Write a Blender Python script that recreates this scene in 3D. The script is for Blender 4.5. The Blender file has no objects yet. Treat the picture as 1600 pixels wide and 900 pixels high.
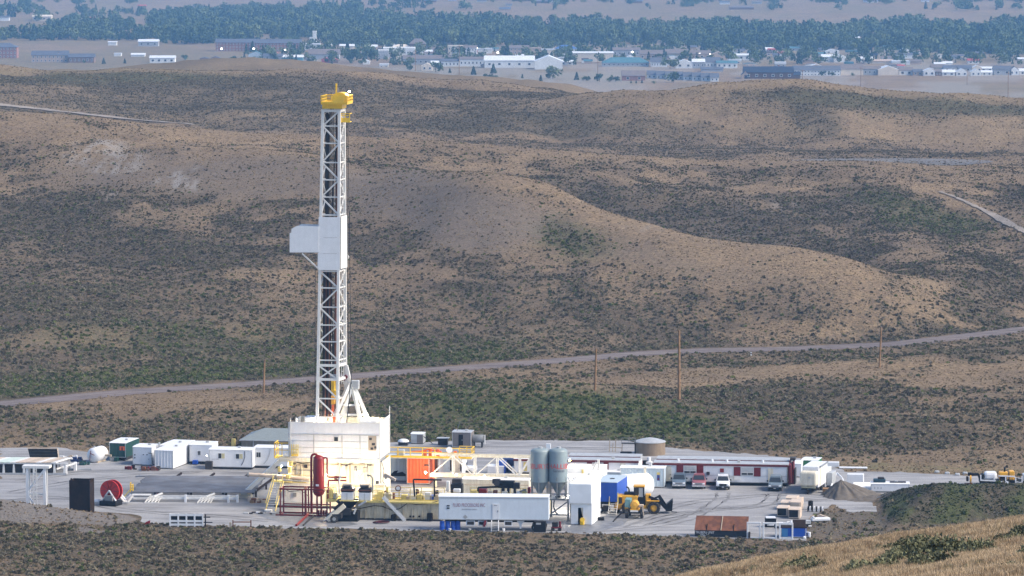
import bpy, bmesh, math, random
import numpy as np
from mathutils import Vector, Matrix
random.seed(7); rng = np.random.default_rng(11)
scene = bpy.context.scene
COL = scene.collection

# ------------------------------------------------------------------ camera
CAM_H = 83.0                    # metres of the viewpoint above the gravel pad
FPX = 6457.0                    # focal length in pixels of a 1600 wide frame
PITCH = math.atan(600.0 / FPX)
cam_d = bpy.data.cameras.new('camera'); cam = bpy.data.objects.new('camera', cam_d)
COL.objects.link(cam); scene.camera = cam
cam_d.sensor_width = 36.0; cam_d.lens = 36.0 * FPX / 1600.0
cam_d.clip_start = 1.0; cam_d.clip_end = 40000.0
cam.location = (0, 0, CAM_H); cam.rotation_euler = (math.pi / 2 - PITCH, 0, 0)

# ------------------------------------------------------------------ sky and sun
SUN_EL, SUN_AZ = 42.0, 104.0     # degrees; azimuth clockwise from +Y (the view direction)
SKY_STR, SUN_STR, SUN_ANG = 0.07, 1.5, 28.0
world = bpy.data.worlds.new('World'); scene.world = world; world.use_nodes = True
wn, wl = world.node_tree.nodes, world.node_tree.links
wn.clear()
wo = wn.new('ShaderNodeOutputWorld'); wb = wn.new('ShaderNodeBackground'); ws = wn.new('ShaderNodeTexSky')
ws.sky_type = 'NISHITA'; ws.sun_disc = False
ws.sun_elevation = math.radians(SUN_EL); ws.sun_rotation = math.radians(SUN_AZ)
ws.altitude = 2200.0; ws.air_density = 0.8; ws.dust_density = 4.0; ws.ozone_density = 1.0
wb.inputs[1].default_value = SKY_STR
wl.new(ws.outputs[0], wb.inputs[0]); wl.new(wb.outputs[0], wo.inputs[0])
sun_d = bpy.data.lights.new('sun', 'SUN'); sun = bpy.data.objects.new('sun', sun_d); COL.objects.link(sun)
sun_d.energy = SUN_STR; sun_d.angle = math.radians(SUN_ANG); sun_d.color = (1.0, 0.89, 0.74)
sd = Vector((math.sin(math.radians(SUN_AZ)) * math.cos(math.radians(SUN_EL)),
             math.cos(math.radians(SUN_AZ)) * math.cos(math.radians(SUN_EL)), math.sin(math.radians(SUN_EL))))
sun.rotation_euler = sd.to_track_quat('Z', 'Y').to_euler()
sun.location = (0, 300, 400)
vs = scene.view_settings
vs.view_transform = 'Standard'; vs.look = 'None'; vs.gamma = 1.0; vs.exposure = 2.05
try: vs.use_curve_mapping = False
except Exception: pass
scene.cycles.use_denoising = True
scene.cycles.max_bounces = 6; scene.cycles.diffuse_bounces = 3; scene.cycles.volume_bounces = 1
scene.cycles.transparent_max_bounces = 8
scene.cycles.sample_clamp_indirect = 4.0

# ------------------------------------------------------------------ photograph <-> place
CP, SP = math.cos(PITCH), math.sin(PITCH)
def ray(px, py):
    a = (px - 800.0) / FPX; b = (py - 450.0) / FPX
    return (a, CP - b * SP, -SP - b * CP)
def G(px, py, z=0.0):
    """point of height z seen at pixel px,py"""
    d = ray(px, py); t = (z - CAM_H) / d[2]
    return Vector((d[0] * t, d[1] * t, z))
def AT(px, py, Y):
    """point at distance Y (world y) seen at pixel px,py"""
    d = ray(px, py); t = Y / d[1]
    return Vector((d[0] * t, Y, CAM_H + d[2] * t))
def PXM(p):
    """pixels per metre at point p"""
    return FPX / (p[1] * CP + (CAM_H - p[2]) * SP)
def proj(x, y, z):
    dep = y * CP + (CAM_H - z) * SP
    return 800 + FPX * x / dep, 450 - FPX * ((z - CAM_H) * CP + y * SP) / dep
def zrow(row, Y):
    b = (np.asarray(row, float) - 450.0) / FPX
    return CAM_H + (-SP - b * CP) * Y / (CP - b * SP)

# ------------------------------------------------------------------ noise
def _hash(ix, iy, s):
    h = (ix.astype(np.int64) * 374761393 + iy.astype(np.int64) * 668265263 + s * 982451653) & 0x7fffffff
    h = ((h ^ (h >> 13)) * 1274126177) & 0x7fffffff
    return ((h ^ (h >> 16)) & 0xffff) / 65535.0
def vnoise(x, y, s=0):
    x = np.asarray(x, float); y = np.asarray(y, float)
    ix = np.floor(x); iy = np.floor(y); fx = x - ix; fy = y - iy
    fx = fx * fx * (3 - 2 * fx); fy = fy * fy * (3 - 2 * fy)
    a = _hash(ix, iy, s); b = _hash(ix + 1, iy, s); c = _hash(ix, iy + 1, s); d = _hash(ix + 1, iy + 1, s)
    return (a * (1 - fx) + b * fx) * (1 - fy) + (c * (1 - fx) + d * fx) * fy
def fbm(x, y, s=0, o=4):
    t = 0; a = 0.5; n = 0
    for k in range(o):
        t = t + a * vnoise(x * 2 ** k, y * 2 ** k, s + 17 * k); n += a; a *= 0.5
    return t / n
def sstep(a, b, x):
    t = np.clip((np.asarray(x, float) - a) / (b - a), 0, 1)
    return t * t * (3 - 2 * t)
def in_poly(px, py, poly):
    px = np.asarray(px); py = np.asarray(py); c = np.zeros(px.shape, bool); j = len(poly) - 1
    for i in range(len(poly)):
        xi, yi = poly[i]; xj, yj = poly[j]
        if yi != yj:
            c ^= ((yi > py) != (yj > py)) & (px < (xj - xi) * (py - yi) / (yj - yi) + xi)
        j = i
    return c

# ------------------------------------------------------------------ materials
MATS = {}
def mat(name, col, rough=0.6, metal=0.0, var=0.12, scale=1.5, dirt=None, dirt_amt=0.0, dirt_scale=0.6, spec=0.4,
        emit=None, emit_s=0.0, bump=0.0, streak=False):
    if name in MATS: return MATS[name]
    m = bpy.data.materials.new(name); m.use_nodes = True; nt = m.node_tree; N, L = nt.nodes, nt.links
    b = N['Principled BSDF']
    b.inputs['Roughness'].default_value = rough; b.inputs['Metallic'].default_value = metal
    b.inputs['Specular IOR Level'].default_value = spec
    tc = N.new('ShaderNodeTexCoord'); oi = N.new('ShaderNodeObjectInfo')
    add = N.new('ShaderNodeVectorMath'); add.operation = 'ADD'
    L.new(tc.outputs['Object'], add.inputs[0]); L.new(oi.outputs['Location'], add.inputs[1])
    nz = N.new('ShaderNodeTexNoise'); nz.inputs['Scale'].default_value = scale; nz.inputs['Detail'].default_value = 5
    L.new(add.outputs[0], nz.inputs['Vector'])
    mr = N.new('ShaderNodeMapRange'); mr.inputs[1].default_value = .3; mr.inputs[2].default_value = .7
    mr.inputs[3].default_value = 1 - var; mr.inputs[4].default_value = 1 + var
    L.new(nz.outputs[0], mr.inputs[0])
    mx = N.new('ShaderNodeVectorMath'); mx.operation = 'SCALE'; mx.inputs[0].default_value = col[:3]
    L.new(mr.outputs[0], mx.inputs['Scale'])
    out = mx.outputs[0]
    if dirt is not None:
        n2 = N.new('ShaderNodeTexNoise'); n2.inputs['Scale'].default_value = dirt_scale; n2.inputs['Detail'].default_value = 8
        n2.inputs['Roughness'].default_value = .7
        if streak:
            mp = N.new('ShaderNodeMapping'); mp.inputs['Scale'].default_value = (3.0, 3.0, .35)
            L.new(add.outputs[0], mp.inputs[0]); L.new(mp.outputs[0], n2.inputs['Vector'])
        else: L.new(add.outputs[0], n2.inputs['Vector'])
        r2 = N.new('ShaderNodeMapRange'); r2.inputs[1].default_value = .45; r2.inputs[2].default_value = .72
        r2.inputs[3].default_value = 0; r2.inputs[4].default_value = dirt_amt
        L.new(n2.outputs[0], r2.inputs[0])
        mm = N.new('ShaderNodeMix'); mm.data_type = 'RGBA'; mm.inputs[7].default_value = (*dirt, 1)
        L.new(r2.outputs[0], mm.inputs[0]); L.new(out, mm.inputs[6]); out = mm.outputs[2]
    L.new(out, b.inputs['Base Color'])
    if emit:
        b.inputs['Emission Color'].default_value = (*emit, 1); b.inputs['Emission Strength'].default_value = emit_s
    if bump:
        bp = N.new('ShaderNodeBump'); bp.inputs['Strength'].default_value = bump
        L.new(nz.outputs[0], bp.inputs['Height']); L.new(bp.outputs[0], b.inputs['Normal'])
    MATS[name] = m
    return m

# ------------------------------------------------------------------ mesh building
class MB:
    def __init__(s): s.v = []; s.f = []
    def add(s, vs, fs):
        n = len(s.v); s.v += [tuple(v) for v in vs]; s.f += [tuple(i + n for i in f) for f in fs]; return s
    def box(s, x0, x1, y0, y1, z0, z1):
        return s.add([(x0,y0,z0),(x1,y0,z0),(x1,y1,z0),(x0,y1,z0),(x0,y0,z1),(x1,y0,z1),(x1,y1,z1),(x0,y1,z1)],
              [(0,3,2,1),(4,5,6,7),(0,1,5,4),(1,2,6,5),(2,3,7,6),(3,0,4,7)])
    def cbox(s, x0, x1, y0, y1, z0, z1, c):
        """box with chamfered edges"""
        bm = bmesh.new(); bmesh.ops.create_cube(bm, size=1.0)
        bmesh.ops.scale(bm, vec=(x1-x0, y1-y0, z1-z0), verts=bm.verts)
        bmesh.ops.translate(bm, vec=((x0+x1)/2, (y0+y1)/2, (z0+z1)/2), verts=bm.verts)
        bmesh.ops.bevel(bm, geom=list(bm.edges), offset=c, segments=2, affect='EDGES', profile=.5)
        bm.verts.index_update()
        s.add([v.co[:] for v in bm.verts], [[v.index for v in f.verts] for f in bm.faces]); bm.free(); return s
    def bar(s, p, q, w, h=None):
        h = h or w; p = Vector(p); q = Vector(q); d = (q - p).normalized()
        u = d.cross(Vector((0,0,1)))
        if u.length < 1e-3: u = Vector((1,0,0))
        u.normalize(); n = u.cross(d)
        vs = []
        for e in (p, q):
            for a, b in ((-1,-1),(1,-1),(1,1),(-1,1)): vs.append(e + u*a*w/2 + n*b*h/2)
        return s.add(vs, [(0,3,2,1),(4,5,6,7),(0,1,5,4),(1,2,6,5),(2,3,7,6),(3,0,4,7)])
    def tube(s, p, q, r, n=8, r2=None, cap=True):
        p = Vector(p); q = Vector(q); d = (q-p).normalized(); r2 = r if r2 is None else r2
        u = d.cross(Vector((0,0,1)))
        if u.length < 1e-3: u = Vector((1,0,0))
        u.normalize(); w = u.cross(d)
        vs = [p + (u*math.cos(t)+w*math.sin(t))*r for t in [2*math.pi*k/n for k in range(n)]]
        vs += [q + (u*math.cos(t)+w*math.sin(t))*r2 for t in [2*math.pi*k/n for k in range(n)]]
        fs = [(k, n+k, n+(k+1)%n, (k+1)%n) for k in range(n)]
        if cap: fs += [tuple(range(n)), tuple(range(2*n-1, n-1, -1))]
        return s.add(vs, fs)
    def path(s, pts, r, n=6):
        for a, b in zip(pts[:-1], pts[1:]): s.tube(a, b, r, n)
        return s
    def lathe(s, prof, c=(0,0,0), n=20, axis='z', a0=0.0, a1=2*math.pi):
        """prof = [(radius, along)]"""
        full = abs(a1-a0-2*math.pi) < 1e-6; m = n if full else n+1
        base = len(s.v)
        for r, h in prof:
            for k in range(m):
                t = a0 + (a1-a0)*k/n; a, b = r*math.cos(t), r*math.sin(t)
                if axis == 'z': v = (a, b, h)
                elif axis == 'y': v = (a, h, b)
                else: v = (h, a, b)
                s.v.append((c[0]+v[0], c[1]+v[1], c[2]+v[2]))
        for i in range(len(prof)-1):
            for k in range(n):
                k2 = (k+1) % m
                s.f.append((base+i*m+k, base+i*m+k2, base+(i+1)*m+k2, base+(i+1)*m+k))
        return s
    def prism(s, poly, y0, y1):
        """polygon [(x,z)] extruded from y0 to y1"""
        n = len(poly)
        vs = [(x, y0, z) for x, z in poly] + [(x, y1, z) for x, z in poly]
        return s.add(vs, [tuple(range(n)), tuple(range(2*n-1, n-1, -1))] + [(k, n+k, n+(k+1)%n, (k+1)%n) for k in range(n)])
    def prismx(s, poly, x0, x1):
        """polygon [(y,z)] extruded from x0 to x1"""
        n = len(poly)
        vs = [(x0, y, z) for y, z in poly] + [(x1, y, z) for y, z in poly]
        return s.add(vs, [tuple(range(n)), tuple(range(2*n-1, n-1, -1))] + [(k, n+k, n+(k+1)%n, (k+1)%n) for k in range(n)])
    def mesh(s, name, m):
        me = bpy.data.meshes.new(name); me.from_pydata(s.v, [], s.f); me.update()
        bm = bmesh.new(); bm.from_mesh(me); bmesh.ops.recalc_face_normals(bm, faces=bm.faces); bm.to_mesh(me); bm.free()
        if m: me.materials.append(m)
        return me
    def build(s, name, m, parent=None, loc=None, rz=None, smooth=False, label=None):
        o = bpy.data.objects.new(name, s.mesh(name, m)); COL.objects.link(o)
        if smooth:
            for p in o.data.polygons: p.use_smooth = True
            try: o.data.set_sharp_from_angle(angle=math.radians(40))
            except Exception: pass
        if parent: o.parent = parent
        if loc is not None: o.location = loc
        if rz is not None: o.rotation_euler[2] = rz
        if label: o['label'] = label
        return o
def tag(o, label=None, cat=None, group=None, kind=None):
    if label: o['label'] = label
    if cat: o['category'] = cat
    if group: o['group'] = group
    if kind: o['kind'] = kind
    return o
ROT = math.radians(-8)
def thing(name, label, cat, loc, rz=ROT, group=None):
    o = bpy.data.objects.new(name, None); COL.objects.link(o); o.empty_display_size = .3
    o.location = loc; o.rotation_euler[2] = rz
    return tag(o, label, cat, group)
def copy_tree(o, parent=None):
    c = o.copy(); COL.objects.link(c); c.parent = parent
    for ch in o.children: copy_tree(ch, c)
    return c
def part(name, m, parent, fn, *a, **k):
    """part made of one shape: part('leg', M, t, 'box', ...)"""
    sm = k.pop('smooth', False); lb = k.pop('label', None)
    b = MB(); getattr(b, fn)(*a, **k)
    return b.build(name, m, parent, smooth=sm, label=lb)
# ------------------------------------------------------------------ terrain: the lay of the land
def C(*pts):
    xs = [p[0] for p in pts]; ys = [p[1] for p in pts]
    return lambda px: np.interp(px, xs, ys)
road_row = C((-300,660),(0,632),(200,613),(400,600),(500,592),(700,577),(900,562),(1000,553),(1100,548),(1250,545),(1400,538),(1500,527),(1600,515),(1900,480))
crestF = C((-400,1095),(0,1065),(500,1015),(900,962),(1060,918),(1200,884),(1300,866),(1400,852),(1500,838),(1600,824),(1950,770))
S_row = C((-400,310),(0,292),(300,264),(540,254),(700,268),(860,290),(950,328),(1100,370),(1250,387),(1330,405),(1400,432),(1600,445),(1950,440))
S_Y = C((-400,960),(0,980),(300,1000),(540,1000),(700,960),(860,925),(950,890),(1100,860),(1250,845),(1330,835),(1400,830),(1600,865),(1950,880))
S_dip = C((0,0),(480,0),(620,6),(700,10),(860,14),(950,15),(1100,12),(1330,9),(1400,4),(1600,0.5))
P_row = C((-400,160),(0,176),(150,186),(300,200),(500,210),(700,222),(900,238),(1100,248),(1230,252),(1600,264),(1950,275))
V_row = C((-400,170),(0,182),(300,203),(540,209),(700,217),(900,224),(1100,230),(1300,236),(1600,242),(1950,250))
R_row = C((-400,138),(0,146),(400,156),(700,170),(760,168),(830,158),(900,150),(1000,139),(1130,131),(1250,137),(1400,149),(1600,161),(1950,185))
Q_row = C((-400,75),(0,97),(200,109),(400,117),(560,120),(700,122),(850,135),(940,141),(1100,150),(1600,190),(1950,200))
L_row = C((-400,115),(0,110),(150,108),(230,101),(330,97),(420,95),(500,97),(560,106),(700,122),(800,131),(1100,150),(1600,180),(1950,190))
F_row = C((-400,16),(0,14),(300,20),(550,9),(700,4),(1100,4),(1600,3),(1950,3))

def profile(px):
    """knots (Y, z) of the ground along the column seen at px"""
    px = np.asarray(px, float); o = np.ones_like(px)
    roadY = CAM_H / ((road_row(px) + 150) / FPX)
    z3 = zrow(crestF(px), 150.0)
    K = [(-60*o, 83*o), (0*o, 81.3*o), (40*o, 75.2*o), (100*o, zrow(crestF(px) + 105, 100.0)), (150*o, z3),
         (215*o, z3 * .72), (320*o, z3 * .22), (420*o, 0.8*o), (470*o, 0*o), (560*o, 0*o), (roadY - 15, 0*o), (roadY + 14, 0*o)]
    sy = S_Y(px); sz = zrow(S_row(px), sy); pz = zrow(P_row(px), 1100.0)
    K += [(roadY + (sy - roadY) * .45, sz * .40), (sy, sz)]
    lin = sz + (pz - sz) * 60.0 / (1100 - sy)
    K += [(sy + 55, lin - S_dip(px) - (lin - sz) * np.clip(S_dip(px) / 5, 0, 1)), (1100*o, pz)]
    right = sstep(1000, 1200, px)
    dz = (pz - 9) * (1 - right) + 10.0 * right
    K += [(1145*o, dz), (1200*o, dz), (1300*o, zrow(V_row(px), 1300.0)), (1420*o, zrow(R_row(px), 1420.0))]
    q = zrow(Q_row(px), 1560.0); r = zrow(R_row(px), 1420.0)
    leftQ = 1 - sstep(860, 1150, px)
    K += [(1490*o, (r + q) / 2 * leftQ + (r - 12) * (1 - leftQ)), (1560*o, q * leftQ + (r - 20) * (1 - leftQ)),
          (1680*o, (q - 10) * leftQ + (r - 30) * (1 - leftQ))]
    l = zrow(L_row(px), 1900.0)
    K += [(1900*o, l * leftQ + (-25) * (1 - leftQ)), (2150*o, -28*o), (2600*o, -48*o), (2900*o, -50*o), (4500*o, -50*o), (5200*o, zrow(F_row(px), 5200.0)),
          (5900*o, zrow(-6, 5900.0)*o), (7500*o, zrow(-62, 7500.0)*o), (12000*o, zrow(-165, 12000.0)*o), (16000*o, zrow(-230, 16000.0)*o)]
    return np.stack([k[0] for k in K], -1), np.stack([k[1] for k in K], -1)

def pchip(X, Z, Y):
    """monotone cubic along the last axis; X,Z (n,k), Y (n,m)"""
    h = np.diff(X, axis=1); d = np.diff(Z, axis=1) / h
    m = np.zeros_like(X)
    w1 = 2*h[:,1:] + h[:,:-1]; w2 = h[:,1:] + 2*h[:,:-1]
    same = d[:,:-1] * d[:,1:] > 0
    with np.errstate(divide='ignore', invalid='ignore'):
        hm = (w1 + w2) / (w1 / d[:,:-1] + w2 / d[:,1:])
    m[:,1:-1] = np.where(same, hm, 0.0); m[:,0] = d[:,0]; m[:,-1] = d[:,-1]
    out = np.empty_like(Y)
    for i in range(X.shape[0]):
        k = np.clip(np.searchsorted(X[i], Y[i]) - 1, 0, X.shape[1]-2)
        hh = h[i,k]; t = (Y[i]-X[i,k]) / hh
        out[i] = ((2*t**3-3*t**2+1)*Z[i,k] + (t**3-2*t**2+t)*hh*m[i,k] + (-2*t**3+3*t**2)*Z[i,k+1] + (t**3-t**2)*hh*m[i,k+1])
    return out

rowsY = np.concatenate([np.arange(-50, 100, 6.0), np.arange(100, 165, 1.3), np.arange(165, 500, 8.0), np.arange(500, 700, 1.3),
                        np.arange(700, 1130, 1.7), np.arange(1130, 1640, 4.0), np.arange(1640, 2900, 30.0), np.arange(2900, 5200, 60.0), np.arange(5200, 16001, 400.0)])
NC = 360
colW = np.linspace(-.168, .168, NC)
def u_of(x, Y): return x / np.maximum(Y, 60.0)
GX = colW[:,None] * (np.maximum(rowsY, 0)[None,:] + 70.0)
GY = np.broadcast_to(rowsY[None,:], GX.shape).copy()
# smooth table of the profile in (u, Y)
TU = np.linspace(-.26, .26, 521)
TX, TZ = profile(800 + FPX * TU)
TZf = pchip(TX, TZ, np.broadcast_to(rowsY[None,:], (TU.size, rowsY.size)).copy())
# blur across columns a little so that ridges do not show the knots
ker = np.exp(-np.linspace(-2, 2, 13)**2); ker /= ker.sum()
pad_ = np.pad(TZf, ((6,6),(0,0)), mode='edge')
TZs = sum(ker[i] * pad_[i:i+TU.size] for i in range(13))
def base_z(x, Y):
    u = np.clip(u_of(x, Y), TU[0], TU[-1] - 1e-6); fu = (u - TU[0]) / (TU[1] - TU[0]); iu = np.minimum(fu.astype(int), TU.size-2); fu = fu - iu
    iy = np.clip(np.searchsorted(rowsY, Y) - 1, 0, rowsY.size-2); fy = np.clip((Y - rowsY[iy]) / (rowsY[iy+1] - rowsY[iy]), 0, 1)
    a = TZs[iu,iy]*(1-fu) + TZs[iu+1,iy]*fu; b = TZs[iu,iy+1]*(1-fu) + TZs[iu+1,iy+1]*fu
    return a*(1-fy) + b*fy
def gauss(x, y, cx, cy, rx, ry, rot=0.0):
    c, s = math.cos(rot), math.sin(rot); dx, dy = x-cx, y-cy
    return np.exp(-((c*dx + s*dy)/rx)**2 - ((-s*dx + c*dy)/ry)**2)
POND = AT(1390, 250, 1172)
KN = AT(750, 345, 905)
GK = G(860, 640)
def full_z(x, Y):
    z = base_z(x, Y)
    px = 800 + FPX * x / np.maximum(Y, 60)
    roadY = CAM_H / ((road_row(px) + 150) / FPX)
    # relief noise: none on the pad and road, grows on the hills
    hill = sstep(20, 90, Y - roadY) * (1 - sstep(2000, 2700, Y))
    gul = fbm(x / 55 + .5 * fbm(x/90, Y/90, 5), Y / 110, 3) - .5
    z = z + hill * (gul * 9.0 + (fbm(x/16, Y/22, 9) - .5) * 2.2) * (1 - .75*sstep(1040, 1100, Y) * (1 - sstep(1230, 1330, Y)))
    sY = S_Y(px); hold = np.exp(-((Y - sY - 25) / 55.0)**2) * sstep(450, 600, px) * (1 - sstep(1380, 1480, px))
    z = z - .8 * hold * hill * (gul * 9.0 + (fbm(x/16, Y/22, 9) - .5) * 2.2)
    z = z + hill * 3.0 * gauss(x, Y, KN.x, 900, 13, 40)
    near = (1 - sstep(440, 480, Y))
    z = z + near * (fbm(x/9, Y/9, 21) - .5) * 1.1 * sstep(3, 30, Y)
    # rises in the sage between pad and road
    mid = sstep(636, 652, Y) * (1 - sstep(-42, -18, Y - roadY))
    z = z + mid * ((fbm(x/24, Y/24, 31) - .42) * 2.2 + 3.6 * gauss(x, Y, GK.x, 672, 22, 16) + 1.0)
    # spoil heap at the right of the pad, gravel bank at its left
    mx = AT(1458, 757, 560).x; ex = np.clip((mx - x) / 7.6, 0, 1); hy = np.clip(1 - np.abs(Y - 560) / np.where(Y < 560, 14.0, 16.0), 0, 1)
    heap = np.minimum(1 - ex, hy * 1.15) + .22 * (fbm(x/5, Y/5, 41) - .5) * (hy > 0) * (ex < 1)
    z = np.where((hy > 0) & (x > mx - 8.5), np.maximum(z, 3.75 * np.clip(heap, 0, 1.05)), z)
    bx = AT(0, 785, 559).x; e2 = np.clip(1 - (x - bx - 1) / 19.0, 0, 1.25); cy_ = 558 - 5 * np.clip((x - bx) / 19, 0, 1); h2 = np.clip(1 - np.abs(Y - cy_) / 7.5, 0, 1)
    z = np.where(h2 > 0, np.maximum(z, 2.1 * e2 * sstep(0, 1, h2)), z)
    pe = np.sqrt(((x - POND.x) / 33.0)**2 + ((Y - 1171) / 21.0)**2); pw = 1 - sstep(.95, 1.35, pe); z = z * (1 - pw) + 10.0 * pw
    # low rough verge in front of the pad
    z = z + .35 * (fbm(x/3, Y/3, 51) - .3) * sstep(-3, -9, Y - pad_front(x)) * sstep(470, 490, Y)
    return z
PADF = [G(p[0], p[1]) for p in ((-300,770),(0,800),(130,808),(240,818),(430,825),(900,833),(1085,839),(1260,846),(1330,838),(1400,800),(1460,770),(1900,776))]
def pad_front(x): return np.interp(x, [p.x for p in PADF], [p.y for p in PADF])
PAD_PX = [(-300,742),(0,748),(0,700),(100,700),(160,708),(300,706),(470,702),(620,692),(760,688),(985,689),(1040,700),(1250,716),(1330,738),(1420,738),(1700,752),(1700,764),(1520,762),(1440,772),
          (1405,800),(1330,800),(1300,788),(1262,812),(1262,846),(1085,839),(900,833),(430,825),(240,818),(130,808),(0,800),(-300,800)]
GZ = full_z(GX, GY)
def ground_z(x, y):
    """height of the built ground mesh at x,y (arrays)"""
    x = np.atleast_1d(np.asarray(x, float)); y = np.atleast_1d(np.asarray(y, float))
    w = x / (np.maximum(y, 0) + 70.0)
    fu = np.clip((w - colW[0]) / (colW[1] - colW[0]), 0, NC - 1.001); iu = fu.astype(int); fu = fu - iu
    iy = np.clip(np.searchsorted(rowsY, y) - 1, 0, rowsY.size-2); fy = np.clip((y - rowsY[iy]) / (rowsY[iy+1] - rowsY[iy]), 0, 1)
    a = GZ[iu,iy]*(1-fu) + GZ[iu+1,iy]*fu; b = GZ[iu,iy+1]*(1-fu) + GZ[iu+1,iy+1]*fu
    return a*(1-fy) + b*fy
def gz(x, y): return float(ground_z(x, y)[0])

# ------------------------------------------------------------------ what grows where
def blob(px, py, cx, cy, rx, ry, rot=0.0):
    c, s = math.cos(math.radians(rot)), math.sin(math.radians(rot)); dx, dy = px-cx, py-cy
    d = np.sqrt(((c*dx+s*dy)/rx)**2 + ((-s*dx+c*dy)/ry)**2)
    return 1 - sstep(.55, 1.25, d)
def cover(x, Y, z):
    """sage density, green, bare soil, white clay"""
    px, py = proj(x, Y, z)
    wob = (fbm(x/18, Y/26, 61) - .5) * 50
    wy = (fbm(x/18 + 9, Y/26, 62) - .5) * 40
    qx, qy = px + wob, py + wy * np.clip((Y-500)/500, .1, 1)
    roadY = CAM_H / ((road_row(px) + 150) / FPX)
    n1 = fbm(x/26, Y/38, 71); n2 = fbm(x/7, Y/10, 72)
    pat = sstep(.42, .58, .6*n1 + .4*n2)
    sage = np.zeros_like(x); green = .12 + 0*x; bare = np.zeros_like(x); clay = np.zeros_like(x)
    front = Y < 560
    sage = np.where(front, .40 + .45*pat, sage)
    fld = (Y >= 560) & (Y < roadY)
    s = .10 + .45*pat
    s = s + .5*blob(qx, qy, 800, 655, 230, 50) + .45*blob(qx, qy, 1250, 662, 420, 42) + .35*blob(qx, qy, 120, 672, 220, 22)
    s = s - .5*blob(qx, qy, 1300, 650, 240, 7) - .4*blob(qx, qy, 1000, 596, 380, 18, -4) - .45*blob(qx, qy, 1400, 582, 260, 18) + .4*blob(qx, qy, 1250, 612, 330, 10) - .3*blob(qx, qy, 250, 630, 330, 14)
    g = .15 + 1.0*blob(qx, qy, 900, 645, 230, 42, 8) + .6*blob(qx, qy, 690, 655, 130, 44)
    sage = np.where(fld, s, sage); green = np.where(fld, g, green)
    hl = (Y >= roadY) & (Y < 1330)
    s = .16 + .84*pat
    low = sstep(230, 330, qy); s = s * (.45 + .55*low)
    bb = np.clip(blob(qx, qy, 740, 345, 140, 55) + blob(qx, qy, 620, 300, 110, 45) + .9*blob(qx, qy, 1080, 390, 260, 48, 12) + .8*blob(qx, qy, 330, 275, 260, 36) + .6*blob(qx, qy, 930, 310, 70, 25, 35), 0, 1)
    s = s * (1 - .93*bb); bare = np.where(hl, bb*.75, bare)
    s = s + .55*blob(qx, qy, 900, 372, 55, 32, 25) + .5*blob(qx, qy, 1060, 320, 190, 30, 8) + .45*blob(qx, qy, 1430, 340, 160, 34, 12) + .35*blob(qx, qy, 1250, 470, 110, 30)
    s = s + .4*blob(qx, qy, 120, 430, 260, 120) + .25*blob(qx, qy, 700, 500, 500, 60)
    s = s - .35*blob(qx, qy, 1250, 292, 380, 18, 3) - .35*blob(qx, qy, 250, 215, 350, 20, 3)
    g = .10 + .55*blob(qx, qy, 1440, 335, 120, 24, 14) + .5*blob(qx, qy, 900, 375, 70, 40, 20) + .35*blob(qx, qy, 260, 530, 260, 30)
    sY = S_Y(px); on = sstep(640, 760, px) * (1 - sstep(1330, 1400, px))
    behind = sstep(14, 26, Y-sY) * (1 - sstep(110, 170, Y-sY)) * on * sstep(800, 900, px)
    rim = sstep(-55, -14, Y-sY) * (1 - sstep(8, 16, Y-sY)) * on  # crest kept to dry grass, its pale tone doubling as a crest highlight
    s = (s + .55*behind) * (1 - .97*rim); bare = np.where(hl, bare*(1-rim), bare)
    s = s * (1 - .8*sstep(1075, 1092, Y) * (1 - sstep(1108, 1125, Y)))
    strip = sstep(2, 12, Y-roadY) * (1 - sstep(22, 44, Y-roadY)) * (1 - sstep(720, 900, px))
    s = s + .6*strip; g = g + .7*strip
    sage = np.where(hl, s, sage); green = np.where(hl, g, green)
    cl = np.clip(blob(qx, qy, 165, 245, 55, 22) + blob(qx, qy, 290, 280, 50, 20) + .6*blob(qx, qy, 180, 310, 16, 12) + .5*blob(qx, qy, 1230, 325, 25, 9) + .4*blob(qx, qy, 1000, 360, 30, 10), 0, 1) * sstep(.45, .60, fbm(x/1.5 + .8*fbm(x/6, Y/9, 78), Y/16, 77)) * .7
    clay = np.where(hl, cl, clay); sage = sage * (1 - clay)
    far = (Y >= 1330) & (Y < 2150)
    s = .22 + .38*pat
    s = s + .8*blob(px, py, 150, 121, 260, 15, 2) + .55*blob(px, py, 440, 130, 160, 12) + .8*blob(px, py, 790, 140, 130, 14, 2) + .45*blob(qx, qy, 850, 205, 260, 38)
    s = s + .95*blob(px, py, 1430, 160, 260, 15, 3) + .6*blob(px, py, 1270, 190, 60, 20, 30) + .3*blob(qx, qy, 350, 160, 350, 26)
    s = s - .4*blob(qx, qy, 1080, 190, 170, 45) - .45*blob(qx, qy, 1450, 205, 220, 30)
    lw = 1 - sstep(840, 960, px); rim = sstep(-34, -14, Y-1560) * (1 - sstep(20, 40, Y-1560)) * lw + sstep(-30, -12, Y-1420) * (1 - sstep(20, 40, Y-1420)) * sstep(760, 860, px)  # far crests: same sage-free grass band, brightened like a lit edge
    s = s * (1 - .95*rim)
    s = np.where(Y > 1590, .15 + .2*pat, s)
    sage = np.where(far, s, sage); green = np.where(far, .22 + .4*blob(px, py, 150, 118, 260, 14) + .25*blob(px, py, 1430, 160, 260, 15, 3), green)
    spur = Y < 470
    sage = np.where(spur, .05, sage); green = np.where(spur, .1, green)
    heap = (Y > 538) & (Y < 582) & (px > 1375) & (z > .4)
    sage = np.where(heap, 1.0, sage); green = np.where(heap, .25 + .75*sstep(.4, .6, fbm(x/2.5, Y/6, 47)), green); bare = np.where(heap, 1.0, bare)
    bank = (Y > 540) & (Y < 570) & (px < 240) & (z > .12)
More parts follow.
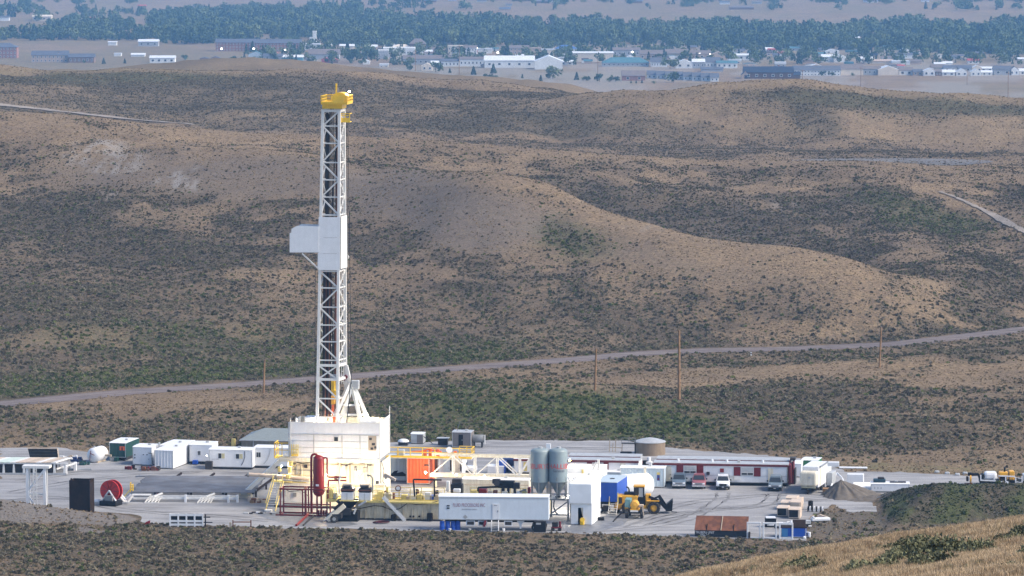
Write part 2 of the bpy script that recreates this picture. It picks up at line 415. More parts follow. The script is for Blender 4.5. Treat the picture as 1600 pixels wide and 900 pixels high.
    sage = np.where(bank, .04, sage); bare = np.where(bank, 1.0, bare); green = np.where(bank, 0, green); clay = np.where(bank, .35, clay)
    dit = (Y > 535) & (Y < 590) & (z < .5); db = blob(qx, py, 1330, 818, 90, 26) * dit
    sage = sage * (1 - .85*db); bare = np.maximum(bare, db); green = np.maximum(green, .35*db)
    gs = blob(px, py, 1460, 732, 210, 8, 2) * (Y > 590) * (Y < 660)
    sage = sage * (1 - .95*gs); green = np.maximum(green, gs)
    tw = Y >= 2600
    sage = np.where(tw, 0, sage); green = np.where(tw, .75*sstep(.42, .56, fbm(x/70, Y/160, 81)) + .9*blob(px, py, 760, 117, 260, 9) + .5*blob(px, py, 160, 92, 200, 16), green)
    clay = np.where(tw & (px > 470), .55*sstep(.45, .55, fbm(x/40, Y/90, 85)) * (Y < 4100), clay)
    return np.clip(sage, 0, 1), np.clip(green, 0, 1), np.clip(bare, 0, 1), np.clip(clay, 0, 1)

def grid_faces(nu, nv):
    i = np.arange(nu-1)[:,None] * nv + np.arange(nv-1)[None,:]
    return np.stack([i, i+nv, i+nv+1, i+1], -1).reshape(-1, 4)
def np_mesh(name, V, F, m, smooth=True):
    me = bpy.data.meshes.new(name)
    me.vertices.add(len(V)); me.vertices.foreach_set('co', np.ascontiguousarray(V, np.float32).ravel())
    k = F.shape[1]
    me.loops.add(F.size); me.loops.foreach_set('vertex_index', np.ascontiguousarray(F, np.int32).ravel())
    me.polygons.add(len(F)); me.polygons.foreach_set('loop_start', np.arange(0, F.size, k, dtype=np.int32))
    me.polygons.foreach_set('loop_total', np.full(len(F), k, np.int32))
    if smooth: me.polygons.foreach_set('use_smooth', np.ones(len(F), bool))
    me.update(calc_edges=True); me.validate()
    if m: me.materials.append(m)
    return me
def set_color(me, name, rgba):
    a = me.color_attributes.new(name, 'FLOAT_COLOR', 'POINT'); a.data.foreach_set('color', np.ascontiguousarray(rgba, np.float32).ravel())

def ground_material():
    m = bpy.data.materials.new('dry_rangeland'); m.use_nodes = True; nt = m.node_tree; N, L = nt.nodes, nt.links
    b = N['Principled BSDF']; b.inputs['Roughness'].default_value = .95; b.inputs['Specular IOR Level'].default_value = .1
    at = N.new('ShaderNodeAttribute'); at.attribute_name = 'cover'; sp = N.new('ShaderNodeSeparateColor'); L.new(at.outputs['Color'], sp.inputs[0])
    geo = N.new('ShaderNodeNewGeometry')
    def noise(scale, det=6, rough=.6, sq=1.0):
        n = N.new('ShaderNodeTexNoise'); n.inputs['Scale'].default_value = scale; n.inputs['Detail'].default_value = det; n.inputs['Roughness'].default_value = rough
        mp = N.new('ShaderNodeMapping'); mp.inputs['Scale'].default_value = (1, sq, 1)
        L.new(geo.outputs['Position'], mp.inputs[0]); L.new(mp.outputs[0], n.inputs['Vector']); return n.outputs[0]
    def ramp(v, lo, hi, a=0.0, c=1.0):
        r = N.new('ShaderNodeMapRange'); r.inputs[1].default_value = lo; r.inputs[2].default_value = hi; r.inputs[3].default_value = a; r.inputs[4].default_value = c
        L.new(v, r.inputs[0]); return r.outputs[0]
    def mix(f, a, c):
        x = N.new('ShaderNodeMix'); x.data_type = 'RGBA'
        for s, v in ((0, f), (6, a), (7, c)):
            if hasattr(v, 'links'): L.new(v, x.inputs[s])
            else: x.inputs[s].default_value = v if isinstance(v, float) else (*v, 1)
        return x.outputs[2]
    def mth(op, a, c):
        x = N.new('ShaderNodeMath'); x.operation = op
        for s, v in ((0, a), (1, c)):
            if hasattr(v, 'links'): L.new(v, x.inputs[s])
            else: x.inputs[s].default_value = v
        return x.outputs[0]
    grass = mix(ramp(noise(.035, 8, .7), .38, .62), (.285,.203,.122), (.175,.124,.082))
    grass = mix(ramp(noise(.5, 5, .7), .38, .66, 0, .7), grass, (.345,.25,.148))
    grass = mix(ramp(noise(1.3, 6, .8), .44, .6, 0, .85), grass, (.085,.063,.043))
    soil = mix(ramp(noise(.3, 6, .7), .35, .65), (.155,.130,.108), (.11,.091,.076))
    c = mix(sp.outputs[2], grass, soil)
    c = mix(mth('MULTIPLY', sp.outputs[0], .62), c, mix(sp.outputs[1], (.118,.090,.072), (.085,.086,.04)))
    litter = mix(sp.outputs[1], (.078,.060,.045), (.05,.057,.023))
    sg = mth('MULTIPLY', sp.outputs[0], ramp(noise(.9, 5, .75), .34, .52))
    c = mix(mth('MULTIPLY', sg, .92), c, litter)
    c = mix(mth('MULTIPLY', sp.outputs[1], ramp(noise(.25, 5, .7), .4, .6, 0, .5)), c, (.10,.115,.045))
    c = mix(mth('MULTIPLY', at.outputs['Alpha'], .75), c, (.29,.28,.265))
    L.new(c, b.inputs['Base Color'])
    bp = N.new('ShaderNodeBump'); bp.inputs['Strength'].default_value = .9; bp.inputs['Distance'].default_value = .5
    L.new(noise(1.4, 5, .7), bp.inputs['Height']); L.new(bp.outputs[0], b.inputs['Normal'])
    return m
GM = ground_material()
V = np.stack([GX, GY, GZ], -1).reshape(-1, 3)
gme = np_mesh('ground', V, grid_faces(NC, rowsY.size), GM)
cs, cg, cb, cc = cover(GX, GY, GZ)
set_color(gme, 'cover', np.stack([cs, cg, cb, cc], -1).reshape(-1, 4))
ground = bpy.data.objects.new('ground', gme); COL.objects.link(ground); tag(ground, kind='structure')

# gravel pad: one flat sheet just above the ground
def gravel_material(name, c1, c2, c3, tracks=0.0):
    m = bpy.data.materials.new(name); m.use_nodes = True; nt = m.node_tree; N, L = nt.nodes, nt.links
    b = N['Principled BSDF']; b.inputs['Roughness'].default_value = .9; b.inputs['Specular IOR Level'].default_value = .15
    geo = N.new('ShaderNodeNewGeometry')
    def nz(scale, sc=(1,1,1), det=6):
        mp = N.new('ShaderNodeMapping'); mp.inputs['Scale'].default_value = sc; mp.inputs['Rotation'].default_value = (0,0,.14)
        n = N.new('ShaderNodeTexNoise'); n.inputs['Scale'].default_value = scale; n.inputs['Detail'].default_value = det; n.inputs['Roughness'].default_value = .68
        L.new(geo.outputs['Position'], mp.inputs[0]); L.new(mp.outputs[0], n.inputs['Vector']); return n.outputs[0]
    def mix(f, lo, hi, amt, a, c):
        r = N.new('ShaderNodeMapRange'); r.inputs[1].default_value = lo; r.inputs[2].default_value = hi; r.inputs[4].default_value = amt; L.new(f, r.inputs[0])
        x = N.new('ShaderNodeMix'); x.data_type = 'RGBA'; L.new(r.outputs[0], x.inputs[0])
        if hasattr(a, 'links'): L.new(a, x.inputs[6])
        else: x.inputs[6].default_value = (*a, 1)
        x.inputs[7].default_value = (*c, 1); return x.outputs[2]
    c = mix(nz(.07), .4, .62, 1.0, c1, c2)
    c = mix(nz(.35, (.12, 1.3, 1)), .48, .6, .75, c, c3)
    c = mix(nz(.9, (.06, 1.6, 1)), .55, .66, .5, c, tuple(v*.7 for v in c2))
    c = mix(nz(.11, (1, 2.2, 1), 8), .54, .66, .65, c, tuple(v*.62 for v in c2))
    c = mix(nz(3.0), .5, .75, .35, c, tuple(v*.55 for v in c2))
    L.new(c, b.inputs['Base Color'])
    bp = N.new('ShaderNodeBump'); bp.inputs['Strength'].default_value = .5; bp.inputs['Distance'].default_value = .1
    L.new(nz(2.0), bp.inputs['Height']); L.new(bp.outputs[0], b.inputs['Normal'])
    return m
GRAVEL = gravel_material('pad_gravel', (.285,.284,.288), (.205,.203,.206), (.36,.358,.36))
b = MB(); pts = []
for (a, c) in zip(PAD_PX, PAD_PX[1:] + PAD_PX[:1]):
    A, B = G(*a), G(*c); n = max(1, int((B-A).length / 1.2))
    for k in range(n):
        p = A.lerp(B, k/n); j = .9 if n > 1 else 0
        pts.append((p.x + random.uniform(-j, j)*.6, p.y + random.uniform(-j, j), .03))
me = bpy.data.meshes.new('gravel_pad'); bm = bmesh.new(); vv = [bm.verts.new(p) for p in pts]; fc = bm.faces.new(vv)
if fc.normal.z < 0: fc.normal_flip()
bmesh.ops.triangulate(bm, faces=[fc]); bmesh.ops.recalc_face_normals(bm, faces=bm.faces)
for f in bm.faces:
    f.normal_update()
    if f.normal.z < 0: f.normal_flip()
bm.to_mesh(me); bm.free(); me.materials.append(GRAVEL)
padob = bpy.data.objects.new('gravel_pad', me); COL.objects.link(padob); tag(padob, kind='structure')

def strip(name, pts, half, m, off=.05):
    """a road: centre line points (Vector), half widths"""
    vs, fs = [], []
    n = len(pts)
    for i, p in enumerate(pts):
        d = (pts[min(i+1, n-1)] - pts[max(i-1, 0)]); d.z = 0; d.normalize(); s = Vector((d.y, -d.x, 0))
        h = half(i/(n-1)) if callable(half) else half
        for k in (-1, -.5, 0, .5, 1):
            q = p + s * k * (h + random.uniform(-.25, .25)); vs.append((q.x, q.y, gz(q.x, q.y) + off))
    for i in range(n-1):
        for k in range(4): fs.append((i*5+k, i*5+k+1, i*5+6+k, i*5+5+k))
    b = MB(); b.v = vs; b.f = fs
    return tag(b.build(name, m, smooth=True), kind='structure')
ROADM = gravel_material('dirt_road', (.165,.135,.13), (.13,.11,.11), (.21,.18,.16))
rp = [G(px, float(road_row(px))) for px in np.arange(-280, 1890, 6)]
strip('road', rp, 3.4, ROADM)
def offset_line(pts, d):
    out = []
    for i, p in enumerate(pts):
        v = pts[min(i+1, len(pts)-1)] - pts[max(i-1, 0)]; v.z = 0; v.normalize(); out.append(p + Vector((v.y, -v.x, 0)) * d)
    return out
TRACKM = gravel_material('worn_wheel_track', (.20,.17,.155), (.165,.14,.13), (.24,.205,.18))
for d in (-1.5, .9): strip('wheel_track', offset_line(rp, d), .38, TRACKM, .075)
RUTM = gravel_material('tyre_rut', (.20,.197,.198), (.165,.162,.163), (.235,.232,.232))
def smooth_px(pts, n=10):
    out = []
    for i in range(len(pts)-1):
        p0, p1, p2, p3 = (np.array(pts[max(0, min(len(pts)-1, i+k))], float) for k in (-1, 0, 1, 2))
        for j in range(n):
            t = j/n; q = .5*((2*p1)+(-p0+p2)*t+(2*p0-5*p1+4*p2-p3)*t*t+(-p0+3*p1-3*p2+p3)*t**3); out.append(G(*q))
    return out
for ci, cl in enumerate((((1500,757),(1400,784),(1300,778),(1180,790),(1080,800),(990,822)), ((1330,779),(1230,773),(1150,778),(1060,790),(960,826)), ((1130,770),(1120,785),(1060,815),(940,829),(760,832)),
        ((20,770),(120,752),(230,742),(330,739),(430,742)), ((-40,790),(90,778),(200,798),(330,806),(430,815)), ((30,752),(140,738),(260,739),(340,736)), ((1210,772),(1190,790),(1110,798),(1020,812)), ((620,700),(800,699),(960,702)))):
    cp = smooth_px(cl)
    for d in (-.85, .85): strip('tyre_track', offset_line(cp, d), .2, RUTM, .036+.002*ci)
PALE = gravel_material('pale_track', (.27,.232,.195), (.22,.19,.16), (.32,.28,.24))
def on_ground(px, row, y0, y1, n=400):
    """first point of the ground seen at px,row between distances y0 and y1"""
    for Y in np.linspace(y0, y1, n):
        p = AT(px, row, Y)
        if p.z <= gz(p.x, Y): return p
    return AT(px, row, y1)
def poly_px(pts, y0, y1, step=8):
    out = []
    for a, c in zip(pts[:-1], pts[1:]):
        n = max(1, int(abs(c[0]-a[0]) / step))
        for k in range(n): out.append(on_ground(a[0]+(c[0]-a[0])*k/n, a[1]+(c[1]-a[1])*k/n, y0, y1))
    return out
strip('far_track', poly_px([(-120,156),(0,165),(60,171),(130,179),(200,187),(260,192),(310,196)], 1210, 1500), lambda t: 3.4*(1-t*.7), PALE, .3)
strip('hill_track', poly_px([(1468,300),(1495,310),(1530,326),(1565,344),(1600,362),(1640,380)], 840, 1098, 5), lambda t: .5+.8*t, PALE, .2)
# shallow pond behind the plateau
pm = mat('pond_water', (.125,.112,.098), rough=.75, var=.25, scale=.05, spec=.5)
vs = []
for k in range(48):
    t = 2*math.pi*k/48; cx = AT(1390, 250, 1172)
    vs.append((cx.x + 29*math.cos(t)*(1+.08*math.sin(3*t)), 1171 + 18*math.sin(t), 10.12))
b = MB(); b.add(vs, [tuple(range(48))]); tag(b.build('pond', pm), kind='structure')
# ------------------------------------------------------------------ sagebrush, grass and far wood (what nobody could count)
def leaf_material(name, c1, c2, c3=None):
    m = bpy.data.materials.new(name); m.use_nodes = True; nt = m.node_tree; N, L = nt.nodes, nt.links
    b = N['Principled BSDF']; b.inputs['Roughness'].default_value = .85; b.inputs['Specular IOR Level'].default_value = .15
    oi = N.new('ShaderNodeObjectInfo'); cr = N.new('ShaderNodeValToRGB')
    cr.color_ramp.elements[0].color = (*c1, 1); cr.color_ramp.elements[1].color = (*c2, 1)
    if c3: e = cr.color_ramp.elements.new(.5); e.color = (*c3, 1)
    L.new(oi.outputs['Random'], cr.inputs[0]); L.new(cr.outputs[0], b.inputs['Base Color'])
    return m
def leafy_mesh(name, n, rx, rz, size, m, seed, up=.5, flat=0.0, hollow=.35):
    """n small leaf triangles spread through a rounded crown"""
    r = np.random.default_rng(seed); V = []; F = []
    for k in range(n):
        d = r.normal(size=3); d /= np.linalg.norm(d); d[2] = abs(d[2]) if flat == 0 else d[2]
        rad = (hollow + (1-hollow) * r.random() ** .5) * (0.8 + .35*math.sin(3*math.atan2(d[1], d[0]) + seed) * .6)
        c = np.array([d[0]*rx, d[1]*rx, d[2]*rz]) * rad + np.array([0, 0, flat])
        a = r.normal(size=3); a[2] += up; a /= np.linalg.norm(a); bb = np.cross(a, r.normal(size=3)); bb /= np.linalg.norm(bb)
        s = size * r.uniform(.6, 1.3); i = len(V)
        V += [c - bb*s*.5 - a*s*.3, c + bb*s*.5 - a*s*.3, c + a*s*.8]; F.append((i, i+1, i+2))
    me = bpy.data.meshes.new(name); me.from_pydata([tuple(v) for v in V], [], F); me.update(); me.materials.append(m)
    return me
def kinds(cname, meshes):
    c = bpy.data.collections.new(cname)
    for me in meshes:
        o = bpy.data.objects.new(me.name, me); c.objects.link(o)
    return c
def scatter(name, P, sc, coll, nk, label, cat, tilt=0.0):
    n = len(P)
    me = bpy.data.meshes.new(name); me.vertices.add(n); me.vertices.foreach_set('co', np.ascontiguousarray(P, np.float32).ravel())
    r = np.random.default_rng(n)
    for an, ty, val in (('rz', 'FLOAT', r.random(n) * 6.283), ('sc', 'FLOAT', sc), ('ki', 'INT', r.integers(0, nk, n))):
        a = me.attributes.new(an, ty, 'POINT'); a.data.foreach_set('value', np.ascontiguousarray(val, np.int32 if ty == 'INT' else np.float32))
    o = bpy.data.objects.new(name, me); COL.objects.link(o)
    ng = bpy.data.node_groups.new(name + '_spread', 'GeometryNodeTree')
    ng.interface.new_socket('Geometry', in_out='INPUT', socket_type='NodeSocketGeometry')
    ng.interface.new_socket('Geometry', in_out='OUTPUT', socket_type='NodeSocketGeometry')
    N, L = ng.nodes, ng.links
    gi = N.new('NodeGroupInput'); go = N.new('NodeGroupOutput'); ip = N.new('GeometryNodeInstanceOnPoints')
    ci = N.new('GeometryNodeCollectionInfo'); ci.inputs[0].default_value = coll; ci.inputs['Separate Children'].default_value = True; ci.inputs['Reset Children'].default_value = True
    def na(nm, ty):
        a = N.new('GeometryNodeInputNamedAttribute'); a.data_type = ty; a.inputs[0].default_value = nm; return a.outputs[0]
    cx = N.new('ShaderNodeCombineXYZ'); L.new(na('rz', 'FLOAT'), cx.inputs[2])
    L.new(gi.outputs[0], ip.inputs['Points']); L.new(ci.outputs[0], ip.inputs['Instance'])
    ip.inputs['Pick Instance'].default_value = True; L.new(na('ki', 'INT'), ip.inputs['Instance Index'])
    L.new(cx.outputs[0], ip.inputs['Rotation']); L.new(na('sc', 'FLOAT'), ip.inputs['Scale'])
    L.new(ip.outputs[0], go.inputs[0])
    md = o.modifiers.new('spread', 'NODES'); md.node_group = ng
    return tag(o, label, cat, kind='stuff')

SAGE = leaf_material('sage_leaf', (.050,.043,.029), (.20,.172,.115), (.118,.101,.068))
SAGEG = leaf_material('sage_green_leaf', (.045,.06,.02), (.165,.185,.065), (.09,.11,.036))
SAGEN = leaf_material('near_grey_sage_leaf', (.062,.054,.034), (.25,.216,.14), (.150,.130,.084))
near_grey_k = kinds('grey_sage_kinds', [leafy_mesh('grey_sage_%d' % i, 84, .5, .55, .24, SAGEN, 150+i, hollow=.5) for i in range(5)])
sage_k = kinds('sage_kinds', [leafy_mesh('sage_%d' % i, 84, .5, .55, .24, SAGE, 100+i, hollow=.5) for i in range(5)])
green_k = kinds('green_sage_kinds', [leafy_mesh('green_sage_%d' % i, 84, .5, .55, .24, SAGEG, 200+i, hollow=.5) for i in range(5)])
sagef_k = kinds('far_sage_kinds', [leafy_mesh('far_sage_%d' % i, 20, .5, .5, .42, SAGE, 300+i, hollow=.5) for i in range(4)])
PADP = [(p[0], p[1]) for p in PAD_PX]
def candidates(y0, y1, dens, umax=.150):
    area = (y1*y1 - y0*y0) * umax; n = int(area * dens)
    Y = np.sqrt(rng.random(n) * (y1*y1 - y0*y0) + y0*y0); x = (rng.random(n)*2-1) * umax * Y
    return x, Y
def sow(y0, y1, dens, clear_pad=False):
    x, Y = candidates(y0, y1, dens); z = ground_z(x, Y); s, g, b_, c_ = cover(x, Y, z)
    # clumps: bushes keep company
    s = s * (.35 + 1.1*sstep(.38, .62, fbm(x/3.2, Y/3.2, 91)))
    keep = rng.random(x.size) < s
    px, py = proj(x, Y, z)
    roadY = CAM_H / ((road_row(px) + 150) / FPX)
    keep &= np.abs(Y - roadY) > 4.6
    keep &= ~((px > 1370) & (Y > 537) & (Y < 583) & (z > .3) & (rng.random(x.size) < .93))
    if clear_pad: keep &= ~in_poly(px, py, PADP) | (z > .35)
    return x[keep], Y[keep], z[keep], g[keep]
def plant(name, y0, y1, dens, smin, smax, pad, far, label, near=False):
    x, Y, z, g = sow(y0, y1, dens, pad)
    sc = smin + (smax - smin) * rng.random(x.size) ** 1.7
    P = np.stack([x, Y, z - .06*sc], -1); isg = rng.random(x.size) < g*.85
    scatter(name, P[~isg], sc[~isg], sagef_k if far else near_grey_k if near else sage_k, 4 if far else 5, label, 'sagebrush')
    if not far and isg.sum():
        scatter('green_' + name, P[isg], sc[isg]*1.1, green_k, 5, 'greener ' + label, 'brush')
    return x.size
nb = plant('sagebrush', 488, 563, 3.6, .25, .9, True, False, 'grey green sagebrush growing in front of the gravel pad', True)
nb += plant('pad_edge_sagebrush', 563, 830, 2.6, .22, .95, True, False, 'low sagebrush between the gravel pad and the dirt road', True)
nb += plant('hill_sagebrush', 830, 1125, 3.2, .18, .8, False, False, 'dark sagebrush dotted over the near hillside')
nb += plant('far_sagebrush', 1125, 1700, 2.0, .25, .8, False, True, 'dark sagebrush on the ridges before the town')
print('bushes', nb)
# bunch grass: fine tan and brown tufts between the sage
BUNCH = leaf_material('bunch_grass_leaf', (.10,.074,.047), (.35,.265,.16), (.20,.148,.092))
bunch_k = kinds('bunch_grass_kinds', [leafy_mesh('bunch_grass_%d' % i, 22, .5, .42, .36, BUNCH, 450+i, up=1.2, hollow=.3) for i in range(5)])
for nm_, y0_, y1_, dn_, s0_, s1_ in (('bunch_grass', 488, 830, 2.1, .14, .46), ('hill_bunch_grass', 830, 1125, 1.0, .18, .5), ('far_bunch_grass', 1125, 1700, .42, .25, .65)):
    x, Y = candidates(y0_, y1_, dn_); z = ground_z(x, Y); px, py = proj(x, Y, z); roadY = CAM_H / ((road_row(px) + 150) / FPX)
    k = ~((px > 1370) & (Y > 537) & (Y < 583) & (z > .3)) & (np.abs(Y - roadY) > 4.2) & (~in_poly(px, py, PADP) | (z > .35)) & (rng.random(x.size) < .25 + 1.1*sstep(.35, .65, fbm(x/5, Y/5, 97)))
    scatter(nm_, np.stack([x, Y, z-.02], -1)[k], s0_ + (s1_-s0_)*rng.random(k.sum())**1.5, bunch_k, 5, dict(bunch_grass='dry bunch grass around the pad and road', hill_bunch_grass='dry bunch grass on the near hillside', far_bunch_grass='dry bunch grass on the far ridges')[nm_], 'grass')
# spoil heap growth
hx = AT(1458, 757, 560).x
x = hx - 7 + rng.random(16000) * 38; Y = 541 + rng.random(16000) * 34; z = ground_z(x, Y)
k = (z > .5) & (rng.random(x.size) < .55 + .7*fbm(x/4, Y/4, 44)) & (fbm(x/3, Y/6, 46) > .36)
WEED = leaf_material('weed_leaf', (.010,.019,.007), (.042,.056,.018), (.021,.033,.012))  # leaf greens darkened to stand for the shaded side of the heap
weed_k = kinds('weed_kinds', [leafy_mesh('weed_%d' % i, 40, .45, .45, .2, WEED, 400+i) for i in range(4)])
scatter('weeds', np.stack([x[k], Y[k], z[k]-.05], -1), .15 + .32*rng.random(k.sum())**1.6, weed_k, 4, 'dark green weeds covering the spoil heap', 'weeds')

# dry grass and sage on the near spur
def tuft(name, n, h, m, seed):
    r = np.random.default_rng(seed); V = []; F = []
    for k in range(n):
        a = r.random()*6.283; q = r.random()**.5*.16; b0 = np.array([math.cos(a)*q, math.sin(a)*q, 0]); l = h*r.uniform(.5, 1.15)
        t = b0 + np.array([r.normal()*.22*l + .12*l, r.normal()*.22*l, l]); w = np.array([math.cos(a+1.57), math.sin(a+1.57), 0])*.0065
        md = (b0+t)/2 + np.array([0,0,.06*l]); i = len(V)
        V += [b0-w, b0+w, md+w*.8, md-w*.8, t]; F += [(i,i+1,i+2,i+3),(i+3,i+2,i+4)]
    me = bpy.data.meshes.new(name); me.from_pydata([tuple(v) for v in V], [], F); me.update(); me.materials.append(m); return me
DRY = leaf_material('dry_grass_blade', (.30,.21,.125), (.55,.43,.29), (.43,.32,.20))
DRYG = leaf_material('stalk_grass_blade', (.13,.12,.06), (.30,.25,.14))
grass_k = kinds('grass_kinds', [tuft('tuft_%d' % i, 60, .23, DRY, 500+i) for i in range(5)] + [tuft('tuft_%d' % i, 50, .19, DRYG, 505+i) for i in range(2)])
n = 130000
Y = 84 + rng.random(n)*84; x = (.015 + rng.random(n)*.15) * Y
z = ground_z(x, Y); px, py = proj(x, Y, z)
k = (px > 1000) & (px < 1760) & (py < 960) & (rng.random(n) < .15 + 1.0*sstep(.3, .6, fbm(x/1.6, Y/2.2, 95)))
scatter('dry_grass', np.stack([x[k], Y[k], z[k]-.03], -1), .55 + .75*rng.random(k.sum()) * (.4+fbm(x[k]/3, Y[k]/3, 96)), grass_k, 7, 'dry golden grass on the near slope', 'grass')
BIGS = leaf_material('near_sage_leaf', (.085,.09,.052), (.20,.20,.115), (.14,.145,.082))
near_k = kinds('near_sage_kinds', [leafy_mesh('near_sage_%d' % i, 900, .62, .55, .085, BIGS, 600+i, up=.9, hollow=.25) for i in range(5)])
def spur_pt(px, row): return on_ground(px, row, 86, 170, 500)
NS = [(1400,884,.9),(1425,873,1.0),(1450,866,.9),(1475,868,1.1),(1500,866,.9),(1530,864,.75),(1380,893,.8),(1440,884,.9),(1470,882,.8),(1340,897,.8),
      (1420,857,.7),(1440,853,.7),(1395,862,.55),(1465,853,.6),(1240,893,.7),(1260,888,.8),(1280,884,.5),(1590,842,.7),(1607,838,.8),(1545,858,.6),(1535,866,.7),
      (1180,893,.4),(1540,836,.35),(1580,893,.5),(1510,893,.4),(1620,870,.8),(1330,870,.35),(1230,876,.3)]
for px, row, s in list(NS):
    for j in range(3): NS.append((px + random.uniform(-26, 26), row + random.uniform(-5, 5), s*random.uniform(.4, .8)))
PP = [spur_pt(a, c) for a, c, _ in NS]
scatter('near_sage', np.array([(p.x, p.y, gz(p.x, p.y)-.08) for p in PP]), np.array([s for _, _, s in NS])*1.35, near_k, 5, 'big sage clumps in the dry grass of the near slope', 'sagebrush')
YEL = leaf_material('yellow_flower', (.42,.36,.03), (.5,.44,.05))
p = spur_pt(1198, 874)
yb = bpy.data.objects.new('yellow_bush', leafy_mesh('yellow_bush', 420, .36, .34, .09, YEL, 777, up=.9)); COL.objects.link(yb); yb.location = (p.x, p.y, gz(p.x, p.y)-.04)
tag(yb, 'small bright yellow flowering bush at the top of the grassy slope', 'bush')
# ------------------------------------------------------------------ paint and metal
WHITE = mat('white_paint', (.66,.65,.62), .5, var=.05, dirt=(.34,.29,.23), dirt_amt=.30, streak=True)
WHITE2 = mat('clean_white_panel', (.68,.69,.70), .45, var=.04, dirt=(.45,.42,.38), dirt_amt=.16, streak=True)
CREAM = mat('cream_paint', (.66,.61,.49), .55, var=.07, dirt=(.30,.22,.12), dirt_amt=.5, dirt_scale=.9, streak=True)
TANKC = mat('stained_tank_paint', (.56,.49,.34), .6, var=.12, dirt=(.24,.14,.05), dirt_amt=.75, dirt_scale=1.0, streak=True)
YELLOW = mat('safety_yellow', (.78,.50,.03), .5, var=.08, dirt=(.35,.2,.05), dirt_amt=.3)
YPALE = mat('faded_yellow', (.62,.50,.16), .6, var=.15, dirt=(.3,.22,.1), dirt_amt=.5)
RED = mat('red_paint', (.21,.006,.006), .45, var=.12, dirt=(.2,.03,.02), dirt_amt=.4)
DRED = mat('dark_red_paint', (.13,.008,.012), .5, var=.15)
ORANGE = mat('orange_container_paint', (.72,.13,.03), .5, var=.07, dirt=(.4,.1,.04), dirt_amt=.35, streak=True)
BLACK = mat('black_steel', (.010,.010,.011), .6, var=.3, spec=.2)
DARK = mat('dark_steel', (.032,.031,.032), .6, spec=.25, var=.3, dirt=(.09,.06,.04), dirt_amt=.5)
GREY = mat('grey_steel', (.24,.25,.25), .5, metal=.2, var=.15, dirt=(.16,.11,.07), dirt_amt=.4)
LGREY = mat('light_grey_metal', (.42,.43,.43), .45, metal=.2, var=.12)
RUST = mat('rust', (.16,.062,.032), .85, var=.35, dirt=(.07,.03,.025), dirt_amt=.8, dirt_scale=.8)
RUSTB = mat('brown_rust_steel', (.022,.013,.010), .9, var=.3, dirt=(.010,.007,.006), dirt_amt=.7, spec=.15)
BLUE = mat('blue_paint', (.012,.075,.40), .45, var=.1, dirt=(.02,.05,.2), dirt_amt=.4)
LBLUE = mat('pale_blue_grey_panel', (.42,.50,.56), .5, var=.05, dirt=(.3,.33,.34), dirt_amt=.3, streak=True)
GREEN = mat('dark_green_paint', (.012,.06,.05), .5, var=.15, dirt=(.03,.05,.04), dirt_amt=.4)
TAN = mat('tan_panel', (.40,.33,.25), .6, var=.1)
PINKT = mat('tan_boards', (.52,.42,.33), .7, var=.15, dirt=(.35,.27,.2), dirt_amt=.4)
WOOD = mat('weathered_timber', (.24,.14,.07), .85, var=.3)
GLASS = mat('dark_glass', (.03,.035,.04), .12, var=.1, spec=.6)
GLASSW = mat('lit_window_glass', (.55,.5,.3), .2, var=.2)  # plain pale yellow pane colour
PIPEM = mat('drill_pipe_steel', (.17,.18,.20), .5, metal=.15, var=.25, scale=.4, dirt=(.12,.07,.045), dirt_amt=.35)
SILO = mat('silo_blue_grey', (.215,.265,.275), .45, var=.06, dirt=(.19,.23,.24), dirt_amt=.45, streak=True)
RUBBER = mat('tyre_rubber', (.02,.02,.02), .85, var=.3, dirt=(.12,.10,.08), dirt_amt=.5, dirt_scale=3)
LOADY = mat('loader_yellow', (.70,.36,.03), .45, var=.1, dirt=(.3,.18,.06), dirt_amt=.4)
BULB = mat('lamp_bulb', (1,.9,.7), .4, emit=(1.0,.80,.48), emit_s=60.0)
BULBW = mat('white_lamp_bulb', (1,.95,.85), .4, emit=(1.0,.93,.80), emit_s=40.0)
BULBO = mat('orange_lamp_bulb', (1,.6,.3), .4, emit=(1.0,.50,.16), emit_s=40.0)
TXT_R = mat('red_lettering', (.55,.04,.03), .5); TXT_D = mat('dark_lettering', (.05,.05,.07), .5); TXT_W = mat('white_lettering', (.7,.7,.7), .5)
TXT_P = mat('faded_red_lettering', (.34,.17,.19), .5); TXT_G = mat('faded_grey_lettering', (.33,.32,.34), .5)
CLOTH = mat('white_tarp', (.78,.78,.76), .7, var=.06, scale=.8, bump=.4)

def LP(o, px, row, d=0.0):
    """local point of thing o seen at px,row, d metres behind its front plane"""
    r = o.rotation_euler[2]; O = o.location
    if px == 0: px = proj(O.x, O.y, O.z)[0]
    ex = Vector((math.cos(r), math.sin(r), 0)); ey = Vector((-math.sin(r), math.cos(r), 0))
    v = Vector(ray(px, row)); c = Vector((0, 0, CAM_H)); t = (d - (c - O).dot(ey)) / v.dot(ey); p = c + v * t - O
    return Vector((p.dot(ex), d, p.z))
def text_mesh(s, h, name, m, parent, loc, rx=math.pi/2, rz=0.0, center=False):
    cu = bpy.data.curves.new(name, 'FONT'); cu.body = s; cu.size = h; cu.extrude = .004
    if center: cu.align_x = 'CENTER'
    tmp = bpy.data.objects.new(name + '_tmp', cu); COL.objects.link(tmp)
    bpy.context.view_layer.update()
    me = bpy.data.meshes.new_from_object(tmp.evaluated_get(bpy.context.evaluated_depsgraph_get()))
    bpy.data.objects.remove(tmp); me.materials.clear(); me.materials.append(m); me.name = name
    o = bpy.data.objects.new(name, me); COL.objects.link(o); o.parent = parent; o.location = loc; o.rotation_euler = (rx, 0, rz)
    return o
def pbar(t, name, m, a, b, w, h=None): return part(name, m, t, 'bar', a, b, w, h)
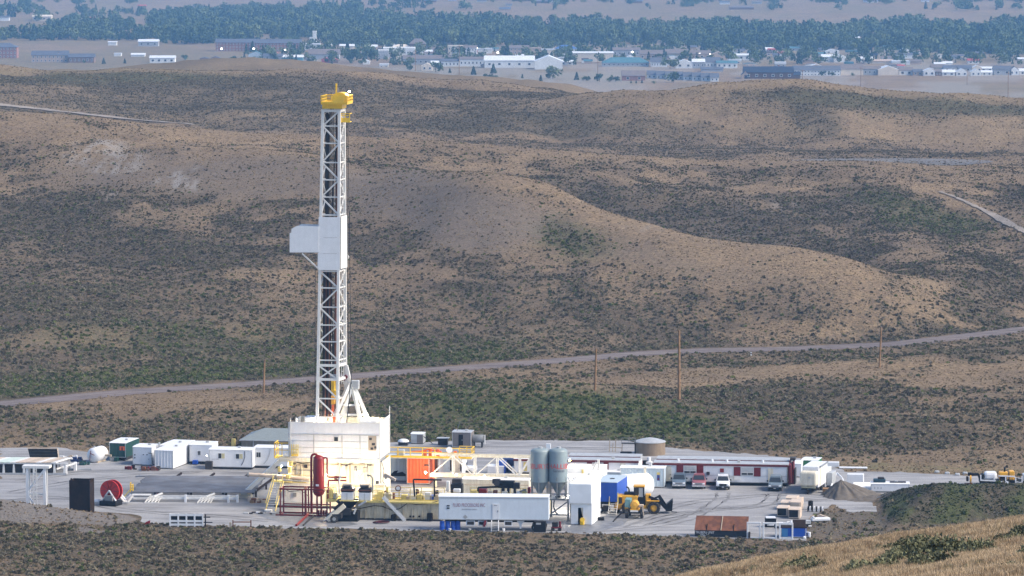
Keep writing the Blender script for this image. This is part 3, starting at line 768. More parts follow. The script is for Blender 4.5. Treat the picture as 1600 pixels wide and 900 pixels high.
def box2(t, name, m, p0, p1, y0, y1, **k):
    """box between two local front points"""
    return part(name, m, t, 'box', min(p0[0], p1[0]), max(p0[0], p1[0]), y0, y1, min(p0[2], p1[2]), max(p0[2], p1[2]), **k)
def lamp(px, row, Y, power, label, bulb=None, col=(1.0,.80,.50), r=.16, pole=None, soft=.35):
    p = AT(px, row, Y)
    r *= .72
    t = thing('flood_lamp', label, 'lamp', p, 0.0, 'lit lamps of the drilling site')
    part('bulb', bulb or BULB, t, 'lathe', [(0.001, -r), (r*.7, -r*.7), (r, 0), (r*.7, r*.7), (0.001, r)], (0,0,0), 12, smooth=True)
    part('lamp_housing', GREY, t, 'lathe', [(r*.45, r*.9), (r*1.25, r*1.05), (r*.9, r*1.5), (.02, r*1.7)], (0,0,0), 10)
    if pole: pbar(t, 'bracket', GREY, (0, .02, r*1.2), (pole[0], pole[1], pole[2]), .07)
    l = bpy.data.lights.new('lamp_light', 'POINT'); l.energy = power*1.25; l.color = col; l.shadow_soft_size = soft
    lo = bpy.data.objects.new('lamp_light', l); COL.objects.link(lo); lo.parent = t; lo.location = (0, -.35, -.05)
    return t
def railing(t, pts, h, m, name='railing', w=.07, post=1.6, kick=True):
    """handrail along local points: one part with sub-parts post and rail"""
    root = None
    for a, b in zip(pts[:-1], pts[1:]):
        a = Vector(a); b = Vector(b); n = max(1, round((b-a).length / post))
        for z in ([h, h*.52] + ([.08] if kick else [])):
            q = MB().bar(a + Vector((0,0,z)), b + Vector((0,0,z)), w if z != .08 else .03, w if z != .08 else .16)
            if root is None: root = q.build(name, m, t)
            else: q.build('rail', m, root)
        for k in range(n+1):
            p = a.lerp(b, k/n); MB().bar(p, p + Vector((0,0,h)), w).build('post', m, root)
    return root
def stairs(t, foot, head, width, m, tread_m, n, axis='x', hand=1.0, thick=.22):
    """stringers, treads and handrails between two local points; width along the other horizontal axis"""
    foot, head = Vector(foot), Vector(head); s = Vector((0, width, 0)) if axis == 'x' else Vector((width, 0, 0))
    for o in (Vector((0,0,0)), s):
        pbar(t, 'stringer', m, foot+o, head+o, .06, thick)
        if hand:
            pbar(t, 'handrail', m, foot+o+Vector((0,0,hand)), head+o+Vector((0,0,hand)), .06)
            for k in range(4):
                p = foot.lerp(head, (k+.3)/3.6) + o; pbar(t, 'post', m, p, p+Vector((0,0,hand)), .05)
    for k in range(n):
        p = foot.lerp(head, (k+.5)/n)
        if axis == 'x': part('tread', tread_m, t, 'box', p.x-.13, p.x+.13, p.y, p.y+width, p.z-.02, p.z+.02)
        else: part('tread', tread_m, t, 'box', p.x, p.x+width, p.y-.13, p.y+.13, p.z-.02, p.z+.02)

# ------------------------------------------------------------------ derrick
base = G(520, 795)
D = thing('derrick', 'tall white lattice drilling mast with yellow crown rising above the rig', 'drilling mast', base)
dF, dR = 5.2, 7.9
legs = {}
for key, (pt, pb, d) in dict(FL=(504.5, 495.5, dF), FR=(530.5, 527.5, dF), RL=(511.5, 508, dR), RR=(537.5, 540.5, dR)).items():
    top = LP(D, pt, 171, d); bot = LP(D, pb, 657, d)
    top.z = LP(D, 520, 171, dF).z; zb = LP(D, 520, 657, dF).z
    bot = top + (bot - top) * ((top.z - zb) / (top.z - bot.z)); legs[key] = (bot, top)
    pbar(D, 'leg', WHITE, bot - Vector((0,0,.5)), top, .46 if key[0] == 'F' else .36, .36)
def mp(key, row):
    z = LP(D, 520, row, dF).z; b, t = legs[key]; return b.lerp(t, (z - b.z) / (t.z - b.z))
rows_ = [173,197,224,254,281,308,336,424,450,480,508,534,563,571,593,623,652]
for r in rows_:
    big = r in (571, 593, 173); w = .34 if big else .17
    for a, c in (('FL','FR'), ('FR','RR'), ('RL','RR'), ('FL','RL')):
        if (a, c) == ('FL','RL') and r > 560: continue
        pbar(D, 'girt', WHITE, mp(a, r), mp(c, r), w*.9, w)
br = [(173,197,1),(197,224,0),(224,254,1),(254,281,0),(281,308,1),(308,336,0),(424,450,0),(450,480,1),(480,508,0),(508,534,1),(534,563,0),(571,593,2),(593,623,0),(623,652,0)]
for a, c, kind in br:
    if kind in (0, 2): pbar(D, 'brace', WHITE, mp('FL', a), mp('FR', c), .19)
    if kind in (1, 2): pbar(D, 'brace', WHITE, mp('FR', a), mp('FL', c), .19)
    if a < 560:
        pbar(D, 'brace', WHITE, mp('RR' if kind else 'RL', a), mp('RL' if kind else 'RR', c), .15)
        pbar(D, 'brace', WHITE, mp('FR' if kind else 'RR', a), mp('RR' if kind else 'FR', c), .15)
        pbar(D, 'brace', WHITE, mp('FL' if kind else 'RL', a), mp('RL' if kind else 'FL', c), .14)
# wind walls at the racking board
def quad_panel(name, a, b, c, d, th, m):
    n = (Vector(b)-Vector(a)).cross(Vector(d)-Vector(a)).normalized() * th
    vs = [Vector(v) for v in (a, b, c, d)]; vs += [v + n for v in vs]
    q = MB(); q.add(vs, [(0,3,2,1),(4,5,6,7),(0,1,5,4),(1,2,6,5),(2,3,7,6),(3,0,4,7)]); return q.build(name, m, D)
o_ = Vector((0, -.3, 0)); sx = Vector((.24, 0, 0))
for r0, r1 in ((339, 371), (371.4, 396), (396.4, 422)):
    quad_panel('wind_wall', mp('FL', r1)+o_-sx, mp('FR', r1)+o_+sx, mp('FR', r0)+o_+sx, mp('FL', r0)+o_-sx, .06, WHITE2)
q_ = Vector((.27, 0, 0))
quad_panel('wind_wall', mp('FR', 420)+q_, mp('RR', 420)+q_, mp('RR', 338)+q_, mp('FR', 338)+q_, .06, WHITE)
q_ = Vector((-.3, 0, 0))
quad_panel('wind_wall', mp('RL', 420)+q_, mp('FL', 420)+q_, mp('FL', 396)+q_, mp('RL', 396)+q_, .06, WHITE)
P = lambda px, r, d=dF: LP(D, px, r, d)
rb = [(P(a, c).x, P(a, c).z) for a, c in ((453.5,394),(453.5,364),(456,363),(456.5,357),(465,352.5),(499,353.5),(499,394))]
rbo = part('racking_board', WHITE2, D, 'prism', rb, dF-.42, dF-.36)
MB().prism(rb, dR+.1, dR+.16).build('panel', WHITE2, rbo)
MB().box(rb[0][0], rb[-1][0], dF-.36, dR+.1, rb[0][1], rb[0][1]+.1).build('floor_grating', GREY, rbo)
MB().box(rb[0][0], rb[0][0]+.06, dF-.36, dR+.1, rb[0][1]+.1, rb[1][1]).build('panel', WHITE2, rbo)
for k in range(5):
    y = dF - .1 + k*.55; MB().box(rb[0][0]+.3, rb[-1][0]-.2, y, y+.12, rb[0][1]+.25, rb[0][1]+.37).build('finger', GREY, rbo)
for d in (dF-.3, dR): pbar(D, 'board_strut', WHITE, P(472, 396, d), P(499, 421, d), .17)
pbar(D, 'bracket', WHITE, mp('RR', 397), P(545, 402, dR), .2); pbar(D, 'bracket', WHITE, P(545, 402, dR), mp('RR', 411), .14)
# crown
c0, c1 = P(503.5, 163, dF-.3), P(534.5, 170, dF-.3)
part('crown_base', YELLOW, D, 'box', c0.x, c1.x, dF-.3, dR+.3, c1.z, c0.z)
cz = c0.z; xa, xb = P(501.5, 160, dF-.7).x, P(542.5, 160, dF-.7).x; ya, yb = dF-.8, dR+.9
cp = part('crown_platform', YELLOW, D, 'box', xa, xb, ya, yb, cz, cz+.25)
hgt = (160-147)/11.2
for (ax, ay, bx, by) in ((xa,ya,xb,ya),(xb,ya,xb,yb),(xa,ya,xa,yb),(xa,yb,xb,yb)):
    for z, w in ((cz+.30, .22), (cz+hgt*.62, .09), (cz+hgt, .10)): MB().bar((ax,ay,z), (bx,by,z), .07, w).build('rail', YELLOW, cp)
    L_ = math.hypot(bx-ax, by-ay); n = max(2, round(L_/.7))
    for k in range(n+1): MB().bar((ax+(bx-ax)*k/n, ay+(by-ay)*k/n, cz+.2), (ax+(bx-ax)*k/n, ay+(by-ay)*k/n, cz+hgt), .07).build('post', YELLOW, cp)
MB().box(P(521,150).x, P(539,150).x, ya-.03, ya+.03, cz+.3, cz+hgt).build('panel', YELLOW, cp)
xs = P(530, 150).x
part('sheave_housing', YELLOW, D, 'prism', [(xs+.98*math.cos(math.pi*k/12), cz+1.0+.62*math.sin(math.pi*k/12)) for k in range(13)] + [(xs-.98, cz+.3), (xs+.98, cz+.3)], dF+.2, dR-.3)
pbar(D, 'mast_pole', YELLOW, (P(523,150).x, dF+1.2, cz+.2), (P(523,131).x, dF+1.2, P(523,131).z), .2)
pbar(D, 'antenna', GREY, (P(525,150).x, dF+1.2, cz+.2), (P(525.5,137).x, dF+1.2, P(523,137).z), .1)
# basket at the side
s0, s1 = P(534, 191, dF+.6), P(547, 177.5, dF+.6)
sb = part('side_basket', YELLOW, D, 'box', s0.x, s1.x, dF+.2, dF+1.8, s0.z, s0.z+.1)
MB().box(s0.x, s1.x, dF+.2, dF+.25, s0.z+.1, s0.z+.62).build('panel', YELLOW, sb)
for x in (s0.x, (s0.x+s1.x)/2, s1.x):
    MB().bar((x, dF+.22, s0.z), (x, dF+.22, s1.z), .1).build('post', YELLOW, sb)
for z in (s0.z+.95, s1.z): MB().bar((s0.x, dF+.22, z), (s1.x, dF+.22, z), .1).build('rail', YELLOW, sb)
pbar(sb, 'rail', YELLOW, (s1.x, dF+.22, s1.z), (s1.x, dF+1.8, s1.z), .1)
# what runs inside the mast
pbar(D, 'guide_beam', DARK, P(507, 650, dR-.3), P(511.5, 176, dR-.3), .42, .3)
for a, c in ((514,516),(516.5,517.5),(519.5,519),(522,521)): part('drill_line', DARK, D, 'tube', P(a, 596, dF+1.3), P(c, 165, dF+1.3), .05, 5)
for a, c in ((508,509.5),(510.5,512),(512.5,514),(525,526)): part('inner_line', (DARK, RUSTB)[int(a) % 2], D, 'tube', P(a, 420, dF+2.0), P(c, 178, dF+2.0), .12, 6)
part('standpipe', RUST, D, 'tube', P(522.5, 655, dF+1.9), P(528, 200, dF+1.9), .17, 8)
part('hose', BLACK, D, 'path', [P(524, 236, dF+1.5), P(520, 300, dF+1.3), P(517, 420, dF+1.1), P(519, 500, dF+1.2), P(521, 560, dF+1.1), P(519, 597, dF+1.2)], .09, 6)
for k in range(7):
    x0 = 503 + k*1.9; part('stand_of_pipe', (RUSTB, DARK, RUST)[k % 3], D, 'tube', P(x0+1.5, 652, dF+.4+.25*(k%3)), P(x0+3.2, 380, dF+.6+.25*(k%3)), .09, 6)
lad = pbar(D, 'ladder', WHITE, P(533.5, 600, dF+1.2), P(534.5, 200, dF+1.2), .07)
MB().bar(P(536.5, 600, dF+1.6), P(537, 200, dF+1.6), .07).build('ladder_rail', WHITE, lad)
for k in range(50):
    t = (k+.5)/50; MB().bar(P(533.5, 600, dF+1.2).lerp(P(534.5, 200, dF+1.2), t), P(536.5, 600, dF+1.6).lerp(P(537, 200, dF+1.6), t), .05).build('rung', WHITE, lad)
tb = part('travelling_block', YELLOW, D, 'cbox', P(513,600).x, P(521.5,600).x, dF+.7, dF+1.5, P(0,612).z, P(0,594).z, .12)
part('hook', YELLOW, D, 'prism', [(P(a, c).x, P(a, c).z) for a, c in ((516,612),(522,610),(526,618),(522,623),(518,619))], dF+.9, dF+1.3)
part('top_drive', LOADY, D, 'cbox', P(514,620).x, P(521.5,620).x, dF+.6, dF+1.6, P(0,633).z, P(0,620).z, .12)
part('elevator_links', ORANGE, D, 'box', P(516.5,640).x, P(519.5,640).x, dF+.8, dF+1.2, P(0,652).z, P(0,634).z)
part('ladder_cage_panel', LGREY, D, 'box', P(514.5,588).x, P(525,588).x, dF+.25, dF+.3, P(0,591).z, P(0,585).z)
for a, b_, w in (((541,571),(547.5,600),.45), ((538.5,571),(544,604),.2)): pbar(D, 'back_leg', WHITE, P(a[0], a[1], dR), P(b_[0], b_[1], dR), w)
part('knuckle', DRED, D, 'tube', P(535.5, 594, dR-.2), P(542, 587, dR-.2), .26, 8)
for a, c, w, d in (((547,597),(519,660),.46,dF+.2),((551,602),(530,660),.40,dF+1.6),((549,598),(564,660),.42,dF+2),((553,603),(577,660),.5,dF+3.6),((556,604),(571,660),.16,dF+3.8),((545,610),(536,660),.3,dF+3)):
    pbar(D, 'raising_leg', WHITE, P(c[0], c[1], d), P(a[0], a[1], dR), w, w)
pbar(D, 'cross_tie', WHITE, P(536, 633, dF+1.5), P(562, 633, dF+3), .25); pbar(D, 'cross_tie', WHITE, P(531, 648, dF+1.5), P(570, 648, dF+3), .25)
part('shackle', LGREY, D, 'cbox', P(543,600).x, P(556,600).x, dR-.4, dR+.4, P(0,611).z, P(0,597).z, .12)
part('cable', BLACK, D, 'path', [P(547, 600, dF+1), P(545.5, 625, dF+1), P(543, 645, dF+1), P(541.5, 662, dF+1)], .06, 5)
for a, c in (((543.5,190),(549,600)), ((541.5,190),(544.5,560)), ((492.5,398),(492,660)), ((546,330),(548.5,600))):
    part('hang_line', DARK, D, 'tube', P(a[0], a[1], dF+.5), P(c[0], c[1], dF+.5), .035, 4)

# ------------------------------------------------------------------ rig floor and substructure
R = thing('rig_substructure', 'white walled rig floor standing on cream substructure under the mast', 'drilling rig', base)
Q = lambda px, r, d=0.0: LP(R, px, r, d)
W_ = Q(592.5, 714, .3); x0_ = Q(452.5, 714, .3).x; x1_ = W_.x; zf = Q(520, 716, .3).z; zt = Q(520, 661, .3).z
xe = [x0_, Q(490,700).x, Q(534,700).x, Q(562,700).x, x1_]
zmid = Q(520, 679, .3).z
for a, c in zip(xe[:-1], xe[1:]):
    part('wall_panel', WHITE2, R, 'box', a+.01, c-.01, .24, .34, zf, zmid-.01)
    part('wall_panel', WHITE2, R, 'box', a+.01, c-.01, .20, .30, zmid+.01, zt)
for a in xe[1:-1]: part('seam', LGREY, R, 'box', a-.05, a+.05, .17, .235, zf+.05, zmid)
for r_ in (690, 700, 708): part('seam', LGREY, R, 'box', x0_+.1, Q(574,700).x, .19, .236, Q(520,r_,.2).z, Q(520,r_,.2).z+.05)
part('seam', LGREY, R, 'box', x0_, x1_, .12, .195, zmid-.04, zmid+.04)
part('cap_rail', WHITE, R, 'box', x0_, x1_, .15, .33, zt, zt+.08)
wf = part('window', WHITE, R, 'box', Q(521,690,.2).x, Q(529.5,690,.2).x, .14, .24, Q(0,690.5,.2).z, Q(0,681.5,.2).z)
MB().box(Q(522.2,690,.2).x, Q(528.3,690,.2).x, .12, .15, Q(0,689.3,.2).z, Q(0,682.7,.2).z).build('pane', GLASS, wf)
vo = part('service_recess', TAN, R, 'box', Q(575.5,690,.2).x, Q(588,690,.2).x, .17, .25, Q(0,703,.2).z, Q(0,680,.2).z)
for a, c, w in ((577,683,4),(581,691,5),(579,698,4),(585,696,3)):
    MB().box(Q(a,c,.2).x, Q(a+w,c,.2).x, .08, .17, Q(0,c+3.5,.2).z, Q(0,c,.2).z).build('valve', DARK, vo)
yr = 8.6
part('wall_panel', WHITE, R, 'box', x1_+.0, x1_+.1, .36, yr/2, zf, zt+.25)
part('wall_panel', WHITE, R, 'box', x1_+.0, x1_+.1, yr/2+.02, yr, zf, zt+.25)
xr0 = Q(469, 655, yr).x
n = 4
for k in range(n): part('wall_panel', CREAM, R, 'box', xr0+(x1_-xr0)*k/n+.01, xr0+(x1_-xr0)*(k+1)/n-.01, yr+.02, yr+.12, zf, Q(0,651,yr).z)
part('wall_panel', WHITE, R, 'box', xr0, xr0+.1, 5.0, yr, zf, Q(0,651,yr).z)
part('rig_floor', GREY, R, 'box', Q(437,716).x, x1_, .35, yr, zf-.35, zf-.01)
part('floor_beam', CREAM, R, 'box', Q(436,716).x, x1_+.12, 0.0, .34, zf-.55, zf-.005)
part('drawworks', WHITE, R, 'cbox', Q(560,660,5).x, Q(588,660,5).x, 5.5, 8, zf, zf+4.6, .2)
part('control_cabin', WHITE2, R, 'box', Q(476,660,6).x, Q(491,660,6).x, 6, 8.2, zf, zf+4.9)
part('tong_frame', ORANGE, R, 'cbox', Q(520,660,5).x, Q(524.5,660,5).x, 4.6, 5.0, zf, Q(0,651,5).z, .08)
# enclosed substructure below the floor
zu = zf - .55; zl = Q(0, 757, 0).z
for a, c in zip((448,478,508,540,568), (478,508,540,568,594)): part('skirt_panel', CREAM, R, 'box', Q(a,740).x+.01, Q(c,740).x-.01, .9, 1.0, zl, zu)
part('skirt_panel', CREAM, R, 'box', Q(594,740).x-.1, Q(594,740).x, 1.02, 8.4, 0.3, zu)
part('column', WHITE, R, 'box', Q(584,740).x, Q(592,740).x, .5, .88, 0, zu)
part('column', WHITE, R, 'box', Q(450,740).x, Q(455,740).x, .5, .88, 0, zu)
for a, c in zip((431,452,476,500,540,575), (452,476,500,540,575,600)): part('lower_panel', WHITE if a < 495 else CREAM, R, 'box', Q(a,770).x+.01, Q(c,770).x-.01, .2, .3, .35, zl)
part('ledge', CREAM, R, 'box', Q(430,757).x, Q(601,757).x, .0, .88, zl, zl+.12)
part('base_beam', DARK, R, 'box', Q(428,797).x, Q(602,797).x, 0, .4, 0, .33)
part('pipe_rail', LGREY, R, 'tube', Q(440,750,-.2), Q(500,753,-.2), .09, 6); part('pipe_rail', LGREY, R, 'tube', Q(432,783,-.1), Q(500,786,-.1), .07, 6)
part('conduit', LGREY, R, 'path', [Q(570,713,.4), Q(571,722,.4), Q(575,748,.4)], .07, 5)
part('pipe_arm', CREAM, R, 'tube', Q(525,718,-.1), Q(560,718,-.1), .12, 6)
# pipes, cable trays and boxes fixed to the walls
railing(R, [(Q(432,757).x, .05, zl+.12), (Q(478,757).x, .05, zl+.12)], 1.1, YPALE, w=.07, post=1.3)
for px_ in (462, 470, 528, 545): part('riser_pipe', random.choice((CREAM, LGREY, TAN)), R, 'tube', (Q(px_,740).x, .78, .3), (Q(px_,740).x, .78, zu-.1), .1, 7)
for a, c, r_ in ((452,500,727),(515,582,727),(456,500,735)): part('cable_tray', (GREY, DARK, TAN)[a % 3], R, 'box', Q(a,r_).x, Q(c,r_).x, .68, .86, Q((a+c)/2,r_+1.4).z, Q((a+c)/2,r_).z)
for px_, r_, w_, h_, m_ in ((534,728,5,7,LGREY),(552,730,4,6,GREY),(566,731,5,8,TAN),(465,741,4,6,GREY),(474,727,5,5,DARK),(441,766,6,8,LGREY),(458,770,5,6,GREY),(521,745,4,6,DARK),(586,752,5,6,DARK)): part('junction_box', m_, R, 'cbox', Q(px_,r_).x, Q(px_+w_,r_).x, .45 if r_ < 757 else -.05, .86 if r_ < 757 else .18, Q(px_,r_+h_).z, Q(px_,r_).z, .04)
for pts in (((455,719),(470,724),(490,722),(512,726)),((520,720),(540,728),(556,722),(580,727)),((596,720),(600,735),(598,752),(606,765)),((440,760),(452,768),(470,766),(482,775))): part('sagging_cable', BLACK, R, 'path', [Q(a,c,.55 if a < 590 else 1.0) if c < 757 else Q(a,c,-.02) for a, c in pts], .045, 5)
for a in (456, 488, 530, 572): pbar(R, 'knee_brace', CREAM, (Q(a,718).x, .1, zf-.55), (Q(a,726).x, .86, zf-1.3), .14)
# side platform and yellow baskets at the left of the floor
pf = part('side_platform', YPALE, R, 'box', Q(429,712,.6).x, x0_-.02, .5, 3.2, zf-.2, zf-.08)
railing(pf, [(Q(429,712,.6).x, .55, zf-.1), (x0_-.05, .55, zf-.1)], 2.05, YELLOW, w=.1, post=1.0)
railing(pf, [(Q(429,712,.6).x, .55, zf-.1), (Q(429,712,.6).x, 3.1, zf-.1)], 2.05, YELLOW, w=.1, post=1.2)
pg = part('tool_basket', YELLOW, R, 'box', Q(455,690).x, Q(466,690).x, -.25, .12, zf+.25, zf+.55)
for x in (456, 459.5, 463, 466): MB().bar((Q(x,690).x, -.2, zf+.3), (Q(x,690).x, -.2, zf+1.9), .12).build('post', YPALE, pg)
MB().bar((Q(455,690).x, -.2, zf+1.2), (Q(466.5,690).x, -.2, zf+1.2), .12).build('rail', YPALE, pg)
ld = pbar(R, 'ladder', WHITE, (Q(450.5,690).x, .3, zf), (Q(450.5,690).x, .3, zt), .1)
MB().bar((Q(453.8,690).x, .1, zf), (Q(453.8,690).x, .1, zt+.6), .1).build('ladder_rail', WHITE, ld)
for k in range(9): MB().bar((Q(450.5,690).x, .3, zf+.3+k*.55), (Q(453.8,690).x, .1, zf+.3+k*.55), .06).build('rung', WHITE, ld)
for px_ in (459.5, 464): pbar(R, 'guard_post', WHITE, (Q(px_,665).x, 1.5, zt-1), (Q(px_,665).x, 1.5, zt+.6), .09)
pbar(R, 'guard_post', WHITE, (x1_+.05, yr, zt), (x1_+.05, yr, zt+1.5), .1); pbar(R, 'guard_post', WHITE, (x1_+.3, yr*.8, zf), (x1_+.3, yr*.8, zt), .1)
# hoist blocks hanging by the ramp
for a, c, w, h in ((434,731,5,8),(451,722,6,7),(450,731,5,9),(447,743,6,6)): part('hoist_block', YPALE, R, 'cbox', Q(a,c,-.4).x, Q(a+w,c,-.4).x, -.6, -.1, Q(0,c+h,-.4).z, Q(0,c,-.4).z, .08)

# ramp, pipe slide and stairs at the left
t = thing('pipe_slide', 'long pale sloping pipe ramp leaning up to the rig floor', 'ramp', G(380, 778))
a, c = LP(t, 378, 774, 0), LP(t, 447, 710, 1.5)
pbar(t, 'ramp_beam', WHITE, a, c, .8, .55)
pbar(t, 'ramp_beam', WHITE, a + Vector((.1,1.4,.1)), c + Vector((.1,1.4,.1)), .5, .5)
for px_, r_ in ((386,768),(440,716)): p = LP(t, px_, r_, .5); part('cross_tie', PINKT, t, 'box', p.x-.2, p.x+.2, .1, 1.6, p.z-.2, p.z)
part('foot_block', CREAM, t, 'box', LP(t,372,780,0).x, LP(t,392,780,0).x, -.4, 1.2, 0, .55)
t = thing('flow_pipe', 'long tan flow pipe hung across the left side of the substructure', 'pipe', AT(388, 741, 566), ROT)
part('pipe', PINKT, t, 'tube', (0,0,0), LP(t, 484, 748, -.2), .26, 10, smooth=True)
part('flange', GREY, t, 'tube', (-.12,0,0), (.12,0,-.02), .36, 10); part('flange', GREY, t, 'tube', LP(t,432,744.5,-.1)-Vector((.1,0,0)), LP(t,432,744.5,-.1)+Vector((.1,0,0)), .36, 10)
t = thing('stairway', 'steep pale yellow stairs up the left corner of the substructure', 'stairs', G(415, 799))
f_, h_ = LP(t, 415, 797, 0), LP(t, 421, 752, 3.0)
stairs(t, (.0, 0, .1), (.6, 3.0, h_.z), 1.35, YPALE, LGREY, 12, 'y', 1.05, .2)
part('landing', YPALE, t, 'box', .3, 3.0, 3.1, 4.6, h_.z-.1, h_.z)
t2 = thing('concrete_step', 'white step block at the foot of the yellow stairs', 'step', G(413, 800))
part('step_block', WHITE, t2, 'box', 0, 1.0, 0, .8, 0, .28); part('step_block', LGREY, t2, 'box', .15, .85, -.3, -.02, 0, .15)

# ------------------------------------------------------------------ red gas separator on its skid
t = thing('gas_separator', 'tall red vessel on an open dark red pipe skid beside the rig', 'separator', G(437, 806))
S = lambda px, r, d=0.0: LP(t, px, r, d)
zsk = S(0,764).z; xL, xR = S(437.5,800).x, S(512,800).x; yB = 2.4
for y in (0, yB):
    pbar(t, 'skid_beam', DRED, (xL-.6, y, .12), (xR, y, .12), .22); pbar(t, 'skid_beam', DRED, (xL, y, zsk), (xR, y, zsk), .2)
    pbar(t, 'skid_beam', DRED, (xL, y, S(0,791).z), (xR, y, S(0,791).z), .16)
    for px_ in (438, 473, 477, 511): pbar(t, 'skid_post', DRED, (S(px_,800).x, y, .1), (S(px_,800).x, y, zsk), .17)
for x in (xL, S(475,800).x, xR):
    for z in (.12, zsk): pbar(t, 'skid_tie', DRED, (x, 0, z), (x, yB, z), .17)
vc = (S(498,740,1.2).x, 1.2, 0); rv = 8.6/11.3
z0v, z1v = S(0,770,1.2).z, S(0,713,1.2).z
part('vessel', RED, t, 'lathe', [(.02, z0v-.45), (rv*.5, z0v-.33), (rv*.9, z0v-.05), (rv, z0v+.25), (rv, z1v-.3), (rv*.9, z1v), (rv*.5, z1v+.22), (.02, z1v+.3)], vc, 24, smooth=True)
part('vessel_leg', DRED, t, 'tube', (vc[0]-.25, 1.2, .1), (vc[0]-.25, 1.2, z0v), .12, 8); part('vessel_leg', DRED, t, 'tube', (vc[0]+.35, 1.2, .1), (vc[0]+.35, 1.2, z0v), .14, 8)
xp = S(486.5,740,1.2).x; ztp = S(0,708.5,1.2).z
part('gas_line', RED, t, 'path', [(xp, 1.2, .2), (xp, 1.2, ztp-.45), (xp+.12, 1.2, ztp-.12), (xp+.42, 1.2, ztp), (xp+.8, 1.2, ztp-.1), (vc[0]-.05, 1.2, ztp-.4), (vc[0], 1.2, z1v)], .17, 10)
xq = S(511.5,740,1.2).x
part('side_line', RED, t, 'path', [(vc[0]+.4, 1.2, S(0,716).z), (xq-.1, 1.2, S(0,716).z), (xq, 1.2, S(0,719).z), (xq, 1.2, S(0,745).z)], .13, 8)
for z_ in (744, 749): part('manifold_line', RED, t, 'tube', (S(513,z_,1.2).x, 1.2, S(0,z_,1.2).z), (S(541,z_,1.2).x, 1.35, S(0,z_,1.2).z-.02), .12, 8)
part('manifold_line', RED, t, 'path', [(S(513,750,.9).x, .9, S(0,750).z), (S(513,782,.9).x, .9, S(0,782).z), (S(526,781,.9).x, .9, S(0,783).z)], .1, 8)
part('name_plate', WHITE2, t, 'box', vc[0]-.27, vc[0]+.15, 1.2-rv-.03, 1.2-rv+.04, S(0,758.5,.5).z, S(0,755.5,.5).z)
part('vessel_band', DRED, t, 'lathe', [(rv+.005, z0v+.2), (rv+.05, z0v+.2), (rv+.05, z0v+.34), (rv+.005, z0v+.34)], vc, 24)
for k in range(4): part('valve', DRED, t, 'cbox', S(494+k*4,795).x, S(497+k*4,795).x, .9, 1.2, .1, .75, .05)
tag(MB().tube(G(463,823)+Vector((0,0,.2)), G(482,806)+Vector((0,0,.25)), .16, 8).build('red_pipe', RED), 'red pipe lying on the gravel in front of the red skid', 'pipe')
tag(MB().tube(G(474,822)+Vector((0,0,.12)), G(490,807)+Vector((0,0,.12)), .12, 8).build('grey_pipe', DARK), 'dark grey pipe lying beside the red pipe', 'pipe')

# ------------------------------------------------------------------ shaker tank with its deck
t = thing('shaker_tank', 'stained cream mud tank with yellow railed deck and shale shakers', 'mud tank', G(556, 812))
S = lambda px, r, d=0.0: LP(t, px, r, d)
zd = S(600,783).z; xA, xM, xB = S(510,783).x, S(556,800).x, S(689,783).x; yB = 3.0
nP = 9
for k in range(nP): part('tank_panel', TANKC, t, 'box', xM+(xB-xM)*k/nP+.01, xM+(xB-xM)*(k+1)/nP-.01, .05, .13, .25, zd-.22)
for k in range(nP+1): x = xM+(xB-xM)*k/nP; part('tank_rib', TANKC, t, 'box', x-.05, x+.05, -.06, .04, .2, zd-.22)
part('tank_end', TANKC, t, 'box', xB, xB+.1, .05, yB, .2, zd-.22); part('tank_end', TANKC, t, 'box', xM-.1, xM, .05, yB, .2, zd-.22)
part('tank_back', TANKC, t, 'box', xM, xB, yB, yB+.1, .2, zd-.22)
part('skid', DARK, t, 'box', xM-.1, xB+.1, -.1, yB, 0, .2)
part('deck', YPALE, t, 'box', xA, xB+.05, -.35, yB+.4, zd-.2, zd)
part('outlet_valve', BLACK, t, 'cbox', S(668,805).x, S(677,805).x, -.7, -.1, .1, 1.2, .15); part('outlet_valve', BLACK, t, 'cbox', S(612,808).x, S(620,808).x, -.8, -.1, 0, .9, .15)
for px_ in (641, 646, 655): part('drain_cap', BLACK, t, 'tube', S(px_,807,-.15), S(px_,807,.03), .14, 8)
part('hose', BLACK, t, 'path', [S(a, c, -.12) for a, c in ((560,795),(585,790),(597,791),(612,797),(624,795),(637,786),(650,788),(668,787),(688,782))], .05, 5)
for k, px_ in enumerate((542.5, 570)):
    sx_ = S(px_,770,.3).x; sk = part('shaker', WHITE2, t, 'cbox', sx_-.85, sx_+.85, .1, 1.9, zd+.02, zd+1.05, .05)
    MB().box(sx_-.03, sx_+.03, .06, .12, zd+.06, zd+1.0).build('seam', LGREY, sk)
    MB().cbox(sx_-.85, sx_+.85, .2, 1.9, zd+1.07, zd+1.62, .1).build('screen_bed', DARK, sk)
    MB().cbox(sx_-.75, sx_+.6, .5, 1.5, zd+1.64, zd+2.15, .12).build('shaker_basket', TAN, sk)
    MB().tube((sx_-.5, .3, zd+1.8), (sx_+.5, .3, zd+1.9), .16, 8).build('motor', DARK, sk)
    MB().box(sx_-.9, sx_+.9, .08, .2, zd+1.3, zd+1.45).build('feed_lip', RUST, sk)
part('white_loop', WHITE, t, 'path', [S(530,772,.2), S(530,748,.2), S(532,744,.2), S(534,745,.3)], .11, 7)
part('white_loop', GREY, t, 'path', [S(582,770,.2), S(582,747,.2), S(579,743,.2), S(574,743,.3)], .12, 7)
railing(t, [(xA+.05, -.3, zd), (S(526,780).x, -.3, zd)], 1.75, YPALE, w=.09, post=.7)
railing(t, [(S(583,780).x, -.28, zd), (S(598,780).x, -.28, zd)], 1.5, YPALE, w=.09, post=.6)
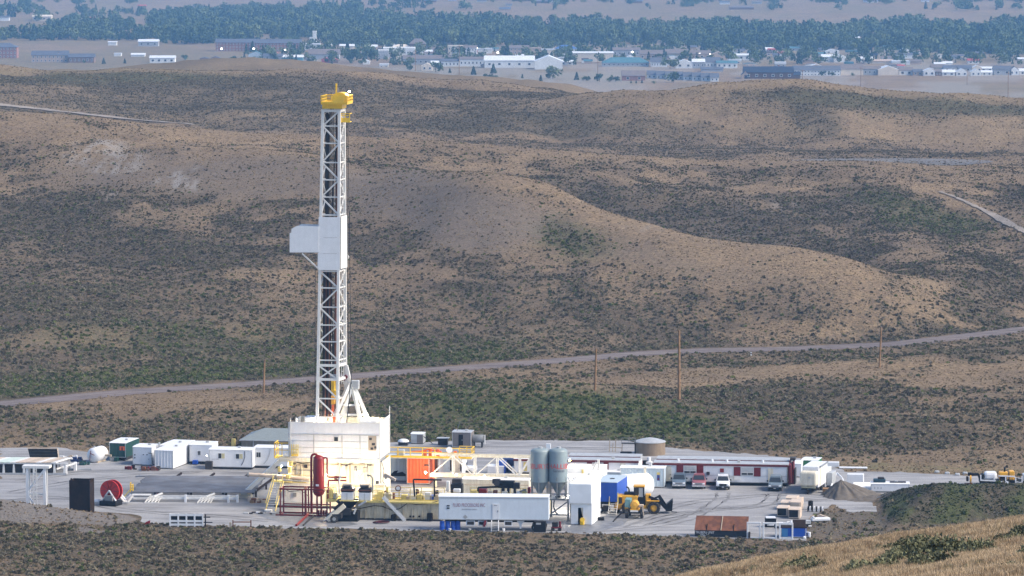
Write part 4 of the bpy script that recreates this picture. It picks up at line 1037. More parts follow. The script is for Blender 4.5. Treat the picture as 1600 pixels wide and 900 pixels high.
railing(t, [(S(606,780).x, 1.0, zd), (S(688,780).x, 1.0, zd)], 1.3, YPALE, w=.06, post=1.5)
railing(t, [(xA+.05, yB, zd), (xB, yB, zd)], 1.5, YPALE, w=.07, post=1.5)
for a, r_, w, h, m_ in ((514,773,7,14,YPALE),(521,770,6,9,LGREY),(590,770,9,12,YPALE),(600,772,7,10,CREAM),(627,772,9,8,YPALE),(634,765,6,6,TAN),(640,774,10,7,CREAM),(651,772,8,9,YPALE),(664,774,9,12,WHITE),(671,772,6,8,BLUE),(679,773,7,9,TAN),(602,760,10,10,CREAM),(585,765,7,8,YPALE)):
    part('deck_gear', m_, t, 'cbox', S(a,r_,1.4).x, S(a+w,r_,1.4).x, 1.2, 2.1, zd+.02, zd+.02+h/11.2, .07)
part('pump_wheel', RUST, t, 'tube', S(622,763,.8), S(622,763,1.1), .42, 14)
part('pump_hub', LGREY, t, 'tube', S(622,763,.7), S(622,763,.79), .28, 12)
for a, c in (((648,776),(646,749)),((646,749),(690,750)),((679,776),(679,750))): pbar(t, 'black_frame', BLACK, S(a[0],a[1],.1), S(c[0],c[1],.1), .2)
pbar(t, 'crane_arm', PINKT, S(601,741,1.5), S(618,750,1.2), .35)
pbar(t, 'crane_arm', PINKT, S(600,742,1.5), S(604,748,1.5), .3)
for k in range(14): px_ = random.uniform(592, 686); r_ = random.uniform(760, 776); part('valve', random.choice((YPALE, TAN, DARK, RUST, YPALE)), t, 'cbox', S(px_,r_,2.3).x-.15, S(px_,r_,2.3).x+.18, 2.2, 2.5, zd, S(0,r_,2.3).z, .04)
t = thing('side_stairs', 'white stair stringer running down to the right across the mud tank', 'stairs', G(633, 815))
stairs(t, (0, 0, .05), LP(t, 598, 777, 0), .75, WHITE, GREY, 10, 'x', 0, .38)
# dark hopper under the shakers and the gear around it
t = thing('cuttings_hopper', 'black funnel shaped hopper under the shale shakers', 'hopper', G(541, 816))
S = lambda px, r, d=0.0: LP(t, px, r, d)
part('funnel', BLACK, t, 'lathe', [(2.05, S(0,784).z), (1.9, S(0,786).z), (.62, S(0,797).z), (.5, .9)], (0, 1.6, 0), 4, a0=math.pi/4, a1=2*math.pi+math.pi/4)
part('catch_bin', BLACK, t, 'cbox', -1.4, 1.5, .4, 2.4, 0, 1.35, .08)
part('pump', DARK, t, 'cbox', -.75, .55, .1, .38, .9, 1.9, .1)
pbar(t, 'chute', LGREY, S(560,790,.2), S(572,783,.2), .25); pbar(t, 'chute', WHITE, S(553,803,.1), S(556,795,.1), .2)
t = thing('belt_auger', 'sloping pale green auger trailer left of the black hopper', 'auger', G(508, 817))
S = lambda px, r, d=0.0: LP(t, px, r, d)
pbar(t, 'trough', CREAM, S(511,812,.3), S(538,789,.8), .9, .7)
pbar(t, 'drive_tube', BLACK, S(522,796,0), S(536,784,.3), .35); pbar(t, 'tow_bar', LGREY, S(505,814,-.2), S(517,803,0), .15)
part('wheel', RUBBER, t, 'tube', S(522,811,-.2), S(522,811,.1), .55, 16); part('hub', GREY, t, 'tube', S(522,811,-.25), S(522,811,-.21), .25, 10)
part('axle_frame', DARK, t, 'box', S(510,808).x, S(533,808).x, 0, 1.2, .6, 1.2)
# ------------------------------------------------------------------ containers and cabins
def zig(x0, x1, y0, y1, amp=.035, pitch=.5):
    """outline of a corrugated box"""
    out = []
    for (ax, ay, bx, by, nx, ny) in ((x0,y0,x1,y0,0,1),(x1,y0,x1,y1,-1,0),(x1,y1,x0,y1,0,-1),(x0,y1,x0,y0,1,0)):
        L = math.hypot(bx-ax, by-ay); n = max(2, round(L/pitch))
        out.append((ax, ay))
        for k in range(n):
            for f, a in ((.2,0),(.35,1),(.85,1),(1.0,0)):
                t = (k+f)/n
                if t < .999: out.append((ax+(bx-ax)*t+nx*amp*a, ay+(by-ay)*t+ny*amp*a))
    return out
def zprism(poly, z0, z1):
    n = len(poly); m = MB()
    m.add([(x,y,z0) for x,y in poly] + [(x,y,z1) for x,y in poly], [tuple(range(n)), tuple(range(n,2*n))] + [(k,(k+1)%n,n+(k+1)%n,n+k) for k in range(n)])
    return m
def cabin(name, label, cat, px0, px1, rt, rb, depth, M, roof=None, rot=ROT, legs=.0, corr=True, skid=DARK, wins=(), doors=(), group=None, overhang=.06, wpane=None, gable=0.0, trim=None):
    t = thing(name, label, cat, G(px0, rb), rot, group)
    S = lambda px, r, d=0.0: LP(t, px, r, d)
    w = S(px1, rb).x; h = S((px0+px1)/2, rt).z; z0 = legs or .14
    if legs:
        for x in (.3, w/2, w-.3): part('support', skid, t, 'box', x-.12, x+.12, .15, depth-.1, 0, legs)
        part('skid', skid, t, 'box', .05, w-.05, .35, depth-.2, legs-.25, legs-.01)
    else: part('skid', skid, t, 'box', .05, w-.05, .06, depth-.05, 0, .13)
    if corr: zprism(zig(0, w, 0, depth), z0, h-.08).build('body', M, t)
    else: part('body', M, t, 'cbox', 0, w, 0, depth, z0, h-.08, .03)
    if gable: part('roof', roof or M, t, 'prismx', [(-overhang, h-.079), (depth+overhang, h-.079), (depth/2, h-.079+gable)], -overhang, w+overhang)
    else: part('roof', roof or M, t, 'prismx', [(-overhang, h-.079), (depth+overhang, h-.079), (depth*.9, h+.02), (depth*.5, h+.06), (depth*.1, h+.02)], -overhang, w+overhang)
    if w > 2.2:
        for x in (0, w-.09): part('corner_trim', LGREY, t, 'box', x, x+.09, -.03, -.004, z0, h-.1)
        part('base_trim', LGREY, t, 'box', .1, w-.1, -.025, -.004, z0, z0+.1)
        part('roof_vent', LGREY, t, 'cbox', w*.62, w*.62+.45, depth*.4, depth*.4+.4, h+.062, h+.28, .05)
    if trim:
        part('fascia', trim, t, 'box', -.09, w+.09, -.12, -.07, h-.32, h+.0)
    for (a, c, r0, r1) in wins:
        p, q = S(a, r0), S(c, r1); wn_ = part('window', WHITE2, t, 'box', p.x, q.x, -.06, -.005, q.z, p.z)
        MB().box(p.x+.07, (p.x+q.x)/2-.02, -.075, -.061, q.z+.07, p.z-.07).build('pane', wpane or GLASS, wn_)
        MB().box((p.x+q.x)/2+.02, q.x-.07, -.075, -.061, q.z+.07, p.z-.07).build('pane', GLASSW if wpane else GLASS, wn_)
    for (a, c, r0, r1, m_) in doors:
        p, q = S(a, r0), S(c, r1); dr = part('door', m_, t, 'box', p.x, q.x, -.05, -.005, max(q.z, .16), p.z)
        MB().box(q.x-.18, q.x-.1, -.09, -.051, (p.z+q.z)/2-.1, (p.z+q.z)/2+.1).build('handle', GREY, dr)
    return t, S, w, h
# back row at the left
R12 = math.radians(-13)
t, S, w, h = cabin('green_container', 'dark green container with an orange sign and pale roof, back left', 'container', 171, 196.5, 691.5, 720, 6.5, GREEN, WHITE2, R12, legs=.55)
part('sign', ORANGE, t, 'box', S(187,700).x, S(195,700).x, -.06, -.01, S(0,703).z, S(0,697).z)
part('sign_mark', DRED, t, 'box', S(190,700).x, S(192,700).x, -.075, -.061, S(0,703).z, S(0,698).z)
part('drawbar', GREEN, t, 'box', S(181,716).x, S(186,716).x, -.9, -.02, .1, .6); part('under_panel', LGREY, t, 'box', .1, 1.0, -.12, -.02, .05, .5)
t, S, w, h = cabin('white_utility_box', 'white box with double doors next to the green container', 'container', 207.5, 237, 698, 727, 4.2, WHITE2, WHITE2, R12, corr=False, doors=((222,234,709,726,WHITE2),))
for px_ in (223.5, 229): part('hinge_plate', DARK, t, 'box', S(px_,710).x, S(px_+1.7,710).x, -.09, -.06, S(0,710.4).z, S(0,709).z)
for r_ in (709.5, 714): part('vent', BLACK, t, 'box', S(210,r_).x, S(211.5,r_).x, -.05, -.005, S(0,r_+2).z, S(0,r_).z)
part('exhaust', LGREY, t, 'tube', (w+.4, 2.5, h-.6), (w+.4, 2.5, h+.4), .16, 8); part('cable', DARK, t, 'path', [(w-.5, -.1, h-.9), (w+.1, -.1, h-.95), (w+.15, -.1, .3)], .05, 5)
t, S, w, h = cabin('white_container', 'white corrugated container seen from its end, front of the pair', 'container', 241.5, 270.5, 703, 732.5, 9.5, WHITE2, WHITE2, math.radians(-15))
t, S, w, h = cabin('white_container', 'taller white container just behind the corrugated end container', 'container', 250, 281, 695.5, 724.5, 7, WHITE2, WHITE2, math.radians(-15))
t, S, w, h = cabin('white_crew_cabin', 'white crew cabin with one window, leftmost of the cabin row', 'cabin', 296, 331, 694.5, 725.5, 4.5, WHITE2, WHITE2, ROT, corr=False, legs=.45, wins=((308.5,314,704,711.5),))
part('blue_box', BLUE, t, 'cbox', S(302,722).x, S(310,722).x, -.7, -.1, .1, .7, .05)
t, S, w, h = cabin('white_crew_cabin', 'white crew cabin with two curtained windows behind the pipe rack', 'cabin', 327, 394.5, 702, 733, 3.2, WHITE2, WHITE2, ROT, corr=False, legs=.35, wins=((340.5,352,707.5,717),(368,380,708.5,717.5)), wpane=GLASS, overhang=.08)
text_mesh('DISCOVERY', .22, 'lettering', TXT_G, t, (S(331,718).x, -.012, S(0,718).z))
part('cable', DARK, t, 'path', [S(382,705,-.05), S(382.5,714,-.05), S(380,722,-.05), S(377,727,-.05)], .04, 4)
t, S, w, h = cabin('white_crew_cabin', 'long white crew cabin reaching behind the rig stairs', 'cabin', 397, 452, 699, 731.5, 3.2, WHITE2, WHITE2, ROT, corr=False, legs=.35, wins=((400,408,706,715),))
part('cable', LGREY, t, 'path', [S(423,701,-.05), S(421,710,-.05), S(418,718,-.05), S(412,725,-.05)], .05, 4)
tag(MB().cbox(0, 1.0, 0, .9, 0, 1.25, .05).build('dark_bin', DARK, loc=G(320.5, 734), rz=ROT), 'dark bin at the left corner of the two window cabin', 'bin')
tag(MB().cbox(0, .9, 0, 1.2, 0, 1.35, .15).add(*(lambda q: (q.v, q.f))(MB().tube((.45,-.15,.9),(.45,0,.9),.35,10))).build('air_conditioner', BLACK, loc=G(396, 731), rz=ROT), 'black air unit in the gap between the two white cabins', 'air unit')
tag(MB().box(0, .55, 0, .5, 0, 1.6).build('yellow_post_box', YPALE, loc=G(361.5, 702), rz=ROT), 'yellow service box on the slope behind the cabins', 'box')
# shed behind
t = thing('metal_shed', 'tan metal shed with grey green pitched roof behind the white cabins', 'shed', G(377, 703), ROT)
S = lambda px, r, d=0.0: LP(t, px, r, d)
w = S(470,703).x; zev = S(0,687).z; SHEDW = mat('shed_wall', (.21,.19,.145), .7, var=.08); SHEDR = mat('shed_roof', (.20,.225,.22), .5, var=.06)
zprism(zig(0, w, 0, 9, .03, .6), .1, zev).build('wall', SHEDW, t)
zr = S(414, 668.5, 4.5).z
rf = MB(); xa_, xr_ = -.25, S(414,668.5,4.5).x
rf.add([(xa_,-.3,zev),(w+.3,-.3,zev),(w+.3,4.5,zr),(xr_,4.5,zr),(xa_,9.3,zev),(w+.3,9.3,zev)], [(0,1,2,3),(0,3,4),(3,2,5,4),(1,5,2),(0,4,5,1)]); rf.build('roof', SHEDR, t)
part('gutter', LGREY, t, 'box', xa_, w+.3, -.42, -.31, zev-.1, zev+.02); part('downpipe', LGREY, t, 'tube', (S(396,695).x,-.1,.1), (S(396,695).x,-.1,zev), .08, 6)

# row right of the rig: pale blue, orange and white containers with a railed roof walk
t, S, w, h = cabin('pale_blue_container', 'pale blue grey container between the rig and the orange container', 'container', 601, 634.5, 715, 752, 4.5, LBLUE, LBLUE, ROT)
part('black_cover', BLACK, t, 'prism', [(S(a,c).x, S(a,c).z) for a, c in ((611,741),(616,736),(622,735),(620,739),(629,737),(634,741),(634,744),(611,744))], -.08, -.02)
t, S, w, h = cabin('orange_container', 'bright orange steel container beside the white truss', 'container', 635.5, 671, 715.5, 757, 4.5, ORANGE, CREAM, ROT)
part('bracket', DARK, t, 'box', S(663,726).x, S(670,726).x, -.1, -.03, S(0,727).z, S(0,725).z)
t, S, w, h = cabin('white_parts_container', 'white container with dark door gaps behind the truss', 'container', 675, 722, 716, 746, 4.5, WHITE2, CREAM, ROT, doors=((693,703,718,744,LBLUE),(708,719,719,744,CREAM)))
part('door_gap', BLACK, t, 'box', S(703.2,720).x, S(705.5,720).x, -.04, -.01, S(0,735).z, S(0,718).z); part('door_gap', BLACK, t, 'box', S(719.2,720).x, S(720.5,720).x, -.04, -.01, S(0,735).z, S(0,722).z)
part('red_panel', RUST, t, 'box', S(677,730).x, S(684,730).x, -.04, -.005, S(0,742).z, S(0,717).z)
t = thing('roof_walkway', 'yellow railed walkway along the roofs of the containers', 'walkway', AT(604, 713.5, 589), ROT)
S = lambda px, r, d=0.0: LP(t, px, r, d)
w = S(737, 713).x
part('deck', CREAM, t, 'box', -.2, w, -.1, 2.6, -.2, -.02); part('toe_board', YELLOW, t, 'box', -.2, w, -.16, -.11, -.06, .22)
railing(t, [(-.1, -.1, 0), (w, -.1, 0)], 1.4, YELLOW, w=.11, post=1.75, kick=False)
railing(t, [(S(714,712).x, 2.4, 0), (w, 2.4, 0)], 1.4, YELLOW, w=.1, post=1.2, kick=False); railing(t, [(w, -.1, 0), (w, 2.4, 0)], 1.4, YELLOW, w=.1, post=1.2, kick=False)
part('white_disc', WHITE2, t, 'tube', S(702,703,-.3), S(702,703,-.2), .46, 18)
part('pipe', ORANGE, t, 'path', [S(643,706,1), S(660,705,1), S(668,702,1), S(690,706,1)], .12, 6)
for a, c in ((664,706),(672,703),(684,704),(711,707)): part('valve', ORANGE, t, 'cbox', S(a,c,1).x-.2, S(a,c,1).x+.25, .8, 1.2, -.02, S(a,c,1).z+.2, .05)
part('roof_unit', LGREY, t, 'cbox', S(620,705,1.5).x, S(632,705,1.5).x, 1.2, 2.2, -.02, S(0,702,1.5).z, .15)
# white truss bridge
t = thing('truss_bridge', 'white welded truss bridge carrying lines to the silos', 'truss', G(672, 762), ROT)
S = lambda px, r, d=0.0: LP(t, px, r, d)
zt_, zb_ = S(750,713).z, S(750,744.5).z; xa_, xb_ = S(672,720).x, S(828,745).x
for y in (0, 1.6):
    pbar(t, 'chord', CREAM, (S(735,713,y).x if y == 0 else xa_, y, zt_), (xb_, y, zt_), .2, .28); pbar(t, 'chord', CREAM, (xa_, y, zb_), (xb_, y, zb_), .22, .38)
    nodes = [(672,0),(707,1),(741,0),(776,1),(810,0),(828,1)]
    for (a, ka), (c, kc) in zip(nodes[:-1], nodes[1:]):
        pbar(t, 'diagonal', WHITE, (S(a,740).x, y, zt_ if ka else zb_), (S(c,740).x, y, zt_ if kc else zb_), .15)
    for a in (707, 741, 776, 811, 828): pbar(t, 'upright', WHITE, (S(a,740).x, y, zb_), (S(a,740).x, y, zt_), .17)
for a in (690, 725, 760, 795, 826): pbar(t, 'cross_tie', WHITE, (S(a,740).x, 0, zb_), (S(a,740).x, 1.6, zb_), .15)
part('floor_grating', CREAM, t, 'box', xa_, xb_, .15, 1.45, zb_+.16, zb_+.3)
for a in (680, 741, 800, 828): pbar(t, 'leg', CREAM, (S(a,760).x, .8, 0), (S(a,760).x, .8, zb_), .25)
pbar(t, 'pole', LGREY, (xb_+.1, -.1, 0), (xb_+.1, -.1, zt_+.2), .12)
# reserve mud tanks behind the front trailer
MT = G(692, 806)
t = thing('mud_tank', 'cream mud tank with pumps behind the white front trailer', 'mud tank', MT, ROT)
S = lambda px, r, d=0.0: LP(t, px, r, d)
w = S(857,806).x; zd = S(0,782).z
part('tank_body', TANKC, t, 'box', 0, w, 0, 3.2, .2, zd); part('skid', DARK, t, 'box', -.1, w+.1, -.1, 3.2, 0, .19)
part('deck', YPALE, t, 'box', -.05, w+.05, -.15, 3.3, zd+.003, zd+.1)
zd += .1
railing(t, [(S(735,780,2.9).x, 2.9, zd), (w-.1, 2.9, zd)], 1.35, YPALE, w=.06, post=1.4)
railing(t, [(S(699,777,.1).x, .1, zd), (S(718,777,.1).x, .1, zd)], .9, YELLOW, w=.1, post=.7)
for a, c, d0, d1, r0, r1, m_ in ((704,722,1.2,2.6,757,772,BLACK),(706,721,1.4,2.4,749,756,DARK),(748,760,1,2.2,764,779,RED),(824,829,1,2,762,779,RED),(778,803,.8,2,752,763,BLACK),(800,812,.9,1.8,755,764,DARK),(769,781,1,1.8,749,756,DARK),
        (783,788,.9,1.4,763,780,BLACK),(792,796,.9,1.4,763,780,BLACK),(802,806,.9,1.4,763,780,BLACK),(762,768,.5,1,768,779,TAN),(770,777,.5,1,766,780,RUST),(807,815,.5,1.2,768,780,WHITE),(697,702,.4,1,752,768,WHITE),(708,719,.3,.9,764,770,WHITE2),(784,793,.3,.7,768,780,CREAM),(816,822,.4,1,764,780,YPALE),(735,746,1.5,2.6,766,780,YPALE)):
    part('pump_unit', m_, t, 'cbox', S(a,r1,d0).x, S(c,r1,d0).x, d0, d1, max(zd, S((a+c)/2,r1,d0).z), S((a+c)/2,r0,d0).z, .08)
part('suction_line', BLACK, t, 'path', [S(747,778,.5), S(747,762,.5), S(766,761,.5), S(790,760,.8)], .14, 8); part('suction_line', GREY, t, 'path', [S(812,768,.4), S(822,765,.4), S(822,778,.4)], .1, 8)
part('pulley_guard', DARK, t, 'tube', S(776,755,.6), S(776,755,.75), .42, 14)
for k in range(12): px_ = random.uniform(725, 852); r_ = random.uniform(768, 777); part('valve', random.choice((TAN, RUST, WHITE, YPALE, DARK)), t, 'cbox', S(px_,r_,.25).x-.14, S(px_,r_,.25).x+.16, .15, .4, zd, S(px_,r_,.25).z, .04)
# white tanks on the far side of the mud tanks
t, S, w, h = cabin('white_water_tank', 'long white tank with yellow ladder behind the mud pumps', 'tank', 722, 826, 749, 776, 2.5, CREAM, WHITE, ROT, corr=False)
for px_ in (738, 754, 766, 790, 808): part('rib', CREAM, t, 'box', S(px_,760).x-.06, S(px_,760).x+.06, -.05, -.003, .2, h-.2)
part('pipe', TAN, t, 'tube', S(726,757,-.2), S(826,758,-.2), .08, 6)

# ------------------------------------------------------------------ cement silos on their stand
t = thing('silo_stand', 'grey steel platform frame carrying the two cement silos', 'steel frame', G(826, 812), ROT)
S = lambda px, r, d=0.0: LP(t, px, r, d)
zp = S(860,779).z; xa_, xb_ = 0.2, S(889.5,812).x
part('deck', GREY, t, 'box', xa_, xb_, -.1, 3.2, zp-.22, zp)
for x in (xa_+.15, S(857,812).x, xb_-.15):
    for y in (0, 3.0): pbar(t, 'leg', GREY, (x, y, 0), (x, y, zp-.22), .22)
pbar(t, 'brace', GREY, (S(857,812).x, 0, .6), (xb_-.15, 0, zp-.3), .16); pbar(t, 'beam', GREY, (xa_, 0, .75), (xb_, 0, .75), .18)
part('hose', BLACK, t, 'path', [S(866,782,.2), S(865,792,.2), S(868,800,.2), S(873,805,.2)], .09, 6)
railing(t, [(xa_, -.05, zp), (xb_, -.05, zp)], .75, GREY, w=.06, post=1.6, kick=False)
SILO_TXT = {}
def silo(px, label, word, off, second):
    s = thing('cement_silo', label, 'silo', LPW(t, px, 779, 1.5), ROT, 'pair of cement silos')
    k = 11.55; r = 14.6/k; c = (0,0,0); z = lambda row: (779-row)/k*1.01
    part('shell', SILO, s, 'lathe', [(r, z(751)), (r, z(705.5)), (r*.97, z(703.8)), (r*.85, z(701.8)), (r*.55, z(700.4)), (.02, z(699.9))], c, 36, smooth=True)
    part('cone', mat('silo_cone_grey', (.20,.235,.245), .5, var=.1, dirt=(.14,.13,.11), dirt_amt=.5), s, 'lathe', [(r, z(751)-.003), (.28, z(771)), (.24, z(775))], c, 28, smooth=True)
    part('outlet', DARK, s, 'cbox', -.35, .35, -.35, .35, .02, z(774.5), .06)
    for k_ in range(6):
        a = math.pi/6 + k_*math.pi/3; x, y = (r-.04)*math.cos(a), (r-.04)*math.sin(a); part('leg', GREY, s, 'tube', (x, y, .01), (x, y, z(744)), .075, 6)
    part('top_hatch', LGREY, s, 'tube', (.1, 0, z(700.2)), (.1, 0, z(698)), .3, 12)
    part('shoulder_band', SILO, s, 'lathe', [(r+.004, z(752)), (r+.04, z(752)), (r+.04, z(750)), (r+.004, z(750))], c, 36)
    def wrap(txt, hgt, m_, row, ang0):
        o = text_mesh(txt, hgt, 'lettering', m_, s, (0,0,0)); me = o.data; o.rotation_euler = (0,0,0)
        for v in me.vertices:
            x, y, zz = v.co; a = -math.pi/2 + ang0 + x*.95/r; rr = r + .012 + zz; v.co = (rr*math.cos(a), rr*math.sin(a), z(row) + y)
        me.update()
    wrap(word, .98, TXT_R, 731, off)
    if second: wrap(second, .52, TXT_D, 736, off+.62)
def LPW(o, px, row, d):
    p = LP(o, px, row, d); r = o.rotation_euler[2]; return o.location + Vector((p.x*math.cos(r) - p.y*math.sin(r), p.x*math.sin(r) + p.y*math.cos(r), p.z))
silo(843.5, 'left blue grey cement silo with red lettering above the front trailer', 'HALLIBURTON', -2.85, None)
silo(872, 'right blue grey cement silo with red lettering and a dark second line', 'HALLIBURTON', -1.05, 'Services')
p = AT(857, 700, 556)
tag(MB().box(-.45, .45, -.3, .3, 0, .16).box(-.3, .3, -.2, .2, .165, .85).build('silo_bridge_box', WHITE2, loc=AT(857, 703, 556.4), rz=ROT), 'small white box bridging the tops of the two silos', 'box')

# ------------------------------------------------------------------ front trailer with lettering
t = thing('office_trailer', 'long pale blue white semi trailer lettered FLUID PROCESSORS INC, front of the pad', 'trailer', G(685.5, 829), math.radians(-3))
S = lambda px, r, d=0.0: LP(t, px, r, d)
w = S(857.5,829).x; z0, z1 = S(770,812.5).z, S(770,776.5).z
part('body', mat('trailer_side', (.60,.66,.71), .45, var=.03, dirt=(.42,.45,.46), dirt_amt=.3, streak=True), t, 'cbox', 0, w, 0, 2.5, z0, z1, .06)
part('roof', WHITE2, t, 'prismx', [(-.04, z1+.003), (2.54, z1+.003), (2.2, z1+.16), (.3, z1+.16)], -.04, w+.04)
part('bottom_rail', LGREY, t, 'box', 0, w, -.04, -.003, z0, z0+.12); part('top_rail', LGREY, t, 'box', .1, w-.1, -.03, -.003, z1-.2, z1-.13)
dr = part('door', WHITE2, t, 'box', S(769.5,800).x, S(780,800).x, -.06, -.004, z0+.13, S(0,786.5).z)
MB().box(S(777.5,800).x, S(778.5,800).x, -.1, -.061, z0+1.1, z0+1.3).build('handle', DARK, dr); MB().box(S(772,800).x, S(777,800).x, -.075, -.061, S(0,789.5).z, S(0,788.3).z).build('notice', TXT_G, dr)
text_mesh('FLUID PROCESSORS INC', .66, 'lettering', TXT_P, t, (S(707.5,792).x, -.012, S(0,791.4).z)).scale = (.60, 1, 1)
text_mesh('RIVERTON WYO', .27, 'lettering', TXT_G, t, (S(721.5,797).x, -.012, S(0,796.6).z))
for r_ in (789.2, 792.8): part('vent', BLACK, t, 'box', S(698.2,r_).x, S(702.5,r_).x, -.05, -.005, S(0,r_+1.9).z, S(0,r_).z)
part('diamond_placard', LGREY, t, 'prism', [(S(727,807).x+.32*math.cos(a), S(0,807.5).z+.32*math.sin(a)) for a in (0, math.pi/2, math.pi, -math.pi/2)], -.02, -.004)
for a, c in ((728,742),(747,761),(787.5,800.5)):
    f = part('vent_frame', WHITE2, t, 'box', S(a,820).x, S(c,820).x, .1, .22, S(0,821).z, S(0,813.2).z)
    MB().box(S(a+1.5,820).x, S(c-1.5,820).x, .07, .1, S(0,819.6).z, S(0,814.6).z).build('grille', DARK, f)
st = part('entry_steps', WHITE2, t, 'box', S(768,830).x, S(768.9,830).x, -1.2, -.1, 0, z0)
MB().box(S(778.8,830).x, S(779.7,830).x, -1.2, -.1, 0, z0).build('stringer', WHITE2, st)
for k in range(5): MB().box(S(768.9,830).x, S(778.8,830).x, -1.25+k*.2, -.95+k*.2, .15+k*.27, .2+k*.27).build('tread', LGREY, st)
part('landing_gear', WHITE2, t, 'prism', [(S(a,c).x, S(a,c).z) for a, c in ((807,814.5),(819.5,814.5),(815,820),(814,827),(812,827),(811,820))], .4, .5)
part('frame_rail', BLACK, t, 'box', .8, w-.8, .5, 2.0, z0-.35, z0-.01)
for x in (S(836,829).x, S(848,829).x):
    for y in (.05, 2.1): wh = part('wheel', RUBBER, t, 'tube', (x, y, .5), (x, y+.3, .5), .5, 18); MB().tube((x, y-.03, .5), (x, y, .5), .24, 12).build('rim', LGREY, wh)
part('hanging_belt', DRED, t, 'tube', S(756,823,-.2), S(758,813,-.1), .18, 8)
for k, px_ in enumerate((691, 699.5, 708, 715.5)):
    o = MB().lathe([(.01,0),(.30,0),(.315,.03),(.30,.06),(.30,.36),(.315,.39),(.30,.42),(.30,.86),(.315,.89),(.29,.92),(.01,.91)], n=18).build('blue_drum', BLUE, loc=G(px_, 828.5-.2*k) , smooth=True); o.scale = (1.12,1.12,1.35)
    tag(o, ('leftmost blue plastic drum under the left end of the lettered trailer', 'second blue drum from the left under the trailer', 'third blue drum from the left under the trailer', 'rightmost of the four blue drums under the trailer')[k], 'drum', 'blue drums under the trailer')
o = MB().cbox(0, 1.6, 0, 1.0, 0, 1.45, .06).build('black_bin', BLACK, loc=G(834, 832), rz=math.radians(-3)); tag(o, 'black square bin standing before the right end of the lettered trailer', 'bin')
q = MB(); q.cbox(.3, .95, -.012, .02, 1.05, 1.3, .01); q.build('placard', LGREY, o)
t = thing('hand_truck', 'small red and dark cart heaped with tools right of the black bin', 'cart', G(861, 830))
part('tray', DRED, t, 'cbox', 0, 1.4, 0, .8, .35, .55, .05); part('toolbox', DARK, t, 'cbox', .1, .9, .1, .7, .56, 1.2, .08); part('canister', DRED, t, 'tube', (1.15,.3,.56), (1.15,.3,1.3), .16, 10)
for x in (.25, 1.15): part('wheel', RUBBER, t, 'tube', (x,-.05,.25), (x,.05,.25), .25, 12)
pbar(t, 'handle', GREY, (1.35,.1,.4), (1.9,.1,1.5), .06)
for k, (px_, m_) in enumerate(((703, WHITE2), (787, WHITE2), (734, LGREY))):
    tag(MB().lathe([(.01,0),(.16,0),(.19,.38),(.17,.38),(.15,.05),(.01,.05)], n=14).build('bucket', m_, loc=G(px_, 830)), ('white bucket in front of the blue drums', 'white bucket right of the trailer entry steps', 'grey bucket below the left trailer vent')[k], 'bucket', 'buckets by the trailer')

# ------------------------------------------------------------------ white machinery house right of the silos
t = thing('pump_house', 'tall white housing with overhanging upper half and yellow pump inside', 'pump house', G(892, 820), math.radians(-12))
S = lambda px, r, d=0.0: LP(t, px, r, d)
w = S(924.5,820).x; zm, zt_ = S(908,787.5).z, S(908,755).z; dp = 6.2
part('upper_housing', CLOTH, t, 'cbox', -.28, w+.08, -.25, dp, zm, zt_, .15)
part('wall', CLOTH, t, 'box', 0, S(903,800).x, 0, .1, .1, zm); part('wall', CLOTH, t, 'box', S(911,800).x, w, 0, .1, .1, zm); part('wall', CLOTH, t, 'box', w-.1, w, .12, dp, .1, zm); part('wall', CLOTH, t, 'box', 0, .1, .12, dp, .1, zm)
part('lintel', CLOTH, t, 'box', S(903,800).x, S(911,800).x, 0, .1, S(0,793).z, zm)
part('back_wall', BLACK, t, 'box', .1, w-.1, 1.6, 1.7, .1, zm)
part('pump', YELLOW, t, 'cbox', S(906.5,815).x, S(913,815).x, -.3, .8, .05, .95, .1); part('fan_housing', YELLOW, t, 'tube', S(910,812,-.45), S(910,812,-.3), .3, 14); part('tarp_edge', CREAM, t, 'bar', S(909,790,.3), S(912,806,.3), .3)
t, S, w, h = cabin('white_shaker_house', 'brightly lit white house between the silos and the blue trailer', 'equipment house', 886, 943, 731, 766, 4.5, CLOTH, CLOTH, ROT, corr=False)
part('ladder', YPALE, t, 'box', S(909,738).x, S(912,738).x, -.15, -.02, S(0,742).z, S(0,733).z)
t2, S2, w2, h2 = cabin('white_tarp_box', 'low white tarped box in front of the lit white house', 'equipment house', 884, 935, 745, 778, 3.5, CLOTH, CLOTH, ROT, corr=False)
pbar(t2, 'davit', WHITE, S2(925,738,1), S2(932,722,1), .3); pbar(t2, 'davit', WHITE, S2(935,738,1), S2(935,718,1), .3)

# ------------------------------------------------------------------ blue trailer, pale container, round white tank
t = thing('blue_trailer', 'blue box trailer with pale roof and white steps behind the loader', 'trailer', G(931, 802), math.radians(-13))
S = lambda px, r, d=0.0: LP(t, px, r, d)
w = S(964,802).x; z0, z1 = S(948,784).z, S(948,754).z
part('body', BLUE, t, 'cbox', 0, w, 0, 7.2, z0, z1, .05); part('roof', LBLUE, t, 'box', -.04, w+.04, -.04, 7.24, z1+.003, z1+.08); part('roof_vent', DARK, t, 'box', w*.45, w*.65, 3, 3.6, z1+.083, z1+.16)
part('frame', BLACK, t, 'box', .3, w-.3, .2, 7, z0-.4, z0-.01)
for y in (1.0, 2.1):
    for x in (.05, w-.35): wh = part('wheel', RUBBER, t, 'tube', (x, y, .48), (x+.3, y, .48), .48, 16); MB().tube((x-.03, y, .48), (x, y, .48), .2, 10).build('rim', LGREY, wh)
part('spare_wheel', RUBBER, t, 'tube', (.65, -.25, .55), (.65, -.02, .55), .5, 16); part('spare_rim', WHITE, t, 'tube', (.65, -.29, .55), (.65, -.251, .55), .22, 12)
